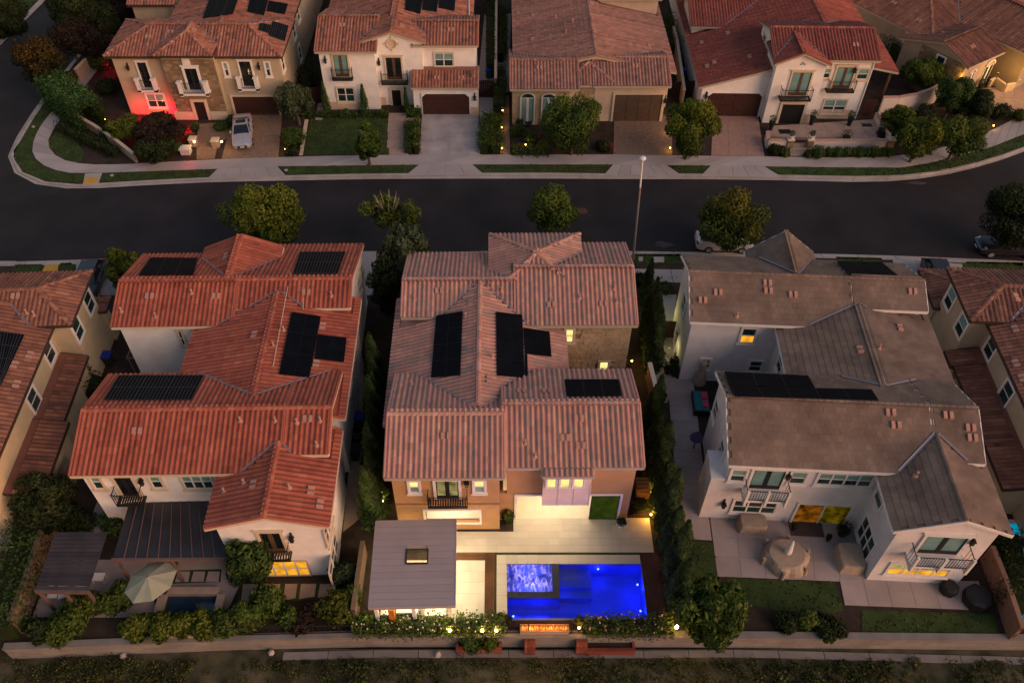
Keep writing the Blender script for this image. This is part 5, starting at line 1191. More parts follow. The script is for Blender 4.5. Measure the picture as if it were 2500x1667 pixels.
def far_d():
    f = Frame(G(zC(1000, 740)), -1.2)
    H = house(f, 'villa', 'white two-storey house with deep red tiles, two iron balconies and a raised front terrace')
    z = 6.35; p = .34
    tw = f.gx(zC(1400, 347), zC(1200, 158), 0, zC(925, 345), zC(1532, 350), ze=z, p=p)
    yr = tw['edges'][0][0][1]; zr_ = tw['edges'][0][0][2]; y0 = tw['rect'][2]; y1 = 2 * yr - y0; tw['rect'][3] = y1
    fg = f.gy(zC(922, 365), zC(1095, 300), zC(1248, 372), 0, yr - .5, ze=z - .02, p=p + .08, inset=(.3, .3, .3, .2)); fg['rect'][2] = f.atz(zC(922, 365), z)[1]
    e = fg['edges'][0]; fg['edges'] = [((e[0][0], fg['rect'][2], e[0][2]), e[1])]
    # garage: long low slope falling to the left
    gl = f.atz(zC(487, 500), 3.3); gp = .30
    Pg = (gp, 0, 3.3 - gp * gl[0])
    gyf = f.hit(zC(412, 165), *Pg)[1]
    mb = f.gy(gl[0], zC(1172, 60), zC(1392, 60), gl[1] + 6, gyf + 16, ze=3.3, p=gp)
    mb['rect'][2] = tw['rect'][3] - 2.5
    xr2 = mb['edges'][0][0][0]; mb['edges'] = [((xr2, mb['rect'][2], mb['edges'][0][0][2]), mb['edges'][0][1])]
    gar = f.shed(gl[0], tw['rect'][0] + .5, gl[1], mb['rect'][2] + .5, 3.3, gp, low='L', inset=(.4, 0, .3, 0))
    q = f.atz(zC(440, 152), 4.4); bk = f.gx(q[1], q[1] + 3.4, q[1] + 7, q[0], q[0] + 8, ze=4.4, p=p)
    pr = f.shed(tw['rect'][1] - .5, f.atz(zC(1632, 415), 3.3)[0], f.atz(zC(1632, 415), 3.3)[1], f.atz(zC(1540, 232), 3.3)[1] + 1, 3.3, .2, low='R', walls=False)
    finish(f, H, 'deep', M_white, seed=24)
    w = Wall(f, H, 'S', pl(f, tw, 'S')); wf = Wall(f, H, 'S', pl(f, fg, 'S'))
    b = wf.box(zC(1025, 415), zC(1090, 548)); wf.french(zC(1028, 415), zC(1098, 548), glass=M_blind); balcony(H, wf.mp, b[0] - .75, b[1] + .45, b[2] - .02, dep=.85)
    s = MB(); uu, zz_ = wf.at(zC(1082, 370)); 
    for dx, dz in ((-.15, 0), (.15, 0), (0, .14)): mbox(s, wf.mp, uu + dx - .07, uu + dx + .07, 0, .04, zz_ + dz - .05, zz_ + dz + .05)
    s.build('gable_vent', M_doorw, H)
    w.win(zC(1190, 392), zC(1230, 448), trim=M_trimb, tw=.1); w.win(zC(1405, 395), zC(1445, 455), trim=M_trimb, tw=.1)
    b = w.box(zC(1285, 385), zC(1345, 505)); w.french(zC(1285, 385), zC(1345, 508), glass=M_blind); balcony(H, w.mp, b[0] - .6, b[1] + .35, b[2] - .02, dep=.7); w.lantern(zC(1382, 395))
    w.win(zC(1210, 572), zC(1312, 648), cols=2, trim=M_trimb)
    d = wf.box(zC(968, 597), zC(1052, 742)); s = MB(); ring(s, wf.mp, d[0], d[1], 0, d[3], .24, 0, .12, bottom=False); mbox(s, wf.mp, d[0], d[1], 0, .01, 0, d[3]); o = s.build('porch_surround', M_trimb, H)
    s = MB(); mbox(s, wf.mp, d[0] + .01, d[1] - .01, .01, .02, 0, d[3] - .01); s.build('porch_shade_panel', M_dark, o)  # black panel painted in for the shaded porch, wall behind is solid
    wg = Wall(f, H, 'S', gar['wall'][2]); wg.garage(zC(540, 532), zC(825, 645), arch=True, trim=M_white, tw=.05); wg.lantern(zC(528, 545))
    ww = Wall(f, H, 'W', pl(f, tw, 'W'))
    for q_ in (zC(860, 235), zC(880, 295), zC(908, 385)): q = ww.at(q_); window(H, ww.mp, q[0] - .4, q[0] + .4, q[1] - .55, q[1] + .55, trim=M_trimb, pane=M_glass)
    for s_, a, e in ((w, zC(1150, 722), zC(1340, 722)), (wf, zC(1058, 742), zC(1105, 742))):
        q = MB(); mbox(q, s_.mp, s_.at(a)[0], s_.at(e)[0], 0, .06, 0, 1.0); q.build('plinth', M_beige, H)
    s = MB(); s.box(tw['wall'][1] - .12, tw['wall'][1] - .03, w.pc - .1, w.pc - .01, 0, 6.1); s.build('downpipe', M_trim, H)
    for yy in (pr['rect'][2] + .4, pr['rect'][3] - .4):
        s = MB(); s.box(pr['rect'][1] - .6, pr['rect'][1] - .4, yy - .1, yy + .1, 0, 3.2); s.build('porch_post', M_doorw, H)
    vents(H, f, gar['planes'][0], [zC(500, 250), zC(650, 195), zC(775, 330), zC(572, 362), zC(530, 385)]); vents(H, f, tw['planes'][0], [zC(1385, 262)]); 
    return f, H, w, wf, d, tw
def far_e():
    f = Frame(G(zW(1900, 950)), 33.)
    H = house(f, 'villa', 'single-storey stone house at the upper right corner with amber lit porch and arched doors')
    z = 3.6; p = .33
    a = f.atz(zW(1140, 410), z); b = f.atz(zW(500, -20), z); c = f.atz(zW(1640, 740), z); d = f.atz(zW(2095, 625), z)
    hw = 6.2
    mn = f.hip(a[0], a[0] + 2 * hw, a[1] - 1.2, a[1] + 24, ze=z, p=p, open='F')
    ry = f.hit(zW(1430, 435), 0, p, z - p * c[1])[1]
    fr_ = f.gx(c[1], ry, c[1] + 8, c[0], d[0] + .5, ze=z, p=p)
    e = f.atz(zW(1740, 245), z + .9); g = f.atz(zW(2210, 560), z + .3)
    rw = f.gy(g[0], g[0] + 5, g[0] + 10, g[1] - 1, g[1] + 14, ze=z + .3, p=p)
    finish(f, H, 'brown', M_grey, seed=25)
    w = Wall(f, H, 'W', pl(f, mn, 'W')); q = w.at(zW(1010, 480)); window(H, w.mp, q[0] - .9, q[0] + .9, q[1] - .9, q[1] + .8, cols=2, pane=M_glass, low=M_glass)
    wf = Wall(f, H, 'W', pl(f, fr_, 'W')); s = MB(); y_a, y_b = fr_['wall'][2], min(fr_['wall'][3], mn['wall'][2] + .0); mbox(s, wf.mp, y_a, y_b, 0, .02, 0, 3.5); so = s.build('stone_wall', M_stoned, H); stones(so, mapper('W', wf.pc - .02), y_a, y_b, 0, 3.5, M_stoned, w=.5, h=.3, seed=10)
    q = wf.at(zW(1320, 690)); window(H, mapper('W', wf.pc - .06), q[0] - .45, q[0] + .45, q[1] - .9, q[1] + .7, pane=M_glass, low=M_glass)
    ws = Wall(f, H, 'S', pl(f, fr_, 'S'))
    for p0, p1 in ((zW(1590, 940), zW(1700, 800)), (zW(1715, 965), zW(1880, 760))):
        (u0, z0_), (u1, z1_) = ws.at(p0), ws.at(p1); dd = french(H, ws.mp, u0, u1, .05, 2.2, trim=M_trim, wood=M_trim, glass=M_glass, name='arched_door', tw=0)
        g_ = MB(); n = 12; uc = (u0 + u1) / 2; ro_, ri = abs(u1 - u0) / 2 + .1, abs(u1 - u0) / 2 - .04; vs = []
        for k in range(n + 1):
            t = math.pi * k / n
            for r_, q_ in ((ro_, 0), (ro_, .12), (ri, .12), (ri, 0)): vs.append(ws.mp(uc + r_ * math.cos(t), q_, 2.2 + r_ * .8 * math.sin(t)))
        g_.add(vs, [(4 * k + j, 4 * k + (j + 1) % 4, 4 * (k + 1) + (j + 1) % 4, 4 * (k + 1) + j) for k in range(n) for j in range(4)]); g_.build('arch_trim', M_trim, dd)
    vents(H, f, mn['planes'][0], [zW(815, 40), zW(1085, 230), zW(1360, 380)]); vents(H, f, fr_['planes'][0], [zW(1675, 515)])
    return f, H, ws, fr_
TILE['rosyfar'] = ramp_mat('clay_tile_pink', [(0, (.13, .09, .08)), (.3, (.22, .12, .10)), (.6, (.31, .155, .12)), (1, (.38, .21, .17))], blend=.14)
HC_ = centre_house(); HL = left_house(); HR = right_house(); HL0 = left_edge_house(); HR0 = right_edge_house()
FA = far_a(); FB = far_b(); FC = far_c(); FD = far_d(); FE = far_e()
# ------------------------------------------------------------ planting
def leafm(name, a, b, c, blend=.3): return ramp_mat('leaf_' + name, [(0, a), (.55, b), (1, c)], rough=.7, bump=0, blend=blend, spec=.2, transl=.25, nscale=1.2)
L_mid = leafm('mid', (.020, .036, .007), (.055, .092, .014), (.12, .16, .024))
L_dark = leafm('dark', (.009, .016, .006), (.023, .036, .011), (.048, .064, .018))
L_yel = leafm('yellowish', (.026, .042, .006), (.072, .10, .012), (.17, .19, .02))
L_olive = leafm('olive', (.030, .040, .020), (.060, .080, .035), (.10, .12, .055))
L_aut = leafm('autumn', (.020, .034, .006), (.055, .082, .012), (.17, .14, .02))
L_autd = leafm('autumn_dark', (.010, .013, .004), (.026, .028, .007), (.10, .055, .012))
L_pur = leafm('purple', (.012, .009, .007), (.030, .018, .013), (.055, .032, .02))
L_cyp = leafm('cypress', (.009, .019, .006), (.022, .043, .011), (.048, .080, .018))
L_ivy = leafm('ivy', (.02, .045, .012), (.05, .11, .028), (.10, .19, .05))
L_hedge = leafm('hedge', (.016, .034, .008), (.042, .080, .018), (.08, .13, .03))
M_bark = mat('bark', (.10, .07, .05), .9, .3, 6., .5); M_barkd = mat('bark_dark', (.05, .035, .025), .9, .3, 6., .5)
def leaves(P, Nn, size, tint, rng, flat=.5):
    """one quad per point, roughly facing Nn"""
    n = len(P); d = Nn + rng.normal(0, flat, (n, 3)); d /= np.linalg.norm(d, axis=1)[:, None] + 1e-9
    a = np.cross(d, rng.normal(0, 1, (n, 3))); a /= np.linalg.norm(a, axis=1)[:, None] + 1e-9; b = np.cross(d, a)
    s = (size * rng.uniform(.6, 1.3, n))[:, None]
    V = np.stack([P - a * s, P + b * s * .5, P + a * s, P - b * s * .5], 1)
    return V.reshape(-1, 3), tint
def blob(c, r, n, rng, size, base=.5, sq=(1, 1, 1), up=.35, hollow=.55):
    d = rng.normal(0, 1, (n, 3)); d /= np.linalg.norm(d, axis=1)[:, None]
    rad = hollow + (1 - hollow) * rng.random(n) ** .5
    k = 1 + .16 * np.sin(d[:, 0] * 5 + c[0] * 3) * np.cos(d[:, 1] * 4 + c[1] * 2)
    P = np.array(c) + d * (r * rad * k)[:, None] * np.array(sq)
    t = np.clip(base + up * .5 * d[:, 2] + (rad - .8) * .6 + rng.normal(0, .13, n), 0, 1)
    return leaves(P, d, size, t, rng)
def crown_mesh(name, blobs, m, parent=None):
    V = np.concatenate([b[0] for b in blobs]); T = np.concatenate([b[1] for b in blobs])
    return quads(name, V, np.arange(len(V)).reshape(-1, 4), T, m, parent)
_tn = [0]
def tree(p, label, r, h, zc, m=L_mid, leaf=.12, dens=2.0, lobes=32, cat='tree', trunk=M_bark, group=None, name='street_tree', open_=False, spread=.72, rr=.33, lean=(0, 0)):
    """p: photo point of the crown's centre; r crown radius m, h crown half height m, zc height of crown centre"""
    _tn[0] += 1; rng = np.random.default_rng(100 + _tn[0]); X, Y = G(p, zc); r *= 1.16; h *= 1.12
    t = thing(name, label, cat, (X, Y, 0), 0, group); bl = []
    for k in range(lobes):
        d = rng.normal(0, 1, 3); d /= np.linalg.norm(d); q = spread * (1 if k % 4 else .45)
        c = (d[0] * r * q, d[1] * r * q, zc + d[2] * h * q); R_ = r * rr * rng.uniform(.7, 1.25)
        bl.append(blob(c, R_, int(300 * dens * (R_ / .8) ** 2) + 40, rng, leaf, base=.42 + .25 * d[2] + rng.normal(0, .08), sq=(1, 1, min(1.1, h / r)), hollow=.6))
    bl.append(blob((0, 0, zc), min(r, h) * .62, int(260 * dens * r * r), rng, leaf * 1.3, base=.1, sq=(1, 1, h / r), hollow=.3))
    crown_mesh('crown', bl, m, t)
    b = MB(); z0 = max(.4, zc - h * .7); b.tube((0, 0, -.05), (lean[0], lean[1], z0), .16, .11, 7)
    for k in range(6):
        a = k * 1.05 + rng.random(); b.tube((lean[0] * .8, lean[1] * .8, z0 * .85), (math.cos(a) * r * .5, math.sin(a) * r * .5, zc + h * rng.uniform(-.2, .5)), .07, .025, 5)
    b.build('trunk', trunk, t); return t
def shrub(p, label, r, h, m=L_mid, leaf=.11, dens=1., name='shrub', cat='shrub', group=None, z=0., lobes=7, pos=None):
    _tn[0] += 1; rng = np.random.default_rng(500 + _tn[0]); X, Y = pos or G(p, z + h * .5); bl = []
    for k in range(lobes):
        a = rng.uniform(0, 6.28); q = rng.uniform(.1, .55) * (k > 0); R_ = r * rng.uniform(.45, .7)
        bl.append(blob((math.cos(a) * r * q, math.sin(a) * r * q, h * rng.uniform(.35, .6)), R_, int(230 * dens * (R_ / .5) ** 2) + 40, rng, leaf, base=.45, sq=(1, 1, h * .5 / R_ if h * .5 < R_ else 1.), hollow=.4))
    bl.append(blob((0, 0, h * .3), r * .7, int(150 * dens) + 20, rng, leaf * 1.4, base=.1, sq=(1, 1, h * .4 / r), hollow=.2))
    o = crown_mesh(name, bl, m); o.location = (X, Y, z); tag(o, label, cat, group); return o
def ball(p, label, r, m=L_hedge, group=None, z=0.):
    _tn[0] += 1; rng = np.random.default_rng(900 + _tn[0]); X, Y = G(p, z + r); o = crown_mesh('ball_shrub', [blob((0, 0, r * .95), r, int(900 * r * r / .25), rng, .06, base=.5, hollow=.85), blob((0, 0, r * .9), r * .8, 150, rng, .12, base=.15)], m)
    o.location = (X, Y, z); tag(o, label, 'shrub', group); return o
def hedge(pts, label, w, h, m=L_hedge, leaf=.10, dens=1., name='hedge', jag=.08, cat='hedge', z=0., group=None, inner=True):
    _tn[0] += 1; rng = np.random.default_rng(1200 + _tn[0]); bl = []; o0 = pts[0]
    for a, b in zip(pts, pts[1:]):
        L = math.dist(a, b); n = int(L * (w + 2 * h) * 95 * dens); u = np.array([(b[0] - a[0]) / L, (b[1] - a[1]) / L]); v = np.array([-u[1], u[0]])
        t = rng.random(n) * L; f = rng.random(n) * (w + 2 * h); k = np.where(f < h, 0, np.where(f < h + w, 1, 2))
        wob = jag * np.sin(t * 2.3 + 1) * np.cos(t * 5.1)
        s = np.where(k == 0, -w / 2, np.where(k == 2, w / 2, f - h - w / 2)); zz = np.where(k == 0, f, np.where(k == 2, f - h - w, h + wob)) 
        s = s + rng.normal(0, jag * .8, n); zz = np.abs(zz + rng.normal(0, jag, n))
        P = np.c_[a[0] - o0[0] + u[0] * t + v[0] * s, a[1] - o0[1] + u[1] * t + v[1] * s, zz]
        Nn = np.where((k == 1)[:, None], np.array([[0, 0, 1.]]), np.c_[v[0] * np.sign(s), v[1] * np.sign(s), np.zeros(n)])
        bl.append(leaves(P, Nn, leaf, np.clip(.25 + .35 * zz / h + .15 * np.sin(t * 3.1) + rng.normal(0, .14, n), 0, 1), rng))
    o = crown_mesh(name, bl, m); o.location = (o0[0], o0[1], z); tag(o, label, cat, group)
    if not inner: return o
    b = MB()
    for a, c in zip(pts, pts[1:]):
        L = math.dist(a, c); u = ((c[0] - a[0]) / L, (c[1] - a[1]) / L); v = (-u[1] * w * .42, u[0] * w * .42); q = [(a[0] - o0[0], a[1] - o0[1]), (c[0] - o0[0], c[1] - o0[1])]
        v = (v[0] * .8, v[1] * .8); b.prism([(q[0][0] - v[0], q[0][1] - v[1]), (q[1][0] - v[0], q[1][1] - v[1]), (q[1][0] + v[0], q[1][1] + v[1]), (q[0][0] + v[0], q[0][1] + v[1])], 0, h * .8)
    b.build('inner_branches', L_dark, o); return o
def cypress(pos, label, h, r, m=L_cyp, group=None, dens=1.):
    _tn[0] += 1; rng = np.random.default_rng(1500 + _tn[0]); n = int(2400 * dens * r * h / 3.5)
    z = rng.random(n) ** .8 * h; prof = r * np.minimum(1, (z / h * 6 + .35)) * (1 - (z / h) ** 1.7) ** .8; a = rng.uniform(0, 6.28, n)
    k = 1 + .2 * np.sin(a * 3 + z * 1.7) + .1 * np.sin(z * 6 + a); rad = prof * k * (.72 + .3 * rng.random(n))
    P = np.c_[np.cos(a) * rad, np.sin(a) * rad, z]; d = np.c_[np.cos(a), np.sin(a), np.full(n, .6)]
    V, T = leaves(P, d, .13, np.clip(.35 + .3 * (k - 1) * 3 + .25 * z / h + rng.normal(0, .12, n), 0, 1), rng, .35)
    t = thing('cypress_tree', label, 'tree', (pos[0], pos[1], 0), 0, group); crown_mesh('crown', [(V, T)], m, t)
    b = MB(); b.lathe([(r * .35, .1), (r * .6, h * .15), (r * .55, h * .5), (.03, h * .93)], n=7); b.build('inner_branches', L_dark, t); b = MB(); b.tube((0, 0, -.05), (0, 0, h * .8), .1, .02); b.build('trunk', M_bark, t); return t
# --- street trees
tree(zD(1680, 245), 'full round street tree at the kerb behind the red roofed house', 2.85, 2.4, 3.7, L_yel, dens=1.1)
tr = tree(zE(270, 240), 'thin two-lobed street tree with bare twigs in its crown', 1.9, 1.6, 3.6, L_yel, lobes=9, spread=.85, rr=.38, dens=.8)
b = MB()
for k in range(26):
    a = k * .7; c = (math.cos(a) * .5, math.sin(a) * .4, 3.9); b.tube(c, (math.cos(a) * 1.0, math.sin(a) * .6, 4.9 + .5 * math.sin(k)), .02, .006, 4)
b.build('bare_twigs', M_trimb, tr)
tree(zE(375, 500), 'grey-green feathery olive tree between the red roofed house and the centre house', 1.55, 1.9, 5.2, L_olive, leaf=.16, name='olive_tree', dens=1.2)
tree(zE(290, 740), 'dark green bushy tree filling the gap below the olive tree', 1.5, 2.4, 2.9, L_dark, name='garden_tree')
tree(zE(1375, 235), 'compact dense street tree at the kerb behind the centre house', 1.75, 1.7, 3.6, L_mid, dens=1.3)
tree(zF(490, 290), 'street tree with orange tipped crown over the white parked car', 2.35, 2.1, 2.95, L_aut, dens=1.2)
tree(zF(2330, 250), 'dark street tree at the right edge above a dark parked car', 2.3, 2.2, 3.6, L_dark, dens=1.)
tree(zP(1195, 230), 'light green street tree beside the driveway at the far left of the near row', 1.25, 1.8, 2.6, L_yel)
# far side
tree(zA(270, 450), 'round dark tree with amber leaves on the corner verge of the side street', 2.3, 2.0, 3.4, L_autd, dens=.9, name='street_tree')
tree(zA(620, 80), 'big dark tree at the top of the photo beside the side street', 3.2, 2.8, 4.2, L_dark, name='garden_tree')
tree(zA(495, 280), 'thin brownish tree with sparse crown beside the side street', 1.9, 1.6, 3.2, L_pur, dens=.6, name='garden_tree')
tree(zA(655, 270), 'dark purple-brown tree left of the corner house roof', 2.1, 1.8, 3., L_pur, dens=.8, name='garden_tree')
tree(zA(860, 60), 'dark reddish tree behind the corner house near the white awning', 1.8, 1.8, 3.4, L_pur, name='garden_tree')
tree(zA(985, 70), 'bright green tree just behind the small white awning', 1.1, 1.4, 2.6, L_mid, name='garden_tree')
tree(zA(20, 100), 'dark tree on the lawn across the side street, cut by the left edge', 2.3, 2.2, 3., L_dark, name='garden_tree')
tree(zA(2115, 720), 'narrow leafy tree between the silver car driveway and the square front lawn', 1.6, 1.7, 2.6, L_olive, leaf=.14, name='garden_tree', dens=1.2)
tree(zA(880, 900), 'green leafy garden tree in front of the red lit wall, left of the purple plum', 1.35, 1.0, 1.5, L_yel, name='garden_tree', dens=1.2)
tree(zA(1135, 935), 'dark purple plum tree in front of the red lit window', 1.95, .95, 1.5, L_pur, leaf=.15, name='plum_tree', dens=1.4)
tree(zA(1110, 1060), 'low dark green tree at the sidewalk below the purple plum', 1.7, .8, 1.1, L_dark, name='garden_tree', dens=1.2)
tree(zB(572, 1010), 'small slender street tree in the verge before the square front lawn', 1.05, 1.9, 2.6, L_mid, name='street_tree', leaf=.15, dens=1.4)
tree(zB(2060, 880), 'large street tree in front of the stone clad low house', 2.5, 2.5, 3.4, L_mid, dens=1.2)
tree(zC(440, 735), 'broad street tree in the small triangle verge between two driveways', 2.25, 2.1, 3.3, L_yel, dens=1.2)
tree(zC(1760, 780), 'slim verge tree right of the white front terrace', 1.6, 1.7, 2.8, L_yel, dens=1.)
tree(zC(1985, 770), 'round verge tree beside the bend of the sidewalk, rightmost of the far verge', 2.0, 1.7, 2.7, L_mid, dens=1.1)
tree(zC(1950, 545), 'dark upright tree at the end of the curved white wall', 1.5, 1.7, 2.5, L_hedge, name='garden_tree')
tree(zC(2070, 610), 'dark broad shrub tree right of the curved white wall', 1.7, 1.4, 1.9, L_dark, name='garden_tree')
tree(zC(1770, 420), 'round bushy tree behind the curved white wall', 1.7, 1.3, 2.0, L_mid, name='garden_tree')
tree(zC(1640, 690), 'light green bushy tree below the curved white wall', 1.5, 1.1, 1.5, L_yel, name='garden_tree')
tree(zN(440, 1000), 'big leafy tree at the back wall below the tall cypresses', 1.6, 1.8, 2.3, L_mid, dens=1.4, leaf=.17, name='garden_tree')
# --- cypress rows
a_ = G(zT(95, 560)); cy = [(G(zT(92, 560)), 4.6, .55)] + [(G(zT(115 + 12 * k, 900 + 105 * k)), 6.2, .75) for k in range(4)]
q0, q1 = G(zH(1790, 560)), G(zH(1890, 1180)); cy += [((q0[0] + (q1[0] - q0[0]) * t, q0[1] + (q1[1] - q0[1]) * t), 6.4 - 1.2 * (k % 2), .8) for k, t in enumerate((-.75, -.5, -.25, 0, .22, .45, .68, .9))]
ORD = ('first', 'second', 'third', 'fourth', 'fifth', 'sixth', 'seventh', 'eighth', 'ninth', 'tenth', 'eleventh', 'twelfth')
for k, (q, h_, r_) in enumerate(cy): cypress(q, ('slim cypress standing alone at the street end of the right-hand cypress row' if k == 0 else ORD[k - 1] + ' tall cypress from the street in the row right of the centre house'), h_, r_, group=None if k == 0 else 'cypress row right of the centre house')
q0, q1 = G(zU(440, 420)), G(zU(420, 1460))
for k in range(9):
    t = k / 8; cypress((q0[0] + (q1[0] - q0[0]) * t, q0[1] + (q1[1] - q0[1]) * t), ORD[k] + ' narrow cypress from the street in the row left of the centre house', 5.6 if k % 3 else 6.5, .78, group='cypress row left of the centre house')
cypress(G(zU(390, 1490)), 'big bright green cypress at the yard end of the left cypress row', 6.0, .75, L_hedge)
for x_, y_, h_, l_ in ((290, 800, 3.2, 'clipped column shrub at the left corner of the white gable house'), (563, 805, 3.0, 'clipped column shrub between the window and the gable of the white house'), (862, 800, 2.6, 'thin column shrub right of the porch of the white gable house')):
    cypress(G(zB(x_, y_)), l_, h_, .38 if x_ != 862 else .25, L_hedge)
# --- hedges and shrubs of the far side
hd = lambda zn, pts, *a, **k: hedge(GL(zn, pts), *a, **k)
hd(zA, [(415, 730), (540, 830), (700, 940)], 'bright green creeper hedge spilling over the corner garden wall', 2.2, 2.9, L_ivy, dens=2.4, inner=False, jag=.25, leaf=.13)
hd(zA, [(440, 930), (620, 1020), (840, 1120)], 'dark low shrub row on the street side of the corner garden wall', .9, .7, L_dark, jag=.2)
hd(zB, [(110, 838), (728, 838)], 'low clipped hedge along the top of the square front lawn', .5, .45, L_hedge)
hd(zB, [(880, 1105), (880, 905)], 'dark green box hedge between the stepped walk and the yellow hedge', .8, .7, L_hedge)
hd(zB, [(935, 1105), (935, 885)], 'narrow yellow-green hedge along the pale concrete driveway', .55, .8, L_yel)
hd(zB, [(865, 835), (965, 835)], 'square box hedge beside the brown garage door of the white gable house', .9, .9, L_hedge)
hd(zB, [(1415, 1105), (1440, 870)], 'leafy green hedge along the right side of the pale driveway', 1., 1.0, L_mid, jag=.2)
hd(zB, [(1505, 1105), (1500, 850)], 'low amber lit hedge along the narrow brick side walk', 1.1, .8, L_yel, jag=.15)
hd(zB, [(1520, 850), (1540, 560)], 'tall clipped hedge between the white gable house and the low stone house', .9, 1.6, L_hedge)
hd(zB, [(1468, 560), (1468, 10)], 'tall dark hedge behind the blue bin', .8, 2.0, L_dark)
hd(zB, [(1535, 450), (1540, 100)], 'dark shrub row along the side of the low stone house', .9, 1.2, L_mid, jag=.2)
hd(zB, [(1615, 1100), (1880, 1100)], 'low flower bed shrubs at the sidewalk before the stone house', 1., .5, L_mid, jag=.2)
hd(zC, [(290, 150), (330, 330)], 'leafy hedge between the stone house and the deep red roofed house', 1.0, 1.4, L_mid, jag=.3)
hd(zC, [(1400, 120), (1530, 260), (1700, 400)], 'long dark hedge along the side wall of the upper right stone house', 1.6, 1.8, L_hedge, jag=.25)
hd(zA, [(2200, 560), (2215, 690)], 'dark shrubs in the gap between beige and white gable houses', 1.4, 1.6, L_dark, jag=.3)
for x_, y_, r_, h_, m_, l_ in ((740, 440, .0, 0, L_mid, ''), (430, 805, .45, .6, L_hedge, 'small round shrub below the ground floor window of the white gable house'), (685, 805, .4, .5, L_mid, 'small shrub left of the porch of the white gable house'),
    (1660, 930, .8, 1.1, L_mid, 'leafy shrub at the left end of the stone house flower bed'), (1750, 985, .8, .9, L_mid, 'shrub in the middle of the stone house flower bed'), (1840, 1050, .7, .7, L_yel, 'pale green shrub in the stone house flower bed by the street tree'),
    (1665, 860, .6, .9, L_hedge, 'dark shrub beside the white outdoor sofa'), (2280, 1040, .9, 1.0, L_dark, 'dark shrub at the brick driveway edge of the stone house'), (2110, 600, 0, 0, L_mid, '')):
    if r_: shrub(zB(x_, y_), l_, r_, h_, m_)
for x_, y_, r_, h_, m_, l_ in ((705, 440, 1.2, 1.6, L_mid, 'round shrub beside the left edge of the beige corner house'), (500, 560, 1.0, 1.3, L_aut, 'amber leaved shrub beside the side street sidewalk'), (770, 620, 1.2, 1.2, L_dark, 'dark shrub below the left wall of the beige corner house'),
    (2105, 980, 1.3, 1.6, L_mid, 'leafy shrub beside the brick driveway below the narrow tree'), (2100, 1080, .9, .6, L_dark, 'low dark shrub at the sidewalk between brick driveway and lawn'), (1395, 915, .5, .6, L_hedge, 'small round shrub in the red light by the porch'), (1590, 905, .9, .6, L_hedge, 'low dark shrub between the porch and the silver car'),
    (1655, 860, .5, 1.1, L_hedge, 'climbing shrub at the stone corner beside the garage'), (1365, 985, .5, .6, L_yel, 'small yellow shrub next to the left lamp pillar'), (770, 960, 1.0, 1.1, L_dark, 'dark shrub behind the corner garden wall'), (1270, 1060, .7, .9, L_hedge, 'green shrub left of the glowing red box')):
    shrub(zA(x_, y_), l_, r_, h_, m_)
for x_, y_, r_, h_, m_, l_ in ((930, 862, .8, .9, L_dark, 'large dark rounded shrub at the left foot of the terrace wall'), (985, 880, .55, .6, L_mid, 'small shrub at the terrace steps'), (1112, 888, .45, .5, L_aut, 'small reddish shrub right of the terrace steps'),
    (1550, 770, .9, .8, L_dark, 'dark shrub right of the terrace wall corner'), (1790, 640, 1.1, 1.2, L_olive, 'blue-green spiky palm shrub below the curved white wall'), (2220, 640, 1.2, 1.2, L_dark, 'dark shrub in front of the amber lit patio'), (2330, 660, .9, 1., L_aut, 'amber tinted shrub at the right edge by the lit patio'),
    (1560, 690, .5, .5, L_yel, 'yellow-green tuft at the foot of the curved wall'), (1580, 575, .8, .5, L_yel, 'pale flowering shrubs along the inside of the curved wall'), (1720, 560, .8, .5, L_mid, 'low shrub inside the curved wall by the dark lawn')):
    shrub(zC(x_, y_), l_, r_, h_, m_)
for k, x_ in enumerate((1172, 1237, 1285, 1337, 1373, 1412, 1460, 1497, 1545, 1582)):
    ball(zC(x_, 872), ORD[k] + ' clipped ball shrub from the terrace steps, below the white wall', (.62, .45, .5, .45, .42, .5, .42, .52, .42, .45)[k], group='ball shrubs below the terrace wall')
# red flowers by the stone house driveway
_r = np.random.default_rng(5); M_flr = ramp_mat('red_flower', [(0, (.25, .01, .03)), (1, (.6, .03, .08))], bump=0); X, Y = G(zB(2305, 1075)); o = crown_mesh('flower_bush', [blob((0, 0, .3), .5, 260, _r, .07)], M_flr); o.location = (X, Y, 0); tag(o, 'crimson flowering bush at the corner of the brick driveway', 'flowers')
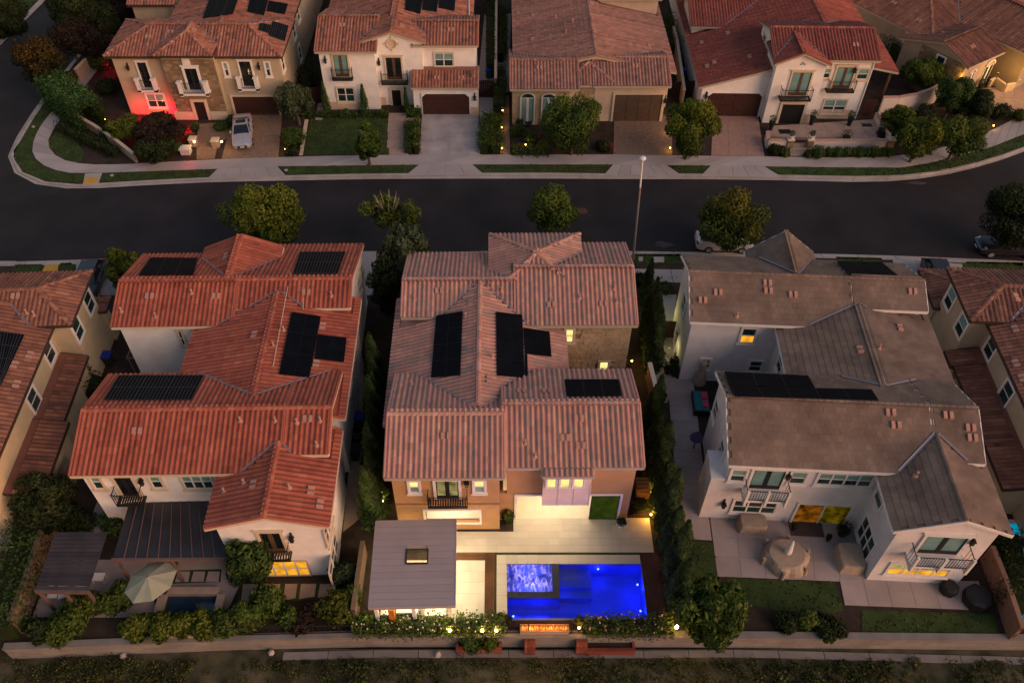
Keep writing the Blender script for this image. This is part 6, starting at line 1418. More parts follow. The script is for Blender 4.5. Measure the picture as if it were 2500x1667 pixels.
# --- back yard planting
hd(zL, [(330, 330), (190, 800), (60, 1230)], 'long clipped hedge along the left edge yard beside the slanting garden wall', 2.0, 2.0, L_hedge, dens=.8, jag=.15)
tree(zL(350, 130), 'dark tree between the cream house and the garden wall', 1.5, 1.6, 2.6, L_dark, name='garden_tree')
hd(zL, [(0, 330), (190, 320)], 'dark low hedge below the rear window of the cream house', .9, .8, L_dark)
tree(zM(800, 420), 'bright leafy tree in front of the amber lit windows', 1.15, 1.9, 2.8, L_hedge, leaf=.15, dens=1.3, name='garden_tree')
shrub(zM(660, 570), 'dark round shrub left of the amber lit windows', .75, .9, L_hedge)
for p_, r_, h_, m_, l_ in ((zM(960, 800), 1.1, 1.8, L_mid, 'tall leafy shrub over the paver strip of the left yard'), (zM(780, 960), 1.2, 1.4, L_mid, 'green shrub right of the left pool'), (zM(560, 1000), 1.0, 1.2, L_mid, 'shrub below the right coping of the left pool'), (zM(1150, 950), .9, 1.0, L_mid, 'grey-green shrub on the dark bed of the left yard'),
    (zM(1300, 980), .9, .8, L_pur, 'reddish low shrub at the back wall of the left yard'), (zM(1640, 560), .9, 1.8, L_olive, 'broad leafed palm at the right corner of the white wing'), (zM(1560, 900), 1.1, 1.8, L_aut, 'yellowing bamboo clump left of the fence'), (zM(1720, 780), .8, 2.0, L_mid, 'tall shrub at the fence left of the pool cabana'), (zM(1850, 1000), .7, 1., L_mid, 'shrub at the left end of the flowering hedge'),
    (zL(540, 1080), 1.5, 1.3, L_mid, 'large dark bush in the left yard corner below the dark pergola'), (zL(930, 900), 1.1, 1.6, L_mid, 'leafy bush left of the cream parasol'), (zL(340, 1130), .9, 1.2, L_dark, 'dark bush at the foot of the slanting garden wall'), (zL(880, 320), .9, 1.3, L_hedge, 'dark shrub at the rear corner of the red roofed house'), (zL(600, 270), 1.2, .8, L_dark, 'low dark shrub between garden wall and dark pergola'), (zL(1330, 650), .5, .8, L_hedge, 'small shrub behind the cream parasol'),
    (zL(750, 950), .8, 1.3, L_aut, 'brown tinged shrub between dark pergola and parasol')):
    shrub(p_, l_, r_, h_, m_, leaf=.13)
for k, x_ in enumerate((1080, 1270, 1440, 1580)): shrub(zL(x_, 1110), ('leftmost', 'second from the left', 'third from the left', 'rightmost')[k] + ' of the yellow-green citrus bushes below the left pool', .95, 1.5, L_yel, leaf=.14, group='citrus bushes below the left pool')
# flowering hedge of the pool yard
def fhedge(x0, x1, yb, label, n, fl):
    a, b_ = G(zH(x0, yb)), G(zH(x1, yb)); h = hedge([a, b_], label, .9, .85, L_mid, leaf=.08, dens=1.8, jag=.16, name='flowering_hedge')
    r_ = random.Random(x0); s = MB()
    for k in range(n):
        t = r_.random(); x = (b_[0] - a[0]) * t; y = r_.uniform(-.5, .45); z = r_.uniform(.4, 1.1); s.lathe([(.0, 0), (.05, .04), (.035, .12), (0, .14)], (x, y, z), 5)
    o = s.build('blossom', fl, h); o['kind'] = 'stuff'
M_blos = mat('white_blossom', (.55, .52, .45), .8, .1)
fhedge(35, 610, 1262, 'flowering hedge with white blossoms below the pool cabana, at the back wall', 60, M_blos); fhedge(620, 905, 1258, 'flowering hedge with lamps in it, between cabana patio and fire pit', 25, M_blos); fhedge(1345, 1860, 1262, 'flowering hedge right of the fire pit below the blue pool', 40, mat('pink_blossom', (.55, .25, .32), .8, .2))
hd(zH, [(1690, 590), (1640, 470)], 'dark ivy bed beside the right wall of the centre house', 1.2, .4, L_dark)
shrub(zH(893, 1205), 'small round dark shrub at the left end of the fire pit', .5, .9, L_dark)
shrub(zH(1330, 1215), 'small dry shrub at the right end of the fire pit', .35, .8, L_aut)
for p_, r_, h_, m_, l_ in ((zN(1040, 1080), .9, .9, L_dark, 'dark bush at the back wall of the right yard, left of a taller one'), (zN(1200, 1060), .8, 1.4, L_mid, 'taller green bush at the back wall of the right yard'), (zN(1360, 1110), .9, .7, L_dark, 'low bush right of the taller green one at the back wall')): shrub(p_, l_, r_, h_, m_)
hd(zI, [(1915, 800), (1960, 960), (1985, 1180)], 'dark blue-green hedge beside the teal pool at the right edge', 1.6, 1.7, L_dark, jag=.3)
shrub(zT(300, 400), 'grey low shrub in the gravel bed by the front walk of the pale house', .8, .6, L_olive); shrub(zT(60, 320), 'dark shrub at the street end of the cypress row', .8, .9, L_dark)
hd(zP, [(820, 1500), (960, 1330)], 'dark shrubs in the passage beside the cream house', 1.4, 1.4, L_dark, jag=.3); hd(zQ, [(700, 150), (640, 520)], 'dark shrub strip below the eaves of the red roofed house', 1.2, 1.0, L_dark, jag=.3)
# wild scrub on the slope: nobody could count it
def scrub():
    rng = np.random.default_rng(77); bl = []
    for k in range(3800):
        x = rng.uniform(-30, 30); y = rng.uniform(15.5, 19.0); d = mnoise.noise((x * .22, y * .25, 3.)) + .25 * math.sin(x * .7)
        if d < -.30 + rng.normal(0, .15): continue
        z = -1.25 - max(0, (yard_edge - .2 - y) / .5 - 3) * .10; r = rng.uniform(.06, .30) if k % 9 else rng.uniform(.3, .6)
        bl.append(blob((x, y, z + r * .3), r, int(330 * r * r) + 14, rng, .07, base=rng.uniform(.15, .6), sq=(1, 1, .6), hollow=.3))
    o = crown_mesh('scrub', bl, leafm('scrub', (.024, .030, .010), (.065, .080, .022), (.14, .14, .045))); tag(o, 'wild dry scrub covering the slope below the back wall', 'scrub', kind='stuff')
scrub()
# ------------------------------------------------------------ walls, back yards, furniture
M_rwall = mat('retaining_block', (.20, .18, .168), .9, .15, 1., .3, 14., tint=.10)
def blockwall(pts, label, z0, z1, m=M_wallb, t=.2, step=.8, rows=2, name='garden_wall', cap=M_trimb, capz=.06, cat='wall'):
    o0 = pts[0]; w = thing(name, label, cat, (o0[0], o0[1], 0))
    for a, b in zip(pts, pts[1:]):
        L = math.dist(a, b); u = ((b[0] - a[0]) / L, (b[1] - a[1]) / L); v = (-u[1] * t / 2, u[0] * t / 2); n = max(1, round(L / step))
        def seg(s0, s1, za, zb, k, tt): 
            p = [(a[0] - o0[0] + u[0] * s0 - v[0] * k, a[1] - o0[1] + u[1] * s0 - v[1] * k), (a[0] - o0[0] + u[0] * s1 - v[0] * k, a[1] - o0[1] + u[1] * s1 - v[1] * k), (a[0] - o0[0] + u[0] * s1 + v[0] * k, a[1] - o0[1] + u[1] * s1 + v[1] * k), (a[0] - o0[0] + u[0] * s0 + v[0] * k, a[1] - o0[1] + u[1] * s0 + v[1] * k)]
            q = MB(); q.prism(p, za, zb, tt); return q
        seg(0, L, z0, z1 - .01, .88, .3).build('core', m, w)
        for i in range(n):
            for j in range(rows):
                o_ = (step / 2 if j % 2 else 0)
                s0, s1 = max(0, i * L / n + o_ * (n > 1) + .006), min(L, (i + 1) * L / n + o_ * (n > 1) - .006)
                if s1 - s0 > .05: seg(s0, s1, z0 + (z1 - z0) * j / rows + .006, z0 + (z1 - z0) * (j + 1) / rows - .006, 1., random.random()).build('block', m, w)
        if cap: seg(0, L, z1, z1 + capz, 1.35, .5).build('coping', cap, w)
    return w
M_wallk = mat('garden_wall_dark', (.17, .115, .085), .9, .15, 1.5, .3)
bw = GL(zL, [(30, 1285)], 0) + GL(zM, [(400, 1160), (1880, 1120)], 0) + [G(zH(1900, 1290)), G(zI(2300, 1320))]
blockwall(bw, 'long low grey block wall closing all the back yards above the wild slope', -1.35, .05, M_rwall, .3, 2.0, 5, 'retaining_wall', M_rwall, .05)
sw = [G(zM(1100, 1290), -1.3), G(zM(1880, 1270), -1.3), G(zH(900, 1382), -1.3), G(zH(1650, 1385), -1.3), G(zI(500, 1385), -1.3), G(zI(2200, 1430), -1.3)]
dit = sheet('drain_channel', [sw[0], sw[1], (sw[1][0], sw[1][1] - .3), (sw[0][0], sw[0][1] - .3)], -1.26, M_rwall, .1); band('channel_slab', off(sw, .42), sw, 2.5, -1.4, -1.2, M_rwall, dit)
blockwall(GL(zQ, [(800, 905), (640, 1290)]) + GL(zL, [(440, 380), (300, 830), (175, 1180)]), 'tan garden wall slanting down between the cream house and the dark pergola', 0, 1.7, M_wallk, .2, .8, 4, cap=M_wallk)
blockwall(GL(zJ, [(160, 640), (75, 1260)]), 'short brown garden wall left of the pool cabana', 0, 1.5, M_wallk, .2, .8, 4, cap=M_wallk)
blockwall(GL(zT, [(110, 1250), (190, 1620)]) + [G(zH(1960, 1180))] if 0 else GL(zT, [(110, 1260), (200, 1640)]), 'brown garden wall with a white edge between the cypress row and the pale grey house', 0, 1.7, mat('wall_brown', (.13, .08, .06), .9, .1), .22, .8, 4, cap=M_trim)
blockwall(GL(zI, [(1815, 880), (1900, 1100), (1975, 1330)]), 'reddish brown garden wall between right patio and teal pool', 0, 1.6, mat('wall_redbrown', (.22, .12, .085), .9, .1), .2, .8, 4, cap=mat('cap_redbrown', (.25, .14, .10), .9, .1))
blockwall(GL(zA, [(455, 795), (560, 880), (700, 960), (850, 1060), (985, 1168)]), 'low tan garden wall running diagonally across the corner lot', 0, .9, M_wallb, .22, .8, 3)
blockwall(GL(zV, [(1220, 1250), (1380, 1080)]), 'short garden wall between corner house and side street', 0, 1.3, M_wallb, .22, .8, 3)
blockwall(GL(zB, [(1500, 690), (1503, 250), (1506, -40)]), 'tall narrow tan wall between the white gable house and the low stone house', 0, 1.9, M_wallb, .2, .8, 4)
blockwall(GL(zC, [(385, 620), (345, 330), (325, 250)]), 'brown side wall between the stone house and the deep red roofed house', 0, 1.9, M_wallb, .2, .8, 4)
# gates between the houses
def gate(p0, p1, label, h=1.7):
    a, b = G(p0), G(p1); L = math.dist(a, b); g = thing('wooden_gate', label, 'gate', (a[0], a[1], 0), math.atan2(b[1] - a[1], b[0] - a[0])); n = max(4, int(L / .18))
    for k in range(n): s = MB(); s.box(k * L / n + .008, (k + 1) * L / n - .008, -.02, .02, .04, h - .05 * math.sin(math.pi * (k + .5) / n) * -1, random.random()); s.build('board', M_wood, g)
    for z in (.3, h - .3): s = MB(); s.box(0, L, .02, .05, z, z + .1); s.build('rail', M_wood, g)
gate(zB(1380, 690), zB(1488, 690), 'dark brown gate right of the garage of the white gable house'); gate(zB(180, 745), zB(250, 742), 'dark brown gate left of the white gable house behind stepping stones'); gate(zC(330, 560), zC(385, 560), 'dark brown gate right of the stone house garage'); gate(zC(392, 555), zC(475, 555), 'dark gate left of the deep red roofed house'); gate(zC(1420, 665), zC(1480, 665), 'dark gate between the white terrace house and the curved wall')
gate(zT(205, 880), zT(365, 880), 'dark gate closing the passage left of the pale grey house'); gate(zU(310, 160), zU(415, 160), 'dark gate closing the passage right of the red roofed house')
# terrace and curved wall of the white terrace house
M_tw = stucco('terrace_white', (.60, .55, .52)); M_capp = mat('cap_pink', (.46, .28, .22), .8, .1)
blockwall(GL(zC, [(872, 850), (1000, 852)]), 'short white terrace wall left of the steps', 0, .85, M_tw, .25, 3, 1, cap=M_capp); blockwall(GL(zC, [(1110, 852), (1570, 850)]), 'long white terrace wall right of the steps', 0, .85, M_tw, .25, 3, 1, cap=M_capp)
blockwall(GL(zC, [(1575, 845), (1490, 695)]), 'slanting white side wall of the terrace', 0, .85, M_tw, .25, 3, 1, cap=M_capp); blockwall(GL(zC, [(872, 850), (868, 800)]), 'stub white wall closing the terrace at the left', 0, .85, M_tw, .25, 3, 1, cap=M_capp)
blockwall(GL(zC, [(1510, 660), (1600, 658), (1700, 640), (1780, 612), (1870, 565)]), 'tall curved white garden wall with pink cap right of the terrace', 0, 1.9, M_tw, .25, 6, 1, cap=M_capp)
def pier(p, label, h=1.3, w=.55, m=M_stoned, bowl=True, lamp=None):
    X, Y = G(p); t = thing('stone_pier', label, 'pier', (X, Y, 0)); k = 0
    s = MB(); s.box(-w / 2 + .03, w / 2 - .03, -w / 2 + .03, w / 2 - .03, 0, h - .02); s.build('core', m, t)
    for z in np.arange(0, h - .05, .22):
        for side in ('S', 'W', 'E'):
            for q in (0, 1):
                s = MB(); mp = mapper(side, (-w / 2 if side in 'SW' else w / 2)); mbox(s, mp, -w / 2 + q * w / 2 + .008, -w / 2 + (q + 1) * w / 2 - .008, -.04, .015 + .015 * random.random(), z + .008, min(h, z + .21), random.random()); s.build('stone', m, t)
    s = MB(); s.box(-w / 2 - .06, w / 2 + .06, -w / 2 - .06, w / 2 + .06, h, h + .08); s.build('cap', M_trimb, t); return X, Y, h + .08
def pot(pos, label, r=.25, h=.5, m=M_black, z=0., leafr=.35, leafh=.7, lm=L_olive):
    _tn[0] += 1; t = thing('potted_plant', label, 'potted plant', (pos[0], pos[1], z)); b = MB(); b.lathe([(r * .65, 0), (r, h), (r * 1.08, h), (r * 1.08, h + .04), (r * .9, h + .04), (r * .85, h - .05)], n=10); b.build('pot', m, t)
    crown_mesh('foliage', [blob((0, 0, h + leafh * .5), leafr, 220, np.random.default_rng(_tn[0]), .07, sq=(1, 1, leafh * .5 / leafr))], lm, t); return t
for p_, l_ in ((zC(998, 850), 'left'), (zC(1113, 850), 'right')):
    x, y, z = pier(p_, f'stone pier at the {l_} side of the terrace steps', .95); pot((x, y), f'square bowl plant on the {l_} stone pier of the terrace steps', .3, .3, M_trim, z, .3, .5)
x, y, z = pier(zC(1572, 850), 'stone pier at the right corner of the terrace', .95); pot((x, y), 'white bowl on the right corner pier of the terrace', .32, .3, M_trim, z, .2, .2, L_dark)
for p_, l_ in ((zC(895, 745), 'tall dark planter left of the front door, leftmost on the terrace'), (zC(1128, 715), 'tall dark planter between front door and window'), (zC(1345, 720), 'tall dark planter at the right end of the terrace house'), (zC(1520, 785), 'potted shrub at the right terrace wall')): pot(G(p_, .3), l_, .28, .8, M_black, .3, .35, .8)
pot(G(zC(1328, 800), .3), 'wide grey-green potted agave on the terrace floor', .35, .25, M_black, .3, .55, .7, L_olive)
def mat_thing(p, w, d, label, rot=0., z=0., m=M_black):
    X, Y = G(p, z); b = MB(); b.box(-w / 2, w / 2, -d / 2, d / 2, 0, .03); o = b.build('door_mat', m); o.location = (X, Y, z); o.rotation_euler = (0, 0, rot); tag(o, label, 'mat')
mat_thing(zC(980, 757), 1.1, .7, 'black door mat before the front door of the terrace house', z=.305); mat_thing(zC(1450, 720), .9, .5, 'small black mat near the gate right of the terrace house', z=.305)
for k in range(3): b = MB(); q = GL(zC, [(1005, 895 - k * 22), (1100, 895 - k * 22), (1098, 870 - k * 18), (1008, 870 - k * 18)]); b.prism(q, -.05, .08 + .09 * k); tag(b.build('terrace_step', M_walkp), kind='structure')
# lamp pillars and small glows of the beige corner house
def lamp_glow(p, label, e, c=(1., .55, .15), z=.3, r=.06, energy=6, name='path_light', cat='light', post=True):
    X, Y = G(p, z); t = thing(name, label, cat, (X, Y, 0))
    if post: b = MB(); b.tube((0, 0, 0), (0, 0, z - .03), .02); b.build('stake', M_iron, t)
    b = MB(); b.lathe([(.01, -r), (r, -r * .3), (r, r * .5), (.02, r)], (0, 0, z), 8); b.build('lamp_glass', emis('glow_%d_%d' % (int(c[1] * 100), int(e)), c, e), t)
    if energy:
        l = bpy.data.lights.new('lamp_bulb', 'POINT'); l.energy = energy; l.color = c; l.shadow_soft_size = .08; o = bpy.data.objects.new('lamp_bulb', l); col.objects.link(o); o.parent = t; o.location = (0, -.02, z + r + .12)
    return t
for p_, l_ in ((zA(1395, 1042), 'left'), (zA(1555, 1052), 'right')):
    x, y, z = pier(p_, f'low lamp pier {l_} of the brick walk steps', .7, .6, M_wallb); lamp_glow(zA(1395 if l_ == 'left' else 1590, 1018), f'small amber lamp on the {l_} pier of the brick walk', 14, z=.95, energy=10, post=False, r=.09)
X, Y = G(zA(1340, 1100)); b = MB(); b.box(-.42, .42, -.35, .35, 0, .55); b.box(-.5, .5, -.42, .42, .55, .62); o = b.build('planter_box', M_tw); o.location = (X, Y, 0); tag(o, 'square planter box glowing under red light beside the brick walk', 'planter')
def spot(p, z, c, e, label, name='spotlight', r=.08, off_=(0, 0)):
    X, Y = G(p, z); t = thing(name, label, 'light', (X, Y, z)); b = MB(); b.lathe([(.05, -.08), (.06, .02), (.0, .03)], n=8); b.build('lamp_housing', M_iron, t)
    l = bpy.data.lights.new('lamp_bulb', 'POINT'); l.energy = e; l.color = c; l.shadow_soft_size = r; o = bpy.data.objects.new('lamp_bulb', l); col.objects.link(o); o.parent = t; o.location = (off_[0], off_[1], .18); return t
RED = (1., .0, .02)
spot(zA(1015, 850), .25, RED, 90, 'red uplight below the ground floor window, left one'); spot(zA(1235, 830), .25, RED, 90, 'red uplight in the corner beside the stone tower'); spot(zA(1350, 925), .2, RED, 45, 'red uplight at the plinth left of the porch'); spot(zA(1345, 1150), .5, RED, 9, 'red uplight before the square planter box'); spot(zA(790, 490), .5, RED, 20, 'red uplight at the left side wall of the beige house')
spot(zA(1120, 835), .6, (1., .55, .12), 9, 'amber uplight under the ground floor window')
for p_, l_ in ((zA(1182, 1095), 'bright amber garden lamp below the purple plum tree'), (zA(752, 858), 'small amber lamp beside the creeper hedge'), (zA(2062, 975), 'small amber lamp in the shrub by the brick driveway'), (zA(2045, 1070), 'low orange lamp in the bed by the brick driveway'),
    (zB(1550, 795), 'upper amber lamp on the narrow brick side walk'), (zB(1545, 915), 'middle amber lamp on the narrow brick side walk'), (zB(1545, 1065), 'lower amber lamp on the narrow brick side walk'), (zC(305, 748), 'amber lamp at the far edge of the brick driveway'), (zC(320, 850), 'amber lamp under the broad street tree'), (zC(2178, 722), 'orange garden lamp at the bend of the sidewalk'), (zB(1715, 1040), 'tiny warm lamp in the stone house flower bed')):
    lamp_glow(p_, l_, 10, c=(1., .50, .08), energy=3.5)
for x_ in (583, 850, 770): lamp_glow(zH(x_, 1265), {583: 'amber lamp in the hedge near the red planter, left one', 850: 'amber lamp at the right end of the cabana hedge', 770: 'amber lamp above the left red planter'}[x_], 30, c=(1., .60, .12), z=.7, energy=10, r=.08)
lamp_glow(zH(1885, 1245), 'bright amber lamp at the lower right corner of the pool yard', 40, c=(1., .55, .12), z=.9, energy=14, r=.1); lamp_glow(zH(1325, 1250), 'amber lamp right of the fire pit', 20, c=(1., .5, .1), z=.6, energy=8); lamp_glow(zU(462, 1302), 'warm lamp in the cypress row beside the centre house', 30, c=(1., .7, .25), z=1.2, energy=25, r=.09)
lamp_glow(zH(1738, 600), 'amber uplight at the foot of the cypresses near the deck corner', 12, c=(1., .45, .06), z=.3, energy=35); lamp_glow(zH(915, 590), 'amber uplight in the planted corner of the centre house', 8, c=(1., .5, .08), z=.4, energy=25)
lamp_glow(zE(1905, 1240), 'amber side lamp at the stone courtyard wall', 8, c=(1., .6, .1), z=1.2, energy=22)
spot(zT(235, 640), 1.2, (.9, .8, .2), 18, 'yellow-green uplight lighting the cypresses beside the centre house'); spot(zT(330, 980), .8, (.9, .75, .3), 9, 'warm lamp lighting the side wall of the pale grey house')
shrub(zH(918, 590), 'spiky plant in the lit corner between the two rear wings', .45, 1.9, L_aut, leaf=.14)
# upper right house: amber porch
spot(zW(1550, 860), 2.3, (1., .50, .06), 22, 'amber wall lamp left of the arched doors at the upper right'); spot(zW(1960, 800), 2.0, (1., .5, .06), 32, 'amber wall lamp right of the arched doors'); spot(zW(2200, 880), 1.8, (1., .50, .07), 60, 'amber porch lamp at the right edge')
slabs('patio', GL(zC, [(2060, 640), (2360, 640), (2360, 480), (2040, 520)]), 5, 2, .03, M_walkp)
blockwall(GL(zW, [(1840, 960), (1900, 930), (2010, 1010)]), 'low cream patio wall by the arched doors', 0, .8, M_cream, .2, 3, 1, cap=M_trimb); blockwall(GL(zW, [(2010, 1010), (2110, 990)]), 'second low cream wall of the lit patio', 0, .8, M_cream, .2, 3, 1, cap=M_trimb)
def chair(p, label, rot=0., m=M_black, seat=None, z=0., group=None, w=.55, back=.85):
    X, Y = G(p, z); t = thing('patio_chair', label, 'chair', (X, Y, z), rot, group); b = MB(); b.box(-w / 2, w / 2, -.27, .27, .38, .46); b.build('seat', seat or m, t)
    b = MB(); b.add([(-w / 2, .24, .46), (w / 2, .24, .46), (w / 2, .38, back), (-w / 2, .38, back), (-w / 2, .30, .44), (w / 2, .30, .44), (w / 2, .44, back), (-w / 2, .44, back)], [(0, 1, 2, 3), (5, 4, 7, 6), (3, 2, 6, 7), (0, 3, 7, 4), (1, 5, 6, 2)]); b.build('backrest', m, t)
    for sx in (-1, 1):
        for sy in (-1, 1): b = MB(); b.tube((sx * w * .45, sy * .23, 0), (sx * w * .43, sy * .22, .39), .02, n=4); b.build('leg', m, t)
    return t
def rtable(p, label, r, h, m, z=0., top=None):
    X, Y = G(p, z); t = thing('round_table', label, 'table', (X, Y, z)); b = MB(); b.lathe([(r, h - .04), (r * 1.02, h - .02), (r, h), (r * .5, h + .001)], n=18); b.build('table_top', top or m, t); b = MB(); b.lathe([(.25, 0), (.25, .03), (.05, .06), (.05, h - .05)], n=10); b.build('pedestal', m, t); return t
rtable(zC(2105, 573), 'small dark round table on the amber lit patio', .4, .6, M_black); chair(zC(2070, 570), 'dark patio chair left of the small round table', -1.2); chair(zC(2150, 560), 'dark patio chair right of the small round table', 1.2); chair(zC(2110, 600), 'dark patio chair in front of the small round table', 3.1)
pot(G(zC(2095, 515)), 'black pot with plant beside the arched doors', .3, .5)
# stone house: outdoor sofa and chair
X, Y = G(zB(1775, 870)); t = thing('outdoor_sofa', 'white two-seat outdoor sofa in front of the arched doors', 'sofa', (X, Y, 0), 0.05)
for k in (0, 1): b = MB(); b.box(-.72 + k * .73, -.02 + k * .73, -.4, .25, .22, .42); b.build('cushion', M_trim, t); b = MB(); b.box(-.72 + k * .73, -.02 + k * .73, .22, .38, .43, .82); b.build('cushion', M_trim, t)
b = MB(); b.box(-.82, .82, -.45, .45, .04, .21); b.box(-.82, -.73, -.45, .45, .21, .6); b.box(.73, .82, -.45, .45, .21, .6); b.box(-.82, .82, .39, .45, .21, .75); b.build('frame', M_doorw, t)
chair(zB(1690, 865), 'white outdoor chair left of the outdoor sofa', -.9, M_trim)
rtable(zB(1735, 905), 'small low dark table before the outdoor sofa', .35, .4, M_black)
# bins
def bin_(p, label, body, lid, rot=0.):
    X, Y = G(p); t = thing('wheelie_bin', label, 'bin', (X, Y, 0), rot); b = MB(); vs = []
    for z, s in ((.08, .8), (.95, 1.)): vs += [(-.29 * s, -.32 * s, z), (.29 * s, -.32 * s, z), (.29 * s, .32 * s, z), (-.29 * s, .32 * s, z)]
    b.add(vs, [(0, 3, 2, 1), (4, 5, 6, 7), (0, 1, 5, 4), (1, 2, 6, 5), (2, 3, 7, 6), (3, 0, 4, 7)]); b.build('body', body, t); b = MB(); b.box(-.32, .32, -.36, .34, .955, 1.03); b.build('lid', lid, t)
    for s in (-1, 1): b = MB(); b.tube((s * .3, .26, .1), (s * .35, .26, .1), .1, n=10); b.build('wheel', M_black, t)
M_blue = mat('bin_blue', (.012, .03, .30), .5, .1); M_grn = mat('bin_green', (.012, .07, .05), .5, .1); M_bdk = mat('bin_dark', (.02, .03, .035), .5, .1)
bin_(zP(1060, 1130), 'blue lidded bin in the passage left of the white red-roofed house', M_bdk, M_blue); bin_(zU(275, 650), 'green bin with blue lid in the passage right of the red roofed house', M_grn, M_blue); bin_(zU(405, 230), 'blue bin near the gate at the top of the passage', M_blue, M_blue); bin_(zB(1450, 560), 'green bin with blue lid behind the gate of the white gable house', M_grn, M_blue); bin_(zC(388, 450), 'bin with blue lid in the passage left of the deep red roofed house', M_grn, M_blue)
for k, (x_, y_) in enumerate(((245, 720), (240, 800), (225, 900))):
    X, Y = G(zU(x_, y_)); b = MB(); b.box(-.4, .4, -.55, .55, 0, .8); b.box(-.43, .43, -.58, .58, .8, .86); o = b.build('storage_box', M_black); o.location = (X, Y, 0); tag(o, ('black storage box just below the green bin', 'middle black storage box in the passage', 'lowest black storage box in the passage')[k], 'box')
# --- centre yard: pool
M_plast = mat('pool_plaster', (.10, .16, .26), .6, .12, 1.5); M_plastd = mat('pool_tile_dark', (.03, .035, .05), .5, .2)
px0, px1, py0, py1 = pxl, pxr, pyn, pyf; pz = -.10; pd = -1.5
pool = thing('swimming_pool', 'rectangular pool glowing deep blue with a foaming square spa', 'pool', (px0, py0, 0)); W_, D_ = px1 - px0, py1 - py0
b = MB(); b.box(0, W_, 0, D_, pd - .1, pd); b.build('floor', M_plast, pool)
for nm, q in (('wall', (-.12, 0, -.12, D_ + .12)), ('wall', (W_, W_ + .12, -.12, D_ + .12)), ('wall', (0, W_, -.12, -.0)), ('wall', (0, W_, D_, D_ + .12))): b = MB(); b.box(q[0], q[1], q[2], q[3], pd, .02); b.build(nm, M_plast, pool)
sx, sy = G(zH(1172, 1000))[0] - px0, G(zH(1040, 1045))[1] - py0; wl = .42
b = MB(); b.box(sx, sx + wl, sy - .35, D_, pd, -.16); b.box(0, sx, sy - .35, sy, pd, -.16); b.build('spa_wall', M_plast, pool); b = MB(); b.box(sx, sx + wl, sy - .35, D_, -.155, .05); b.box(0, sx - .002, sy - .35, sy, -.155, .05); b.build('spa_rim', M_plastd, pool)
b = MB(); b.box(sx + wl, sx + wl + 1.9, D_ - 1.2, D_, pd, -.55); b.box(sx + wl, sx + wl + 1.9, D_ - 1.7, D_ - 1.2, pd, -.9); b.build('entry_step', M_plast, pool)
b = MB(); b.box(0, W_ * .45, .0, .5, pd, -.75); b.build('bench', M_plast, pool)
def water(name, foam):
    m = bpy.data.materials.new(name); m.use_nodes = True; nt = m.node_tree; nt.nodes.clear(); N = nt.nodes.new; L = nt.links.new
    out = N('ShaderNodeOutputMaterial'); tr = N('ShaderNodeBsdfTransparent'); tr.inputs[0].default_value = (.75, .85, 1, 1); gl = N('ShaderNodeBsdfGlossy'); gl.inputs['Roughness'].default_value = .04
    g = N('ShaderNodeNewGeometry'); nz = N('ShaderNodeTexNoise'); nz.inputs['Scale'].default_value = 3.; nz.inputs['Detail'].default_value = 3; L(g.outputs['Position'], nz.inputs['Vector'])
    bp = N('ShaderNodeBump'); bp.inputs['Strength'].default_value = .3; bp.inputs['Distance'].default_value = .05; L(nz.outputs[0], bp.inputs['Height']); L(bp.outputs[0], gl.inputs['Normal'])
    fr = N('ShaderNodeFresnel'); fr.inputs[0].default_value = 1.33; L(bp.outputs[0], fr.inputs['Normal']); mx = N('ShaderNodeMixShader'); L(fr.outputs[0], mx.inputs[0]); L(tr.outputs[0], mx.inputs[1]); L(gl.outputs[0], mx.inputs[2]); last = mx
    if foam:
        mp = N('ShaderNodeMapping'); mp.inputs['Scale'].default_value = (2.2, .8, 1); L(g.outputs['Position'], mp.inputs['Vector'])
        n2 = N('ShaderNodeTexNoise'); n2.inputs['Scale'].default_value = 1.1; n2.inputs['Detail'].default_value = 8; n2.inputs['Roughness'].default_value = .68; n2.inputs['Distortion'].default_value = 1.6; L(mp.outputs[0], n2.inputs['Vector'])
        mr = N('ShaderNodeMapRange'); mr.inputs[1].default_value = .47; mr.inputs[2].default_value = .66; L(n2.outputs[0], mr.inputs[0])
        d = N('ShaderNodeBsdfDiffuse'); d.inputs[0].default_value = (.85, .85, .9, 1); t2 = N('ShaderNodeBsdfTranslucent'); t2.inputs[0].default_value = (.8, .8, .95, 1); a = N('ShaderNodeMixShader'); a.inputs[0].default_value = .6; L(d.outputs[0], a.inputs[1]); L(t2.outputs[0], a.inputs[2])
        m2 = N('ShaderNodeMixShader'); L(mr.outputs[0], m2.inputs[0]); L(mx.outputs[0], m2.inputs[1]); L(a.outputs[0], m2.inputs[2]); last = m2
    L(last.outputs[0], out.inputs[0]); return m
b = MB(); b.add([(sx + wl, 0, pz), (W_, 0, pz), (W_, D_, pz), (sx + wl, D_, pz)], [(0, 1, 2, 3)]); b.add([(0, 0, pz), (sx + wl, 0, pz), (sx + wl, sy - .35, pz), (0, sy - .35, pz)], [(0, 1, 2, 3)]); b.build('water', water('pool_water', False), pool)
b = MB(); n = 26; V = [(sx * i / n, sy + (D_ - sy) * j / n, -.02 + .06 * mnoise.noise((i * .5, j * .5, 1))) for j in range(n + 1) for i in range(n + 1)]; b.add(V, [(j * (n + 1) + i, j * (n + 1) + i + 1, (j + 1) * (n + 1) + i + 1, (j + 1) * (n + 1) + i) for j in range(n) for i in range(n)]); b.build('spa_water', water('spa_foam', True), pool, smooth=True)
BLUE = (.004, .012, 1.)
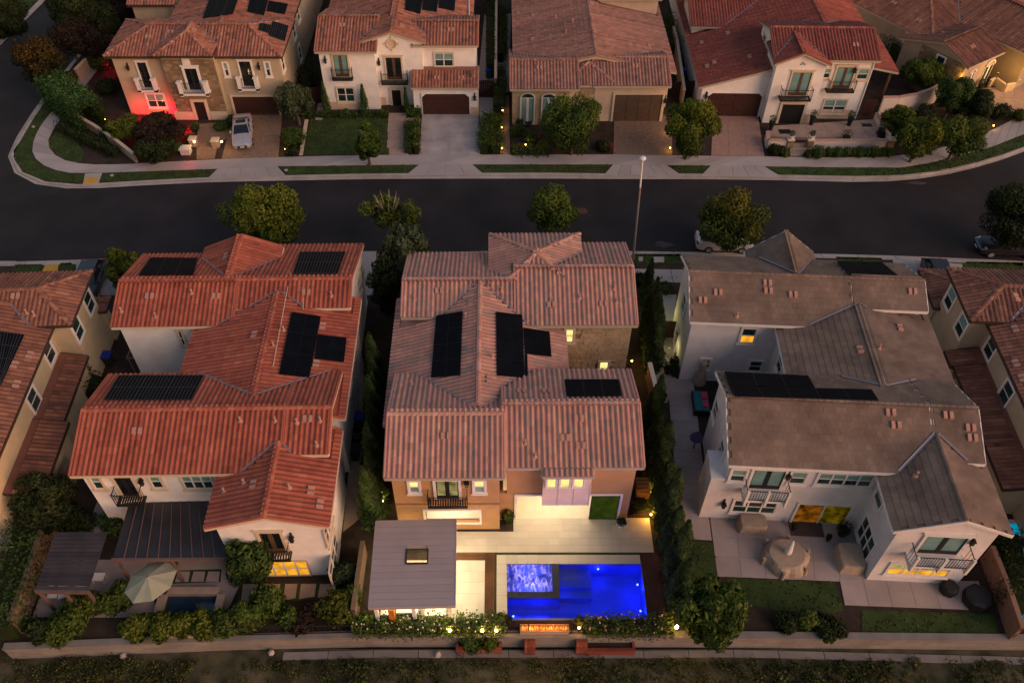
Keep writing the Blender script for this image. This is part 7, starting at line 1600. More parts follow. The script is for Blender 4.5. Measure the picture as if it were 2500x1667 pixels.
def plight(x, y, z, e, c=BLUE, vis=True, nm='pool_lamp', r=.1):
    l = bpy.data.lights.new('lamp_bulb', 'POINT'); l.energy = e; l.color = c; l.shadow_soft_size = r; o = bpy.data.objects.new('lamp_bulb', l); col.objects.link(o); o.parent = pool; o.location = (x, y, z)
    if vis: b = MB(); b.lathe([(.0, -.02), (.06, -.01), (.06, .02), (0, .03)], (x, y + (.22 if y > D_ / 2 else 0), z), 10); b.build(nm, emis('pool_lamp_blue', (.05, .07, 1.), 6), pool)
PL = 46
plight(G(zH(1438, 892))[0] - px0, D_ - .3, -.45, PL * .9); plight(W_ - .25, D_ * .62, -.5, PL); plight(W_ - .25, D_ * .2, -.5, PL); plight(.35, .35, -.5, PL * .5); plight(sx * .7, .5, -.35, PL * .9, vis=False); plight(W_ * .62, .35, -.6, PL * .7, vis=False); plight(W_ * .4, D_ * .5, -.3, PL * .35, vis=False)  # lamps without a housing are added underwater fill, evening out the blue
plight(sx * .5, sy + (D_ - sy) * .5, -.9, PL * 1.1, (.05, .06, 1.), vis=False, r=.3); plight(sx * .6, sy + (D_ - sy) * .4, -.6, 22, (.50, .42, 1.), vis=False, r=.2)
# fire pit
fx0, fx1 = G(zH(985, 1240))[0], G(zH(1262, 1240))[0]; fy = G(zH(1100, 1250), .5)[1]
fp = thing('fire_pit', 'long linear fire pit burning orange behind a bar fence below the pool', 'fire pit', ((fx0 + fx1) / 2, fy, 0)); hw = (fx1 - fx0) / 2
b = MB(); b.box(-hw, hw, -.20, -.16, 0, .5); b.box(-hw, hw, .16, .20, 0, .5); b.box(-hw, -hw + .06, -.16, .16, 0, .5); b.box(hw - .06, hw, -.16, .16, 0, .5); b.box(-hw + .06, hw - .06, -.16, .16, 0, .42); b.build('basin', M_wallb, fp)
r_ = random.Random(4); b = MB()
for k in range(80): x = r_.uniform(-hw + .1, hw - .1); h = r_.uniform(.12, .34); b.lathe([(.015, 0), (.035, h * .25), (.02, h * .6), (0.003, h)], (x, r_.uniform(-.10, .10), .42), 5)
o = b.build('flame', emis('flame', (1., .26, .02), 1.1, .8), fp); o['kind'] = 'stuff'
for x in (-hw * .6, 0, hw * .6):
    l = bpy.data.lights.new('fire_glow', 'POINT'); l.energy = 20; l.color = (1., .30, .05); l.shadow_soft_size = .3; o = bpy.data.objects.new('fire_glow', l); col.objects.link(o); o.parent = fp; o.location = (x, 0, 1.0)
def barfence(p0, p1, label, h=1.1, step=.13):
    a, b_ = G(p0), G(p1); L = math.dist(a, b_); t = thing('bar_fence', label, 'fence', (a[0], a[1], 0), math.atan2(b_[1] - a[1], b_[0] - a[0])); n = int(L / step)
    for k in range(min(n, 280)): q = MB(); q.box(k * L / n - .009, k * L / n + .009, -.009, .009, .05, h); q.build('bar', M_iron, t)
    for z in (.12, h - .1): q = MB(); q.box(0, L, -.02, .02, z, z + .035); q.build('rail', M_iron, t)
    for k in range(int(L / 2.4) + 1): q = MB(); q.box(k * 2.4 - .03, k * 2.4 + .03, -.03, .03, 0, h + .08); q.build('post', M_iron, t)
barfence(zH(40, 1284), zH(1870, 1284), 'thin black bar fence on the back wall below hedge and fire pit'); barfence(zM(20, 1150), zM(1740, 1110), 'thin black bar fence on the back wall of the left yard', step=.3)
# red planters and blocks outside the wall
M_redw = ramp_mat('red_timber', [(0, (.13, .035, .025)), (1, (.24, .07, .05))], bump=.2)
def planter(p0, p1, label, soil=True):
    a, b_ = G(p0, -.6), G(p1, -.6); w, d = b_[0] - a[0], abs(b_[1] - a[1]); t = thing('timber_planter', label, 'planter', (a[0], min(a[1], b_[1]), -1.3))
    for q in ((0, w, 0, .14), (0, w, d - .14, d), (0, .14, .14, d - .14), (w - .14, w, .14, d - .14)):
        for z in range(3): s = MB(); s.box(q[0], q[1], q[2], q[3], z * .25 + .004, z * .25 + .246, random.random()); s.build('board', M_redw, t)
    s = MB(); s.box(.14, w - .14, .14, d - .14, .1, .6); s.build('soil', M_soil, t); return a, w, d
a, w, d = planter(zH(618, 1372), zH(882, 1300), 'red timber planter full of dark herbs below the cabana hedge'); shrub(None, 'dark leafy herbs in the left red planter', .8, .9, L_hedge, pos=(a[0] + w * .3, a[1] + d * .5), z=-.7); shrub(None, 'green herbs at the right end of the left red planter', .6, .8, L_mid, pos=(a[0] + w * .75, a[1] + d * .5), z=-.7)
planter(zH(1360, 1380), zH(1640, 1300), 'empty red timber planter below the right hedge')
for x_, l_ in ((1043, 'red timber block on the wall below the fire pit'), (1340, 'red timber block beside the empty planter')):
    X, Y = G(zH(x_, 1345), -.4); t = thing('timber_block', l_, 'block', (X, Y, -1.3))
    for k in range(4): s = MB(); s.box(-.3 + k * .15 + .004, -.15 + k * .15 - .004, -.25, .4, 0, 1.1, random.random()); s.build('board', M_redw, t)
# pool cabana
cz = 2.75; c0, c1 = G(zJ(190, 1140), cz), G(zJ(970, 1105), cz); c2, c3 = G(zJ(997, 346), cz), G(zJ(275, 345), cz)
cx0, cx1 = (c0[0] + c3[0]) / 2, (c1[0] + c2[0]) / 2; cy0, cy1 = (c0[1] + c1[1]) / 2, (c2[1] + c3[1]) / 2; crot = math.atan2(c1[1] - c0[1], c1[0] - c0[0]) * .5
cab = thing('pool_cabana', 'grey flat roofed cabana with a skylight and lit outdoor kitchen beside the pool', 'cabana', (cx0, cy0, 0), crot); CW, CD = cx1 - cx0, cy1 - cy0
k0 = G(zJ(540, 730), cz); k1 = G(zJ(735, 615), cz); hx0, hx1, hy0, hy1 = k0[0] - cx0, k1[0] - cx0, k0[1] - cy0, k1[1] - cy0
M_roofb = ramp_mat('cabana_roof_board', [(0, (.33, .28, .285)), (1, (.355, .30, .31))], bump=.1, blend=.06)
nb = 13; r_ = random.Random(9)
for k in range(nb):
    ya, yb2 = CD * k / nb + .006, CD * (k + 1) / nb - .006
    for x0_, x1_ in (((0, hx0), (hx1, CW)) if yb2 > hy0 and ya < hy1 else ((0, CW),)):
        s = MB(); s.box(x0_, x1_, ya, yb2, cz - .04, cz, r_.random()); s.build('roof_board', M_roofb, cab)
s = MB(); s.box(-.04, CW + .04, -.06, -.001, cz - .26, cz + .01); s.box(-.04, CW + .04, CD + .001, CD + .06, cz - .26, cz + .01); s.box(-.06, -.001, 0, CD, cz - .26, cz + .012); s.box(CW + .001, CW + .06, 0, CD, cz - .26, cz + .012); s.build('fascia', M_roofb, cab)
s = MB(); s.box(.02, hx0 - .06, .02, CD - .02, cz - .16, cz - .05); s.box(hx1 + .06, CW - .02, .02, CD - .02, cz - .16, cz - .05); s.box(hx0 - .06, hx1 + .06, .02, hy0 - .02, cz - .16, cz - .05); s.box(hx0 - .06, hx1 + .06, hy1 + .02, CD - .02, cz - .16, cz - .05); s.build('ceiling', M_cream, cab)
s = MB(); s.box(hx0 - .06, hx0, hy0, hy1, cz - .25, cz + .05); s.box(hx1, hx1 + .06, hy0, hy1, cz - .25, cz + .05); s.box(hx0 - .06, hx1 + .06, hy1, hy1 + .06, cz - .25, cz + .05); s.box(hx0 - .06, hx1 + .06, hy0 - .06, hy0, cz - .25, cz + .05); s.build('skylight_frame', M_black, cab)
for x in (.25, CW * .5, CW - .3):
    for y in (.3, CD - .35): s = MB(); s.box(x - .1, x + .1, y - .1, y + .1, 0, cz - .17); s.build('post', M_trim, cab)
s = MB(); s.box(CW * .3, CW * .52, .5, 1.2, 0, 1.0); s.box(CW * .28, CW * .54, .42, 1.28, 1.0, 1.06); s.build('kitchen_counter', M_trim, cab); s = MB(); s.box(.4, 1.2, .3, 1., 0, 1.1); s.build('fridge', M_metal, cab); s = MB(); s.box(CW * .2, CW * .27, .1, .5, 0, 2.); s.build('kitchen_cupboard', mat('amber_wood', (.45, .16, .03), .5, .2, 5.), cab)
s = MB(); s.box(CW * .62, CW * .88, .35, 1.1, .65, .8); s.box(CW * .64, CW * .66, .4, .5, 0, .65); s.box(CW * .84, CW * .86, .4, .5, 0, .65); s.build('dining_table', M_trim, cab)
for i in range(3):
    for j in range(2):
        l = bpy.data.lights.new('downlight', 'AREA'); l.shape = 'DISK'; l.size = .25; l.energy = 20; l.color = (1., .81, .42); o = bpy.data.objects.new('downlight', l); col.objects.link(o); o.parent = cab; o.location = (CW * (.2 + .3 * i), CD * (.22 + .5 * j), cz - .18)
l = bpy.data.lights.new('eave_light', 'AREA'); l.shape = 'RECTANGLE'; l.size = .1; l.size_y = CD * .8; l.energy = 50; l.color = (1., .83, .50); o = bpy.data.objects.new('eave_light', l); col.objects.link(o); o.parent = cab; o.location = (CW - .08, CD / 2, cz - .28); o.rotation_euler = (0, R(-30), 0)
# house soffit lights washing the terrace
fC, HH, rC = HC_
for x, yy, e in ((rC['c5']['wall'][0] + 2.0, rC['c5']['wall'][2] - .5, 30),):
    l = bpy.data.lights.new('soffit_light', 'SPOT'); l.energy = e * 3.6; l.spot_size = R(130); l.spot_blend = .6; l.color = (1., .74, .34); l.shadow_soft_size = .06; o = bpy.data.objects.new('soffit_light', l); col.objects.link(o); o.parent = HH; o.location = (x, yy, 5.6 if e != 30 else 2.8)
pot(G(zH(1565, 665)), 'white bowl planter on the pool terrace near the green glass door', .35, .35, M_trim, .04, .3, .3, L_dark)
X, Y = G(zH(1690, 430), 1.); b = MB(); 
for k in range(5):
    for j in range(4): b.tube((-.4, -.4 + j * .25, .15 + k * .24), (.4, -.4 + j * .25, .15 + k * .24), .11, n=6, tint=random.random())
o = b.build('firewood_stack', ramp_mat('firewood', [(0, (.20, .09, .03)), (1, (.40, .2, .08))], bump=.4)); o.location = (X, Y, 0); tag(o, 'stack of firewood logs beside the right wall of the centre house', 'firewood')
spot(zH(1730, 480), .5, (1., .5, .08), 30, 'amber lamp beside the firewood stack')
# --- left yard
def patio_cover(label, quad, z, nrib, panel, rib, name='patio_cover', boards=0, posts=True):
    P = [Vector((*G(q, z), z)) for q in quad]; bl, br, tr_, tl = P; o0 = bl; t = thing(name, label, 'pergola', (o0.x, o0.y, 0)); loc = lambda u, v, dz=0: (bl * (1 - u) * (1 - v) + br * u * (1 - v) + tr_ * u * v + tl * (1 - u) * v) - Vector((o0.x, o0.y, 0)) + Vector((0, 0, dz))
    def slab(u0, u1, v0, v1, a, b, m, nm, tt=None): s = MB(); q = [loc(u0, v0), loc(u1, v0), loc(u1, v1), loc(u0, v1)]; s.add([c + Vector((0, 0, a)) for c in q] + [c + Vector((0, 0, b)) for c in q], [(0, 3, 2, 1), (4, 5, 6, 7), (0, 1, 5, 4), (1, 2, 6, 5), (2, 3, 7, 6), (3, 0, 4, 7)], tt); s.build(nm, m, t)
    if boards:
        for k in range(boards): slab(0, 1, (k + .06) / boards, (k + .94) / boards, -.03, .0, panel, 'board', random.random())
        for k in range(4): slab(.02 + k * .31, .05 + k * .31, 0, 1, -.16, -.035, rib, 'beam')
    else:
        for k in range(nrib): slab((k + .015) / nrib, (k + .985) / nrib, 0, 1, -.03, .0, panel, 'panel', random.random())
        for k in range(1, nrib): slab(k / nrib - .004, k / nrib + .004, 0, 1, .0, .05, rib, 'rib')
    slab(-.01, 1.01, -.03, .0, -.25, .03, rib, 'beam')
    for u in (.02, .5, .96): 
        c = loc(u, .01); s = MB(); s.box(c.x - .07, c.x + .07, c.y - .07, c.y + .07, 0, z - .26); s.build('post', rib, t)
    return t
M_pan = mat('dark_roof_panel', (.03, .032, .038), .35, .25, .8); M_rib = mat('rib_brown', (.13, .085, .08), .6, .1); M_slt = ramp_mat('dark_slat', [(0, (.035, .032, .038)), (1, (.06, .052, .058))], bump=.1)
patio_cover('large dark patio cover with thin ribs behind the red roofed house', [zG(628, 872), zG(1262, 868), zG(1200, 548), zG(718, 568)], 2.8, 10, M_pan, M_rib); patio_cover('smaller dark boarded pergola left of the ribbed patio cover', [zG(197, 1048), zG(492, 1052), zG(600, 724), zG(308, 726)], 2.5, 0, M_slt, M_rib, 'pergola', 14)
tr_ = thing('courtyard_trellis', 'brown timber trellis in the small court of the red roofed house', 'trellis', (*G(zD(900, 1240)), 0)); 
for k in range(6): s = MB(); s.box(k * .85, k * .85 + .1, -.9, .9, 2.3, 2.42); s.build('beam', M_rib, tr_)
for y_ in (-.8, .8): s = MB(); s.box(-.1, 4.5, y_ - .05, y_ + .05, 2.18, 2.29); s.build('beam', M_rib, tr_)
for x_ in (0, 4.3): s = MB(); s.box(x_, x_ + .1, -.85, -.75, 0, 2.18); s.build('post', M_rib, tr_)
# parasol
X, Y = G(zG(838, 1005), 2.2); um = thing('parasol', 'large open cream parasol in the dark left yard', 'parasol', (X, Y, 0)); M_umb = mat('parasol_cloth', (.40, .38, .26), .8, .06, 2.); n = 8; Ru = 1.5
pts = [(math.cos(2 * math.pi * (k + .5) / n) * Ru, math.sin(2 * math.pi * (k + .5) / n) * Ru) for k in range(n)]; tilt = lambda x, y, z: (x, y * .97 + .02 * z, z + .22 * x - .16 * y)
for k in range(n):
    s = MB(); a, b_ = pts[k], pts[(k + 1) % n]; m_ = ((a[0] + b_[0]) / 2 * .97, (a[1] + b_[1]) / 2 * .97); s.add([tilt(0, 0, 2.75), tilt(a[0] * .985, a[1] * .985, 2.2), tilt(*m_, 2.17), tilt(b_[0] * .985, b_[1] * .985, 2.2)], [(0, 1, 2), (0, 2, 3)]); s.build('canopy_panel', M_umb, um)
    s = MB(); s.tube(tilt(0, 0, 2.72), tilt(a[0], a[1], 2.17), .018, n=4); s.build('rib', M_iron, um)
s = MB(); s.tube((0, 0, 0), tilt(0, 0, 2.8), .035); s.build('pole', M_iron, um); s = MB(); s.lathe([(.4, 0), (.4, .08), (.06, .1)], n=12); s.build('base', M_black, um)
# left pool
lx0, lx1 = G(zM(0, 1000))[0], G(zM(440, 900))[0]; ly1 = G(zM(250, 755))[1]; ly0 = ly1 - 3.6
lpz = G(zM(20, 770)); lp_ = thing('small_pool', 'small unlit dark blue pool with pink coping in the left yard', 'pool', (0, 0, 0)); Q = GL(zM, [(-60, 1060), (420, 1060), (492, 752), (25, 752)], .4)
s = MB(); s.prism(Q, .01, .03); s.build('floor', mat('left_pool_blue', (.03, .10, .20), .5, .1), lp_); s = MB(); s.add([(q[0], q[1], .12) for q in Q], [(0, 1, 2, 3)]); s.build('water', mat('dark_pool_water', (.008, .035, .07), .06, .3, 2., .4, 3., spec=.6), lp_)
for i in range(4):
    a, b_ = Vector(Q[i]), Vector(Q[(i + 1) % 4]); nrm = Vector((b_.y - a.y, a.x - b_.x)).normalized() * .45; s = MB(); s.prism([tuple(a), tuple(b_), tuple(b_ + nrm), tuple(a + nrm)], 0, .42); s.build('coping', M_walkp if i else M_walkp, lp_)
lp_.location = (0, 0, 0)
for k, (x_, y_) in enumerate(((1330, 0),)): pass
for k, p_ in enumerate((zL(440, 890), zL(520, 890), zL(690, 890))): chair(p_, ('white chair under the dark boarded pergola, left one', 'white chair under the dark boarded pergola, middle one', 'white chair at the lower right corner of the boarded pergola')[k], .3 * k, M_trim)
X, Y = G(zL(790, 760)); b = MB(); b.box(-.35, .35, -.25, .25, .40, .46); [b.box(x - .02, x + .02, y - .02, y + .02, 0, .4) for x in (-.3, .3) for y in (-.2, .2)]; o = b.build('side_table', M_trim); o.location = (X, Y, 0); tag(o, 'small white side table right of the boarded pergola', 'table')
# --- right yard
M_cov = mat('furniture_cover', (.34, .27, .21), .85, .1, 3., .3)
def cover(p0, p1, h, label, rot=R(-3.4), z=0.):
    (x0, y0), (x1, y1) = G(p0, h * .5), G(p1, h * .5); b = MB(); w, d = abs(x1 - x0) / 2, abs(y1 - y0) / 2; n = 20; prof = ((1.08, 0), (1.03, .25), (1., .85), (.93, 1.), (.0, 1.04)); V = []
    for s_, zf in prof:
        for k in range(n):
            t = 2 * math.pi * k / n; c, s2 = math.cos(t), math.sin(t); e = .28; r1 = abs(c) ** e * (1 if c > 0 else -1); r2 = abs(s2) ** e * (1 if s2 > 0 else -1); fo = 1 + (.03 * math.sin(k * 2.6) if zf < .5 else 0)
            V.append((r1 * w * s_ * fo, r2 * d * s_ * fo, zf * h))
    b.add(V, [(i * n + k, i * n + (k + 1) % n, (i + 1) * n + (k + 1) % n, (i + 1) * n + k) for i in range(4) for k in range(n)]); o = b.build('furniture_cover', M_cov); o.location = ((x0 + x1) / 2, (y0 + y1) / 2, z); o.rotation_euler = (0, 0, rot); tag(o, label, 'cover')
cover(zI(475, 720), zI(605, 645), .9, 'tan furniture cover against the rear wall below the balcony'); cover(zI(1038, 940), zI(1130, 800), .75, 'tan furniture cover beside the grey side wall with three windows')
X, Y = G(zI(735, 845), .7); t = thing('covered_table', 'round patio table with chairs under one tan cover', 'table', (X, Y, 0)); b = MB(); n = 28; V = []
for s_, zf in ((1.32, .0), (1.26, .35), (1.1, .62), (1.02, .70), (.97, .74), (.02, .76)):
    for k in range(n): a = 2 * math.pi * k / n; f_ = 1 + (.09 * (math.cos(a * 6) ** 3) if zf < .65 else 0); V.append((math.cos(a) * s_ * f_ * 1.05, math.sin(a) * s_ * f_ * .95, zf))
b.add(V, [(i * n + k, i * n + (k + 1) % n, (i + 1) * n + (k + 1) % n, (i + 1) * n + k) for i in range(5) for k in range(n)]); b.build('cloth', M_cov, t)
for k in range(6):
    a = 2 * math.pi * (k + .5) / 6 - .3; q = MB(); c = Vector((math.cos(a) * 1.42, math.sin(a) * 1.3, 0)); q.tube(c, c * .98 + Vector((0, 0, .62)), .13, .10, n=8); q.build('covered_chair_back', M_cov, t)
up = thing('folded_parasol', 'folded white parasol standing through the covered round table', 'parasol', (X, Y, .76)); b = MB(); b.lathe([(.05, 0), (.22, .12), (.20, .5), (.12, 1.1), (.03, 1.45)], n=9); b.build('cloth', M_trim, up); b = MB(); b.tube((0, 0, -.7), (0, 0, 1.55), .025); b.build('pole', M_iron, up)
mat_thing(zI(840, 710), 2.0, 1.0, 'dark door mat before the amber lit sliding door', R(-3.4), .022, mat('mat_brown', (.08, .055, .05), .95, .1))
pot(G(zI(1035, 740)), 'large dark potted bush in the corner by the sliding door', .35, .5, M_black, .02, .5, .7, L_dark); pot(G(zI(765, 715)), 'small dark pot left of the door mat', .15, .35, M_black, .02, .15, .35, L_dark); pot(G(zI(957, 775)), 'small dark pot right of the door mat', .15, .35, M_black, .02, .15, .35, L_dark)
def fire_bowl(p, r, label, h=.65):
    X, Y = G(p, h * .6); b = MB(); b.lathe([(r * .95, 0), (r, .1), (r * .97, h * .8), (r * .75, h), (r * .05, h * 1.05)], n=8); o = b.build('covered_grill', M_black); o.location = (X, Y, .02); tag(o, label, 'grill cover')
fire_bowl(zI(1640, 1035), .5, 'small black covered fire bowl by the gabled wing'); fire_bowl(zI(1800, 1090), .8, 'large black eight-sided covered grill at the patio corner', .8)
X, Y = G(zT(640, 1190), 1.2); t = thing('patio_heater_cover', 'tall tan covered patio heater beside the pale grey wall', 'cover', (X, Y, 0), 0); b = MB(); b.lathe([(.5, 0), (.42, .5), (.26, 1.3), (.28, 2.0), (.2, 2.15)], n=10); b.build('cloth', M_cov, t)
X, Y = G(zT(635, 1490), .5); t = thing('play_table', 'teal and black play table with pink cushions beside the pale house', 'table', (X, Y, 0), R(-3.4)); b = MB(); b.box(-.55, .55, -.9, .9, .1, .55); b.build('body', M_black, t); b = MB(); b.box(-.48, .48, -.83, .83, .55, .6); b.build('top', mat('teal_cloth', (.01, .16, .19), .7, .1), t)
for k in range(2): b = MB(); b.box(.05, .4, -.6 + k * .75, -.05 + k * .75, .6, .72); b.build('cushion', mat('pink_cloth', (.55, .05, .09), .7, .1), t)
for k, p_ in enumerate((zT(310, 1215), zT(365, 1150), zT(375, 1240))): pot(G(p_), ('round black pot by the passage wall of the pale house', 'potted bush against the pale house side wall, upper one', 'potted bush against the pale house side wall, lower one')[k], .3, .4, M_black, .02, .35, .6, L_dark)
X, Y = G(zI(225, 215), .9); b = MB(); b.lathe([(.05, 0), (.05, 1.2), (.45, 1.15), (.1, 1.75), (.02, 1.8)], n=9); o = b.build('folded_parasol', mat('purple_cloth', (.10, .07, .16), .8, .1)); o.location = (X, Y, 0); tag(o, 'purple garden parasol beside the chimney box of the pale house', 'parasol')
# teal pools at both edges
M_teal = emis('lit_teal_water', (.0, .14, .22), .5, .4)
def edgepool(pts, label): o = thing('neighbour_pool', label, 'pool', (0, 0, 0)); s = MB(); s.add([(q[0], q[1], .02) for q in pts], [tuple(range(len(pts)))]); s.build('water', M_teal, o); s = MB(); s.prism([(q[0] + (.3 if i in (1, 2) else -.3), q[1] + (.3 if i > 1 else -.3)) for i, q in enumerate(pts)], -.1, .01); s.build('coping', M_trim, o)
edgepool(GL(zI, [(1985, 745), (2200, 745), (2200, 680), (1970, 680)]), 'teal lit pool strip at the right edge beside the pale gable'); edgepool(GL(zI, [(2040, 1230), (2250, 1230), (2200, 810), (1985, 810)]), 'larger teal lit pool at the lower right edge')
edgepool_ = sheet('left_pond', GL(zL, [(-60, 830), (10, 830), (110, 560), (-60, 540)]), .01, mat('dark_pool_water', (.008, .035, .07)), .03)
sheet('patio', GL(zL, [(-60, 535), (110, 530), (150, 400), (-60, 400)]), .008, M_conc, .03)
# --- vehicles
M_tyre = mat('tyre', (.012, .012, .012), .8, .1); M_rim = mat('alloy', (.5, .5, .52), .3, .05, metal=.8); M_cgl = mat('car_glass', (.008, .014, .022), .08, .2, spec=.7)
def car(X, Y, rot, paint, label, suv=False, L=4.9, Wd=1.84):
    t = thing('parked_car', label, 'car', (X, Y, 0 if X else 0), rot); h0 = 1.46 if not suv else 1.68; hl = L / 2
    # body: sections along x (front = -x local forward) ; (x, halfwidth, z bottom, z belt)
    sec = [(-hl, .55, .38, .62), (-hl + .12, .76, .25, .74), (-hl + .5, .89, .2, .86), (-hl + 1.25, .92, .2, .97), (-.3, .92, .2, 1.0), (hl - 1.2, .92, .2, 1.04), (hl - .45, .89, .22, 1.06 if not suv else 1.1), (hl - .1, .80, .3, 1.0), (hl, .66, .42, .86)]
    V = []; ring_n = 12
    for x, w, zb, zt in sec:
        w = w * Wd / 1.84; prof = [(-w * .9, zb), (-w, zb + (zt - zb) * .25), (-w * 1.0, zb + (zt - zb) * .6), (-w * .95, zt - .06), (-w * .86, zt), (-w * .4, zt + .035), (w * .4, zt + .035), (w * .86, zt), (w * .95, zt - .06), (w, zb + (zt - zb) * .6), (w, zb + (zt - zb) * .25), (w * .9, zb)]
        V += [(x, y, z) for y, z in prof]
    n = ring_n; b = MB(); b.add(V, [(i * n + k, (i + 1) * n + k, (i + 1) * n + (k + 1) % n, i * n + (k + 1) % n) for i in range(len(sec) - 1) for k in range(n)] + [tuple(range(n)), tuple((len(sec) - 1) * n + k for k in range(n))[::-1]]); body = b.build('body', paint, t, smooth=False)
    xs = (-hl + 1.45, -hl + 2.25, hl - (1.75 if not suv else .9), hl - (.75 if not suv else .25)); w0, w1 = .80, .62; zb = 1.0
    C = [(xs[0], w0 * .95, zb), (xs[1], w1, h0 - .03), (xs[2], w1, h0 - .03), (xs[3], w0 * .9, zb + .05)]
    V = [(x, s * w, z) for x, w, z in C for s in (-1, 1)]; b = MB(); b.add(V, [(0, 2, 3, 1), (4, 6, 7, 5), (0, 6, 4, 2), (1, 3, 5, 7), (2, 4, 5, 3)]); b.build('window_band', M_cgl, t)
    b = MB(); b.box(xs[1] + .02, xs[2] - .02, -w1 - .01, w1 + .01, h0 - .04, h0 + .012); b.build('roof', paint, t)
    for s in (-1, 1):
        b = MB()
        for (xa, wa, za), (xb, wb, zb_) in ((C[0], C[1]), (C[3], C[2])): b.tube((xa, s * wa, za), (xb, s * wb, zb_), .045, n=5)
        b.tube(((xs[1] + xs[2]) / 2, s * .86, 1.0), ((xs[1] + xs[2]) / 2, s * w1, h0 - .03), .035, n=5); b.build('pillar', paint, t)
        b = MB(); b.box(xs[0] + .25, xs[0] + .45, s * .90, s * 1.06, 1.0, 1.13); b.build('mirror', paint, t)
        for x in (-hl + .95, hl - 1.0):
            b = MB(); b.tube((x, s * .74, .33), (x, s * .94, .33), .33, n=16); w = b.build('wheel', M_tyre, t); b = MB(); b.tube((x, s * .945, .33), (x, s * .955, .33), .21, n=12); b.build('rim', M_rim, w)
        b = MB(); b.add([(-hl + .1, s * .50, .68), (-hl + .1, s * .76, .66), (-hl + .5, s * .88, .80), (-hl + .48, s * .62, .86)], [(0, 1, 2, 3) if s < 0 else (3, 2, 1, 0)]); b.v = [(x - .02, y, z + .03) for x, y, z in b.v]; b.build('headlight', M_metal, t)
        b = MB(); b.box(hl - .12, hl - .0, s * .48, s * .80, .82, .98); b.build('tail_light', mat('tail_red', (.35, .01, .015), .3, .1), t)
    b = MB(); b.box(-hl - .015, -hl + .06, -.42, .42, .38, .6); b.build('grille', M_black, t); b = MB(); b.box(-hl - .03, -hl - .016, -.2, .2, .44, .54); b.build('number_plate', M_trim, t)
    if not suv: b = MB(); b.box(xs[1] + .25, xs[1] + .8, -.45, .45, h0 + .014, h0 + .022); b.build('sunroof', M_cgl, t)
    return t
def paint(n, c, r=.3): return mat('paint_' + n, c, r, .03, spec=.5, coat=.5, metal=.3)
pf, pb = G(zA(1745, 1100)), G(zA(1752, 880)); car((pf[0] + pb[0]) / 2, (pf[1] + pb[1]) / 2 + .1, math.atan2(pb[1] - pf[1], pb[0] - pf[0]), paint('silver', (.42, .42, .46)), 'silver sedan parked nose-out on the brick driveway').location.z = .012
c = car(*G(zF(430, 440)), R(180 + 2), paint('white', (.62, .58, .57)), 'white car parked at the kerb under the orange tipped tree', suv=True, L=4.6); c.location.z = -.12; c.rotation_euler.z = R(178)
b = MB(); b.add([(0, 0, -.09), (.10, 0, .03), (.09, 0, .08), (.04, 0, .09), (0, 0, .05), (-.04, 0, .09), (-.09, 0, .08), (-.10, 0, .03)], [tuple(range(8))]); hh = b.build('heart_sticker', mat('heart_red', (.45, .01, .02), .5, .05), c); hh.location = (2.315, -.55, .72); hh.rotation_euler = (0, 0, R(90)); hh.scale = (1.4, 1, 1.4)
c = car(*G(zF(2230, 470)), R(-2), paint('black', (.015, .016, .022)), 'dark car parked at the right edge below the dark street tree'); c.location.z = -.12
X, Y = G(zP(885, 400)); car(X, Y, R(93), paint('charcoal', (.02, .025, .028)), 'charcoal car on the driveway behind the cream house', suv=True, L=4.5); X, Y = G(zR(318, 390)); car(X + .1, Y, R(87), paint('black', (.015, .016, .022)), 'black car on the driveway right of the pale grey house', suv=True, L=4.5)
# --- street lamp
bx, by = G((zE(1912, 560))); top = (1568, 381); 
def hz(bx, by, py):
    lo, hi = 0, 15
    for _ in range(40):
        m_ = (lo + hi) / 2
        if proj(bx, by, m_)[1] > py: lo = m_
        else: hi = m_
    return lo
hL = hz(bx, by, 388); sl = thing('street_lamp', 'tall thin street lamp with white head at the kerb behind the centre house', 'street lamp', (bx, by, 0)); xt = G(top, hL)[0] - bx
b = MB(); b.tube((0, 0, 0), (xt * .7, 0, hL * .74), .10, .07, 8); b.build('pole', mat('lamp_pole', (.22, .18, .16), .6, .1), sl); b = MB(); b.tube((xt * .7, 0, hL * .74), (xt, 0, hL - .1), .065, .055, 8); b.build('upper_pole', M_trim, sl); b = MB(); b.lathe([(.03, -.1), (.24, -.05), (.26, .04), (.12, .14), (.02, .16)], (xt, .05, hL), 10); b.build('lamp_head', M_trim, sl)
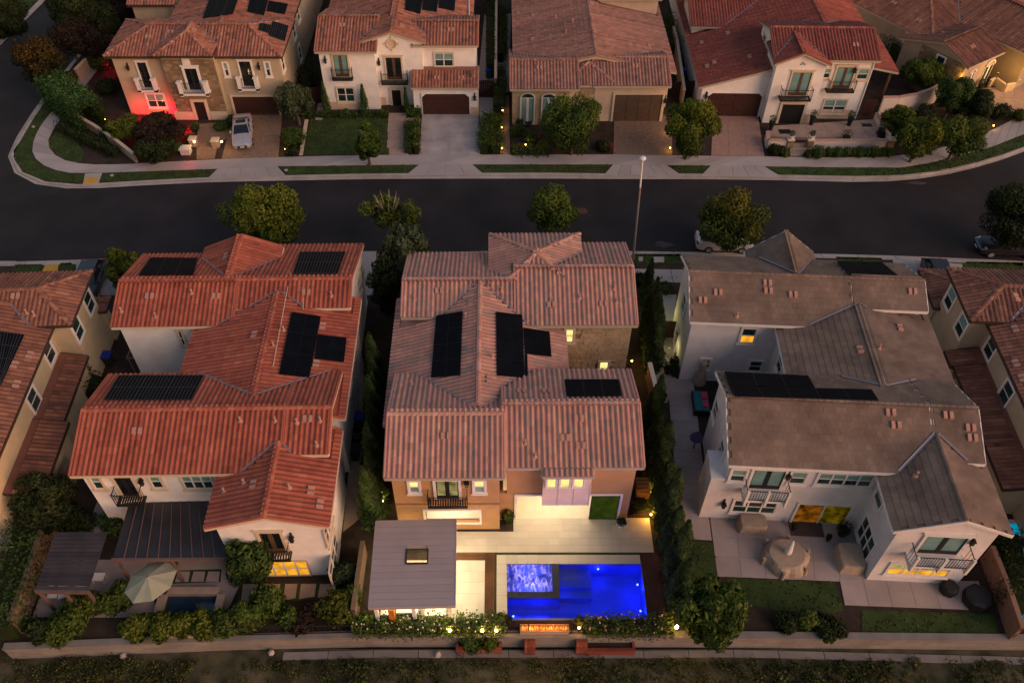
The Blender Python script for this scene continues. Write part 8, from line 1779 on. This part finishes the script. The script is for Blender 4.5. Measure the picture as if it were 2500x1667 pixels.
# white awning behind the corner house
P_ = [Vector((*G(q, 2.6), 2.6)) for q in (zA(945, 130), zA(1065, 130), zA(1110, 40), zA(990, 65))]; aw = thing('white_awning', 'small white awning frame behind the corner house', 'awning', (P_[0].x, P_[0].y, 0)); o0 = Vector((P_[0].x, P_[0].y, 0)); s = MB(); s.add([q - o0 for q in P_] + [q - o0 - Vector((0, 0, .08)) for q in P_], [(0, 1, 2, 3), (7, 6, 5, 4), (0, 4, 5, 1), (1, 5, 6, 2), (2, 6, 7, 3), (3, 7, 4, 0)]); s.build('roof_panel', mat('awning_white', (.42, .43, .47), .6, .05), aw)
for q in P_: s = MB(); s.tube((q.x - o0.x, q.y - o0.y, 0), (q.x - o0.x, q.y - o0.y, 2.5), .04); s.build('post', M_trim, aw)
for p_, l_ in ((zA(240, 912), 'small round utility cover in the corner verge'), (zA(803, 1262), 'small round utility cover in the long verge'), (zA(2053, 1224), 'small round utility cover in the verge by the beige driveway')):
    X, Y = G(p_); b = MB(); b.lathe([(.16, 0), (.16, .06), (.12, .08)], n=10); o = b.build('utility_cover', M_conc); o.location = (X, Y, 0); tag(o, l_, 'utility cover')
X, Y = G(zE(1575, 235), -.12); b = MB(); b.lathe([(.42, 0), (.42, .012), (.36, .014)], n=20); o = b.build('manhole_cover', mat('manhole_rust', (.10, .045, .03), .8, .2)); o.location = (X, Y, -.12); tag(o, kind='structure')
for k, (p_, l_) in enumerate(((zM(985, 1285), 'pale stone lying at the foot of the back wall, left one'), (zL(965, 1355), 'pale stone leaning against the back wall near the left corner'), (zH(512, 1410), 'pale stone on the slope below the cabana hedge'))):
    X, Y = G(p_, -1.2); b = MB(); b.lathe([(.05, 0), (.2, .08), (.16, .25), (.05, .34)], n=6); o = b.build('rock', M_conc); o.location = (X, Y, -1.25); o.rotation_euler = (.3, .2, k); tag(o, l_, 'rock')
flush_lawn()

for o in col.objects:
    if o.type == 'LIGHT' and o.data.type != 'SUN' and not o.data.get('set'): o.data.energy *= .72; o.data['set'] = 1
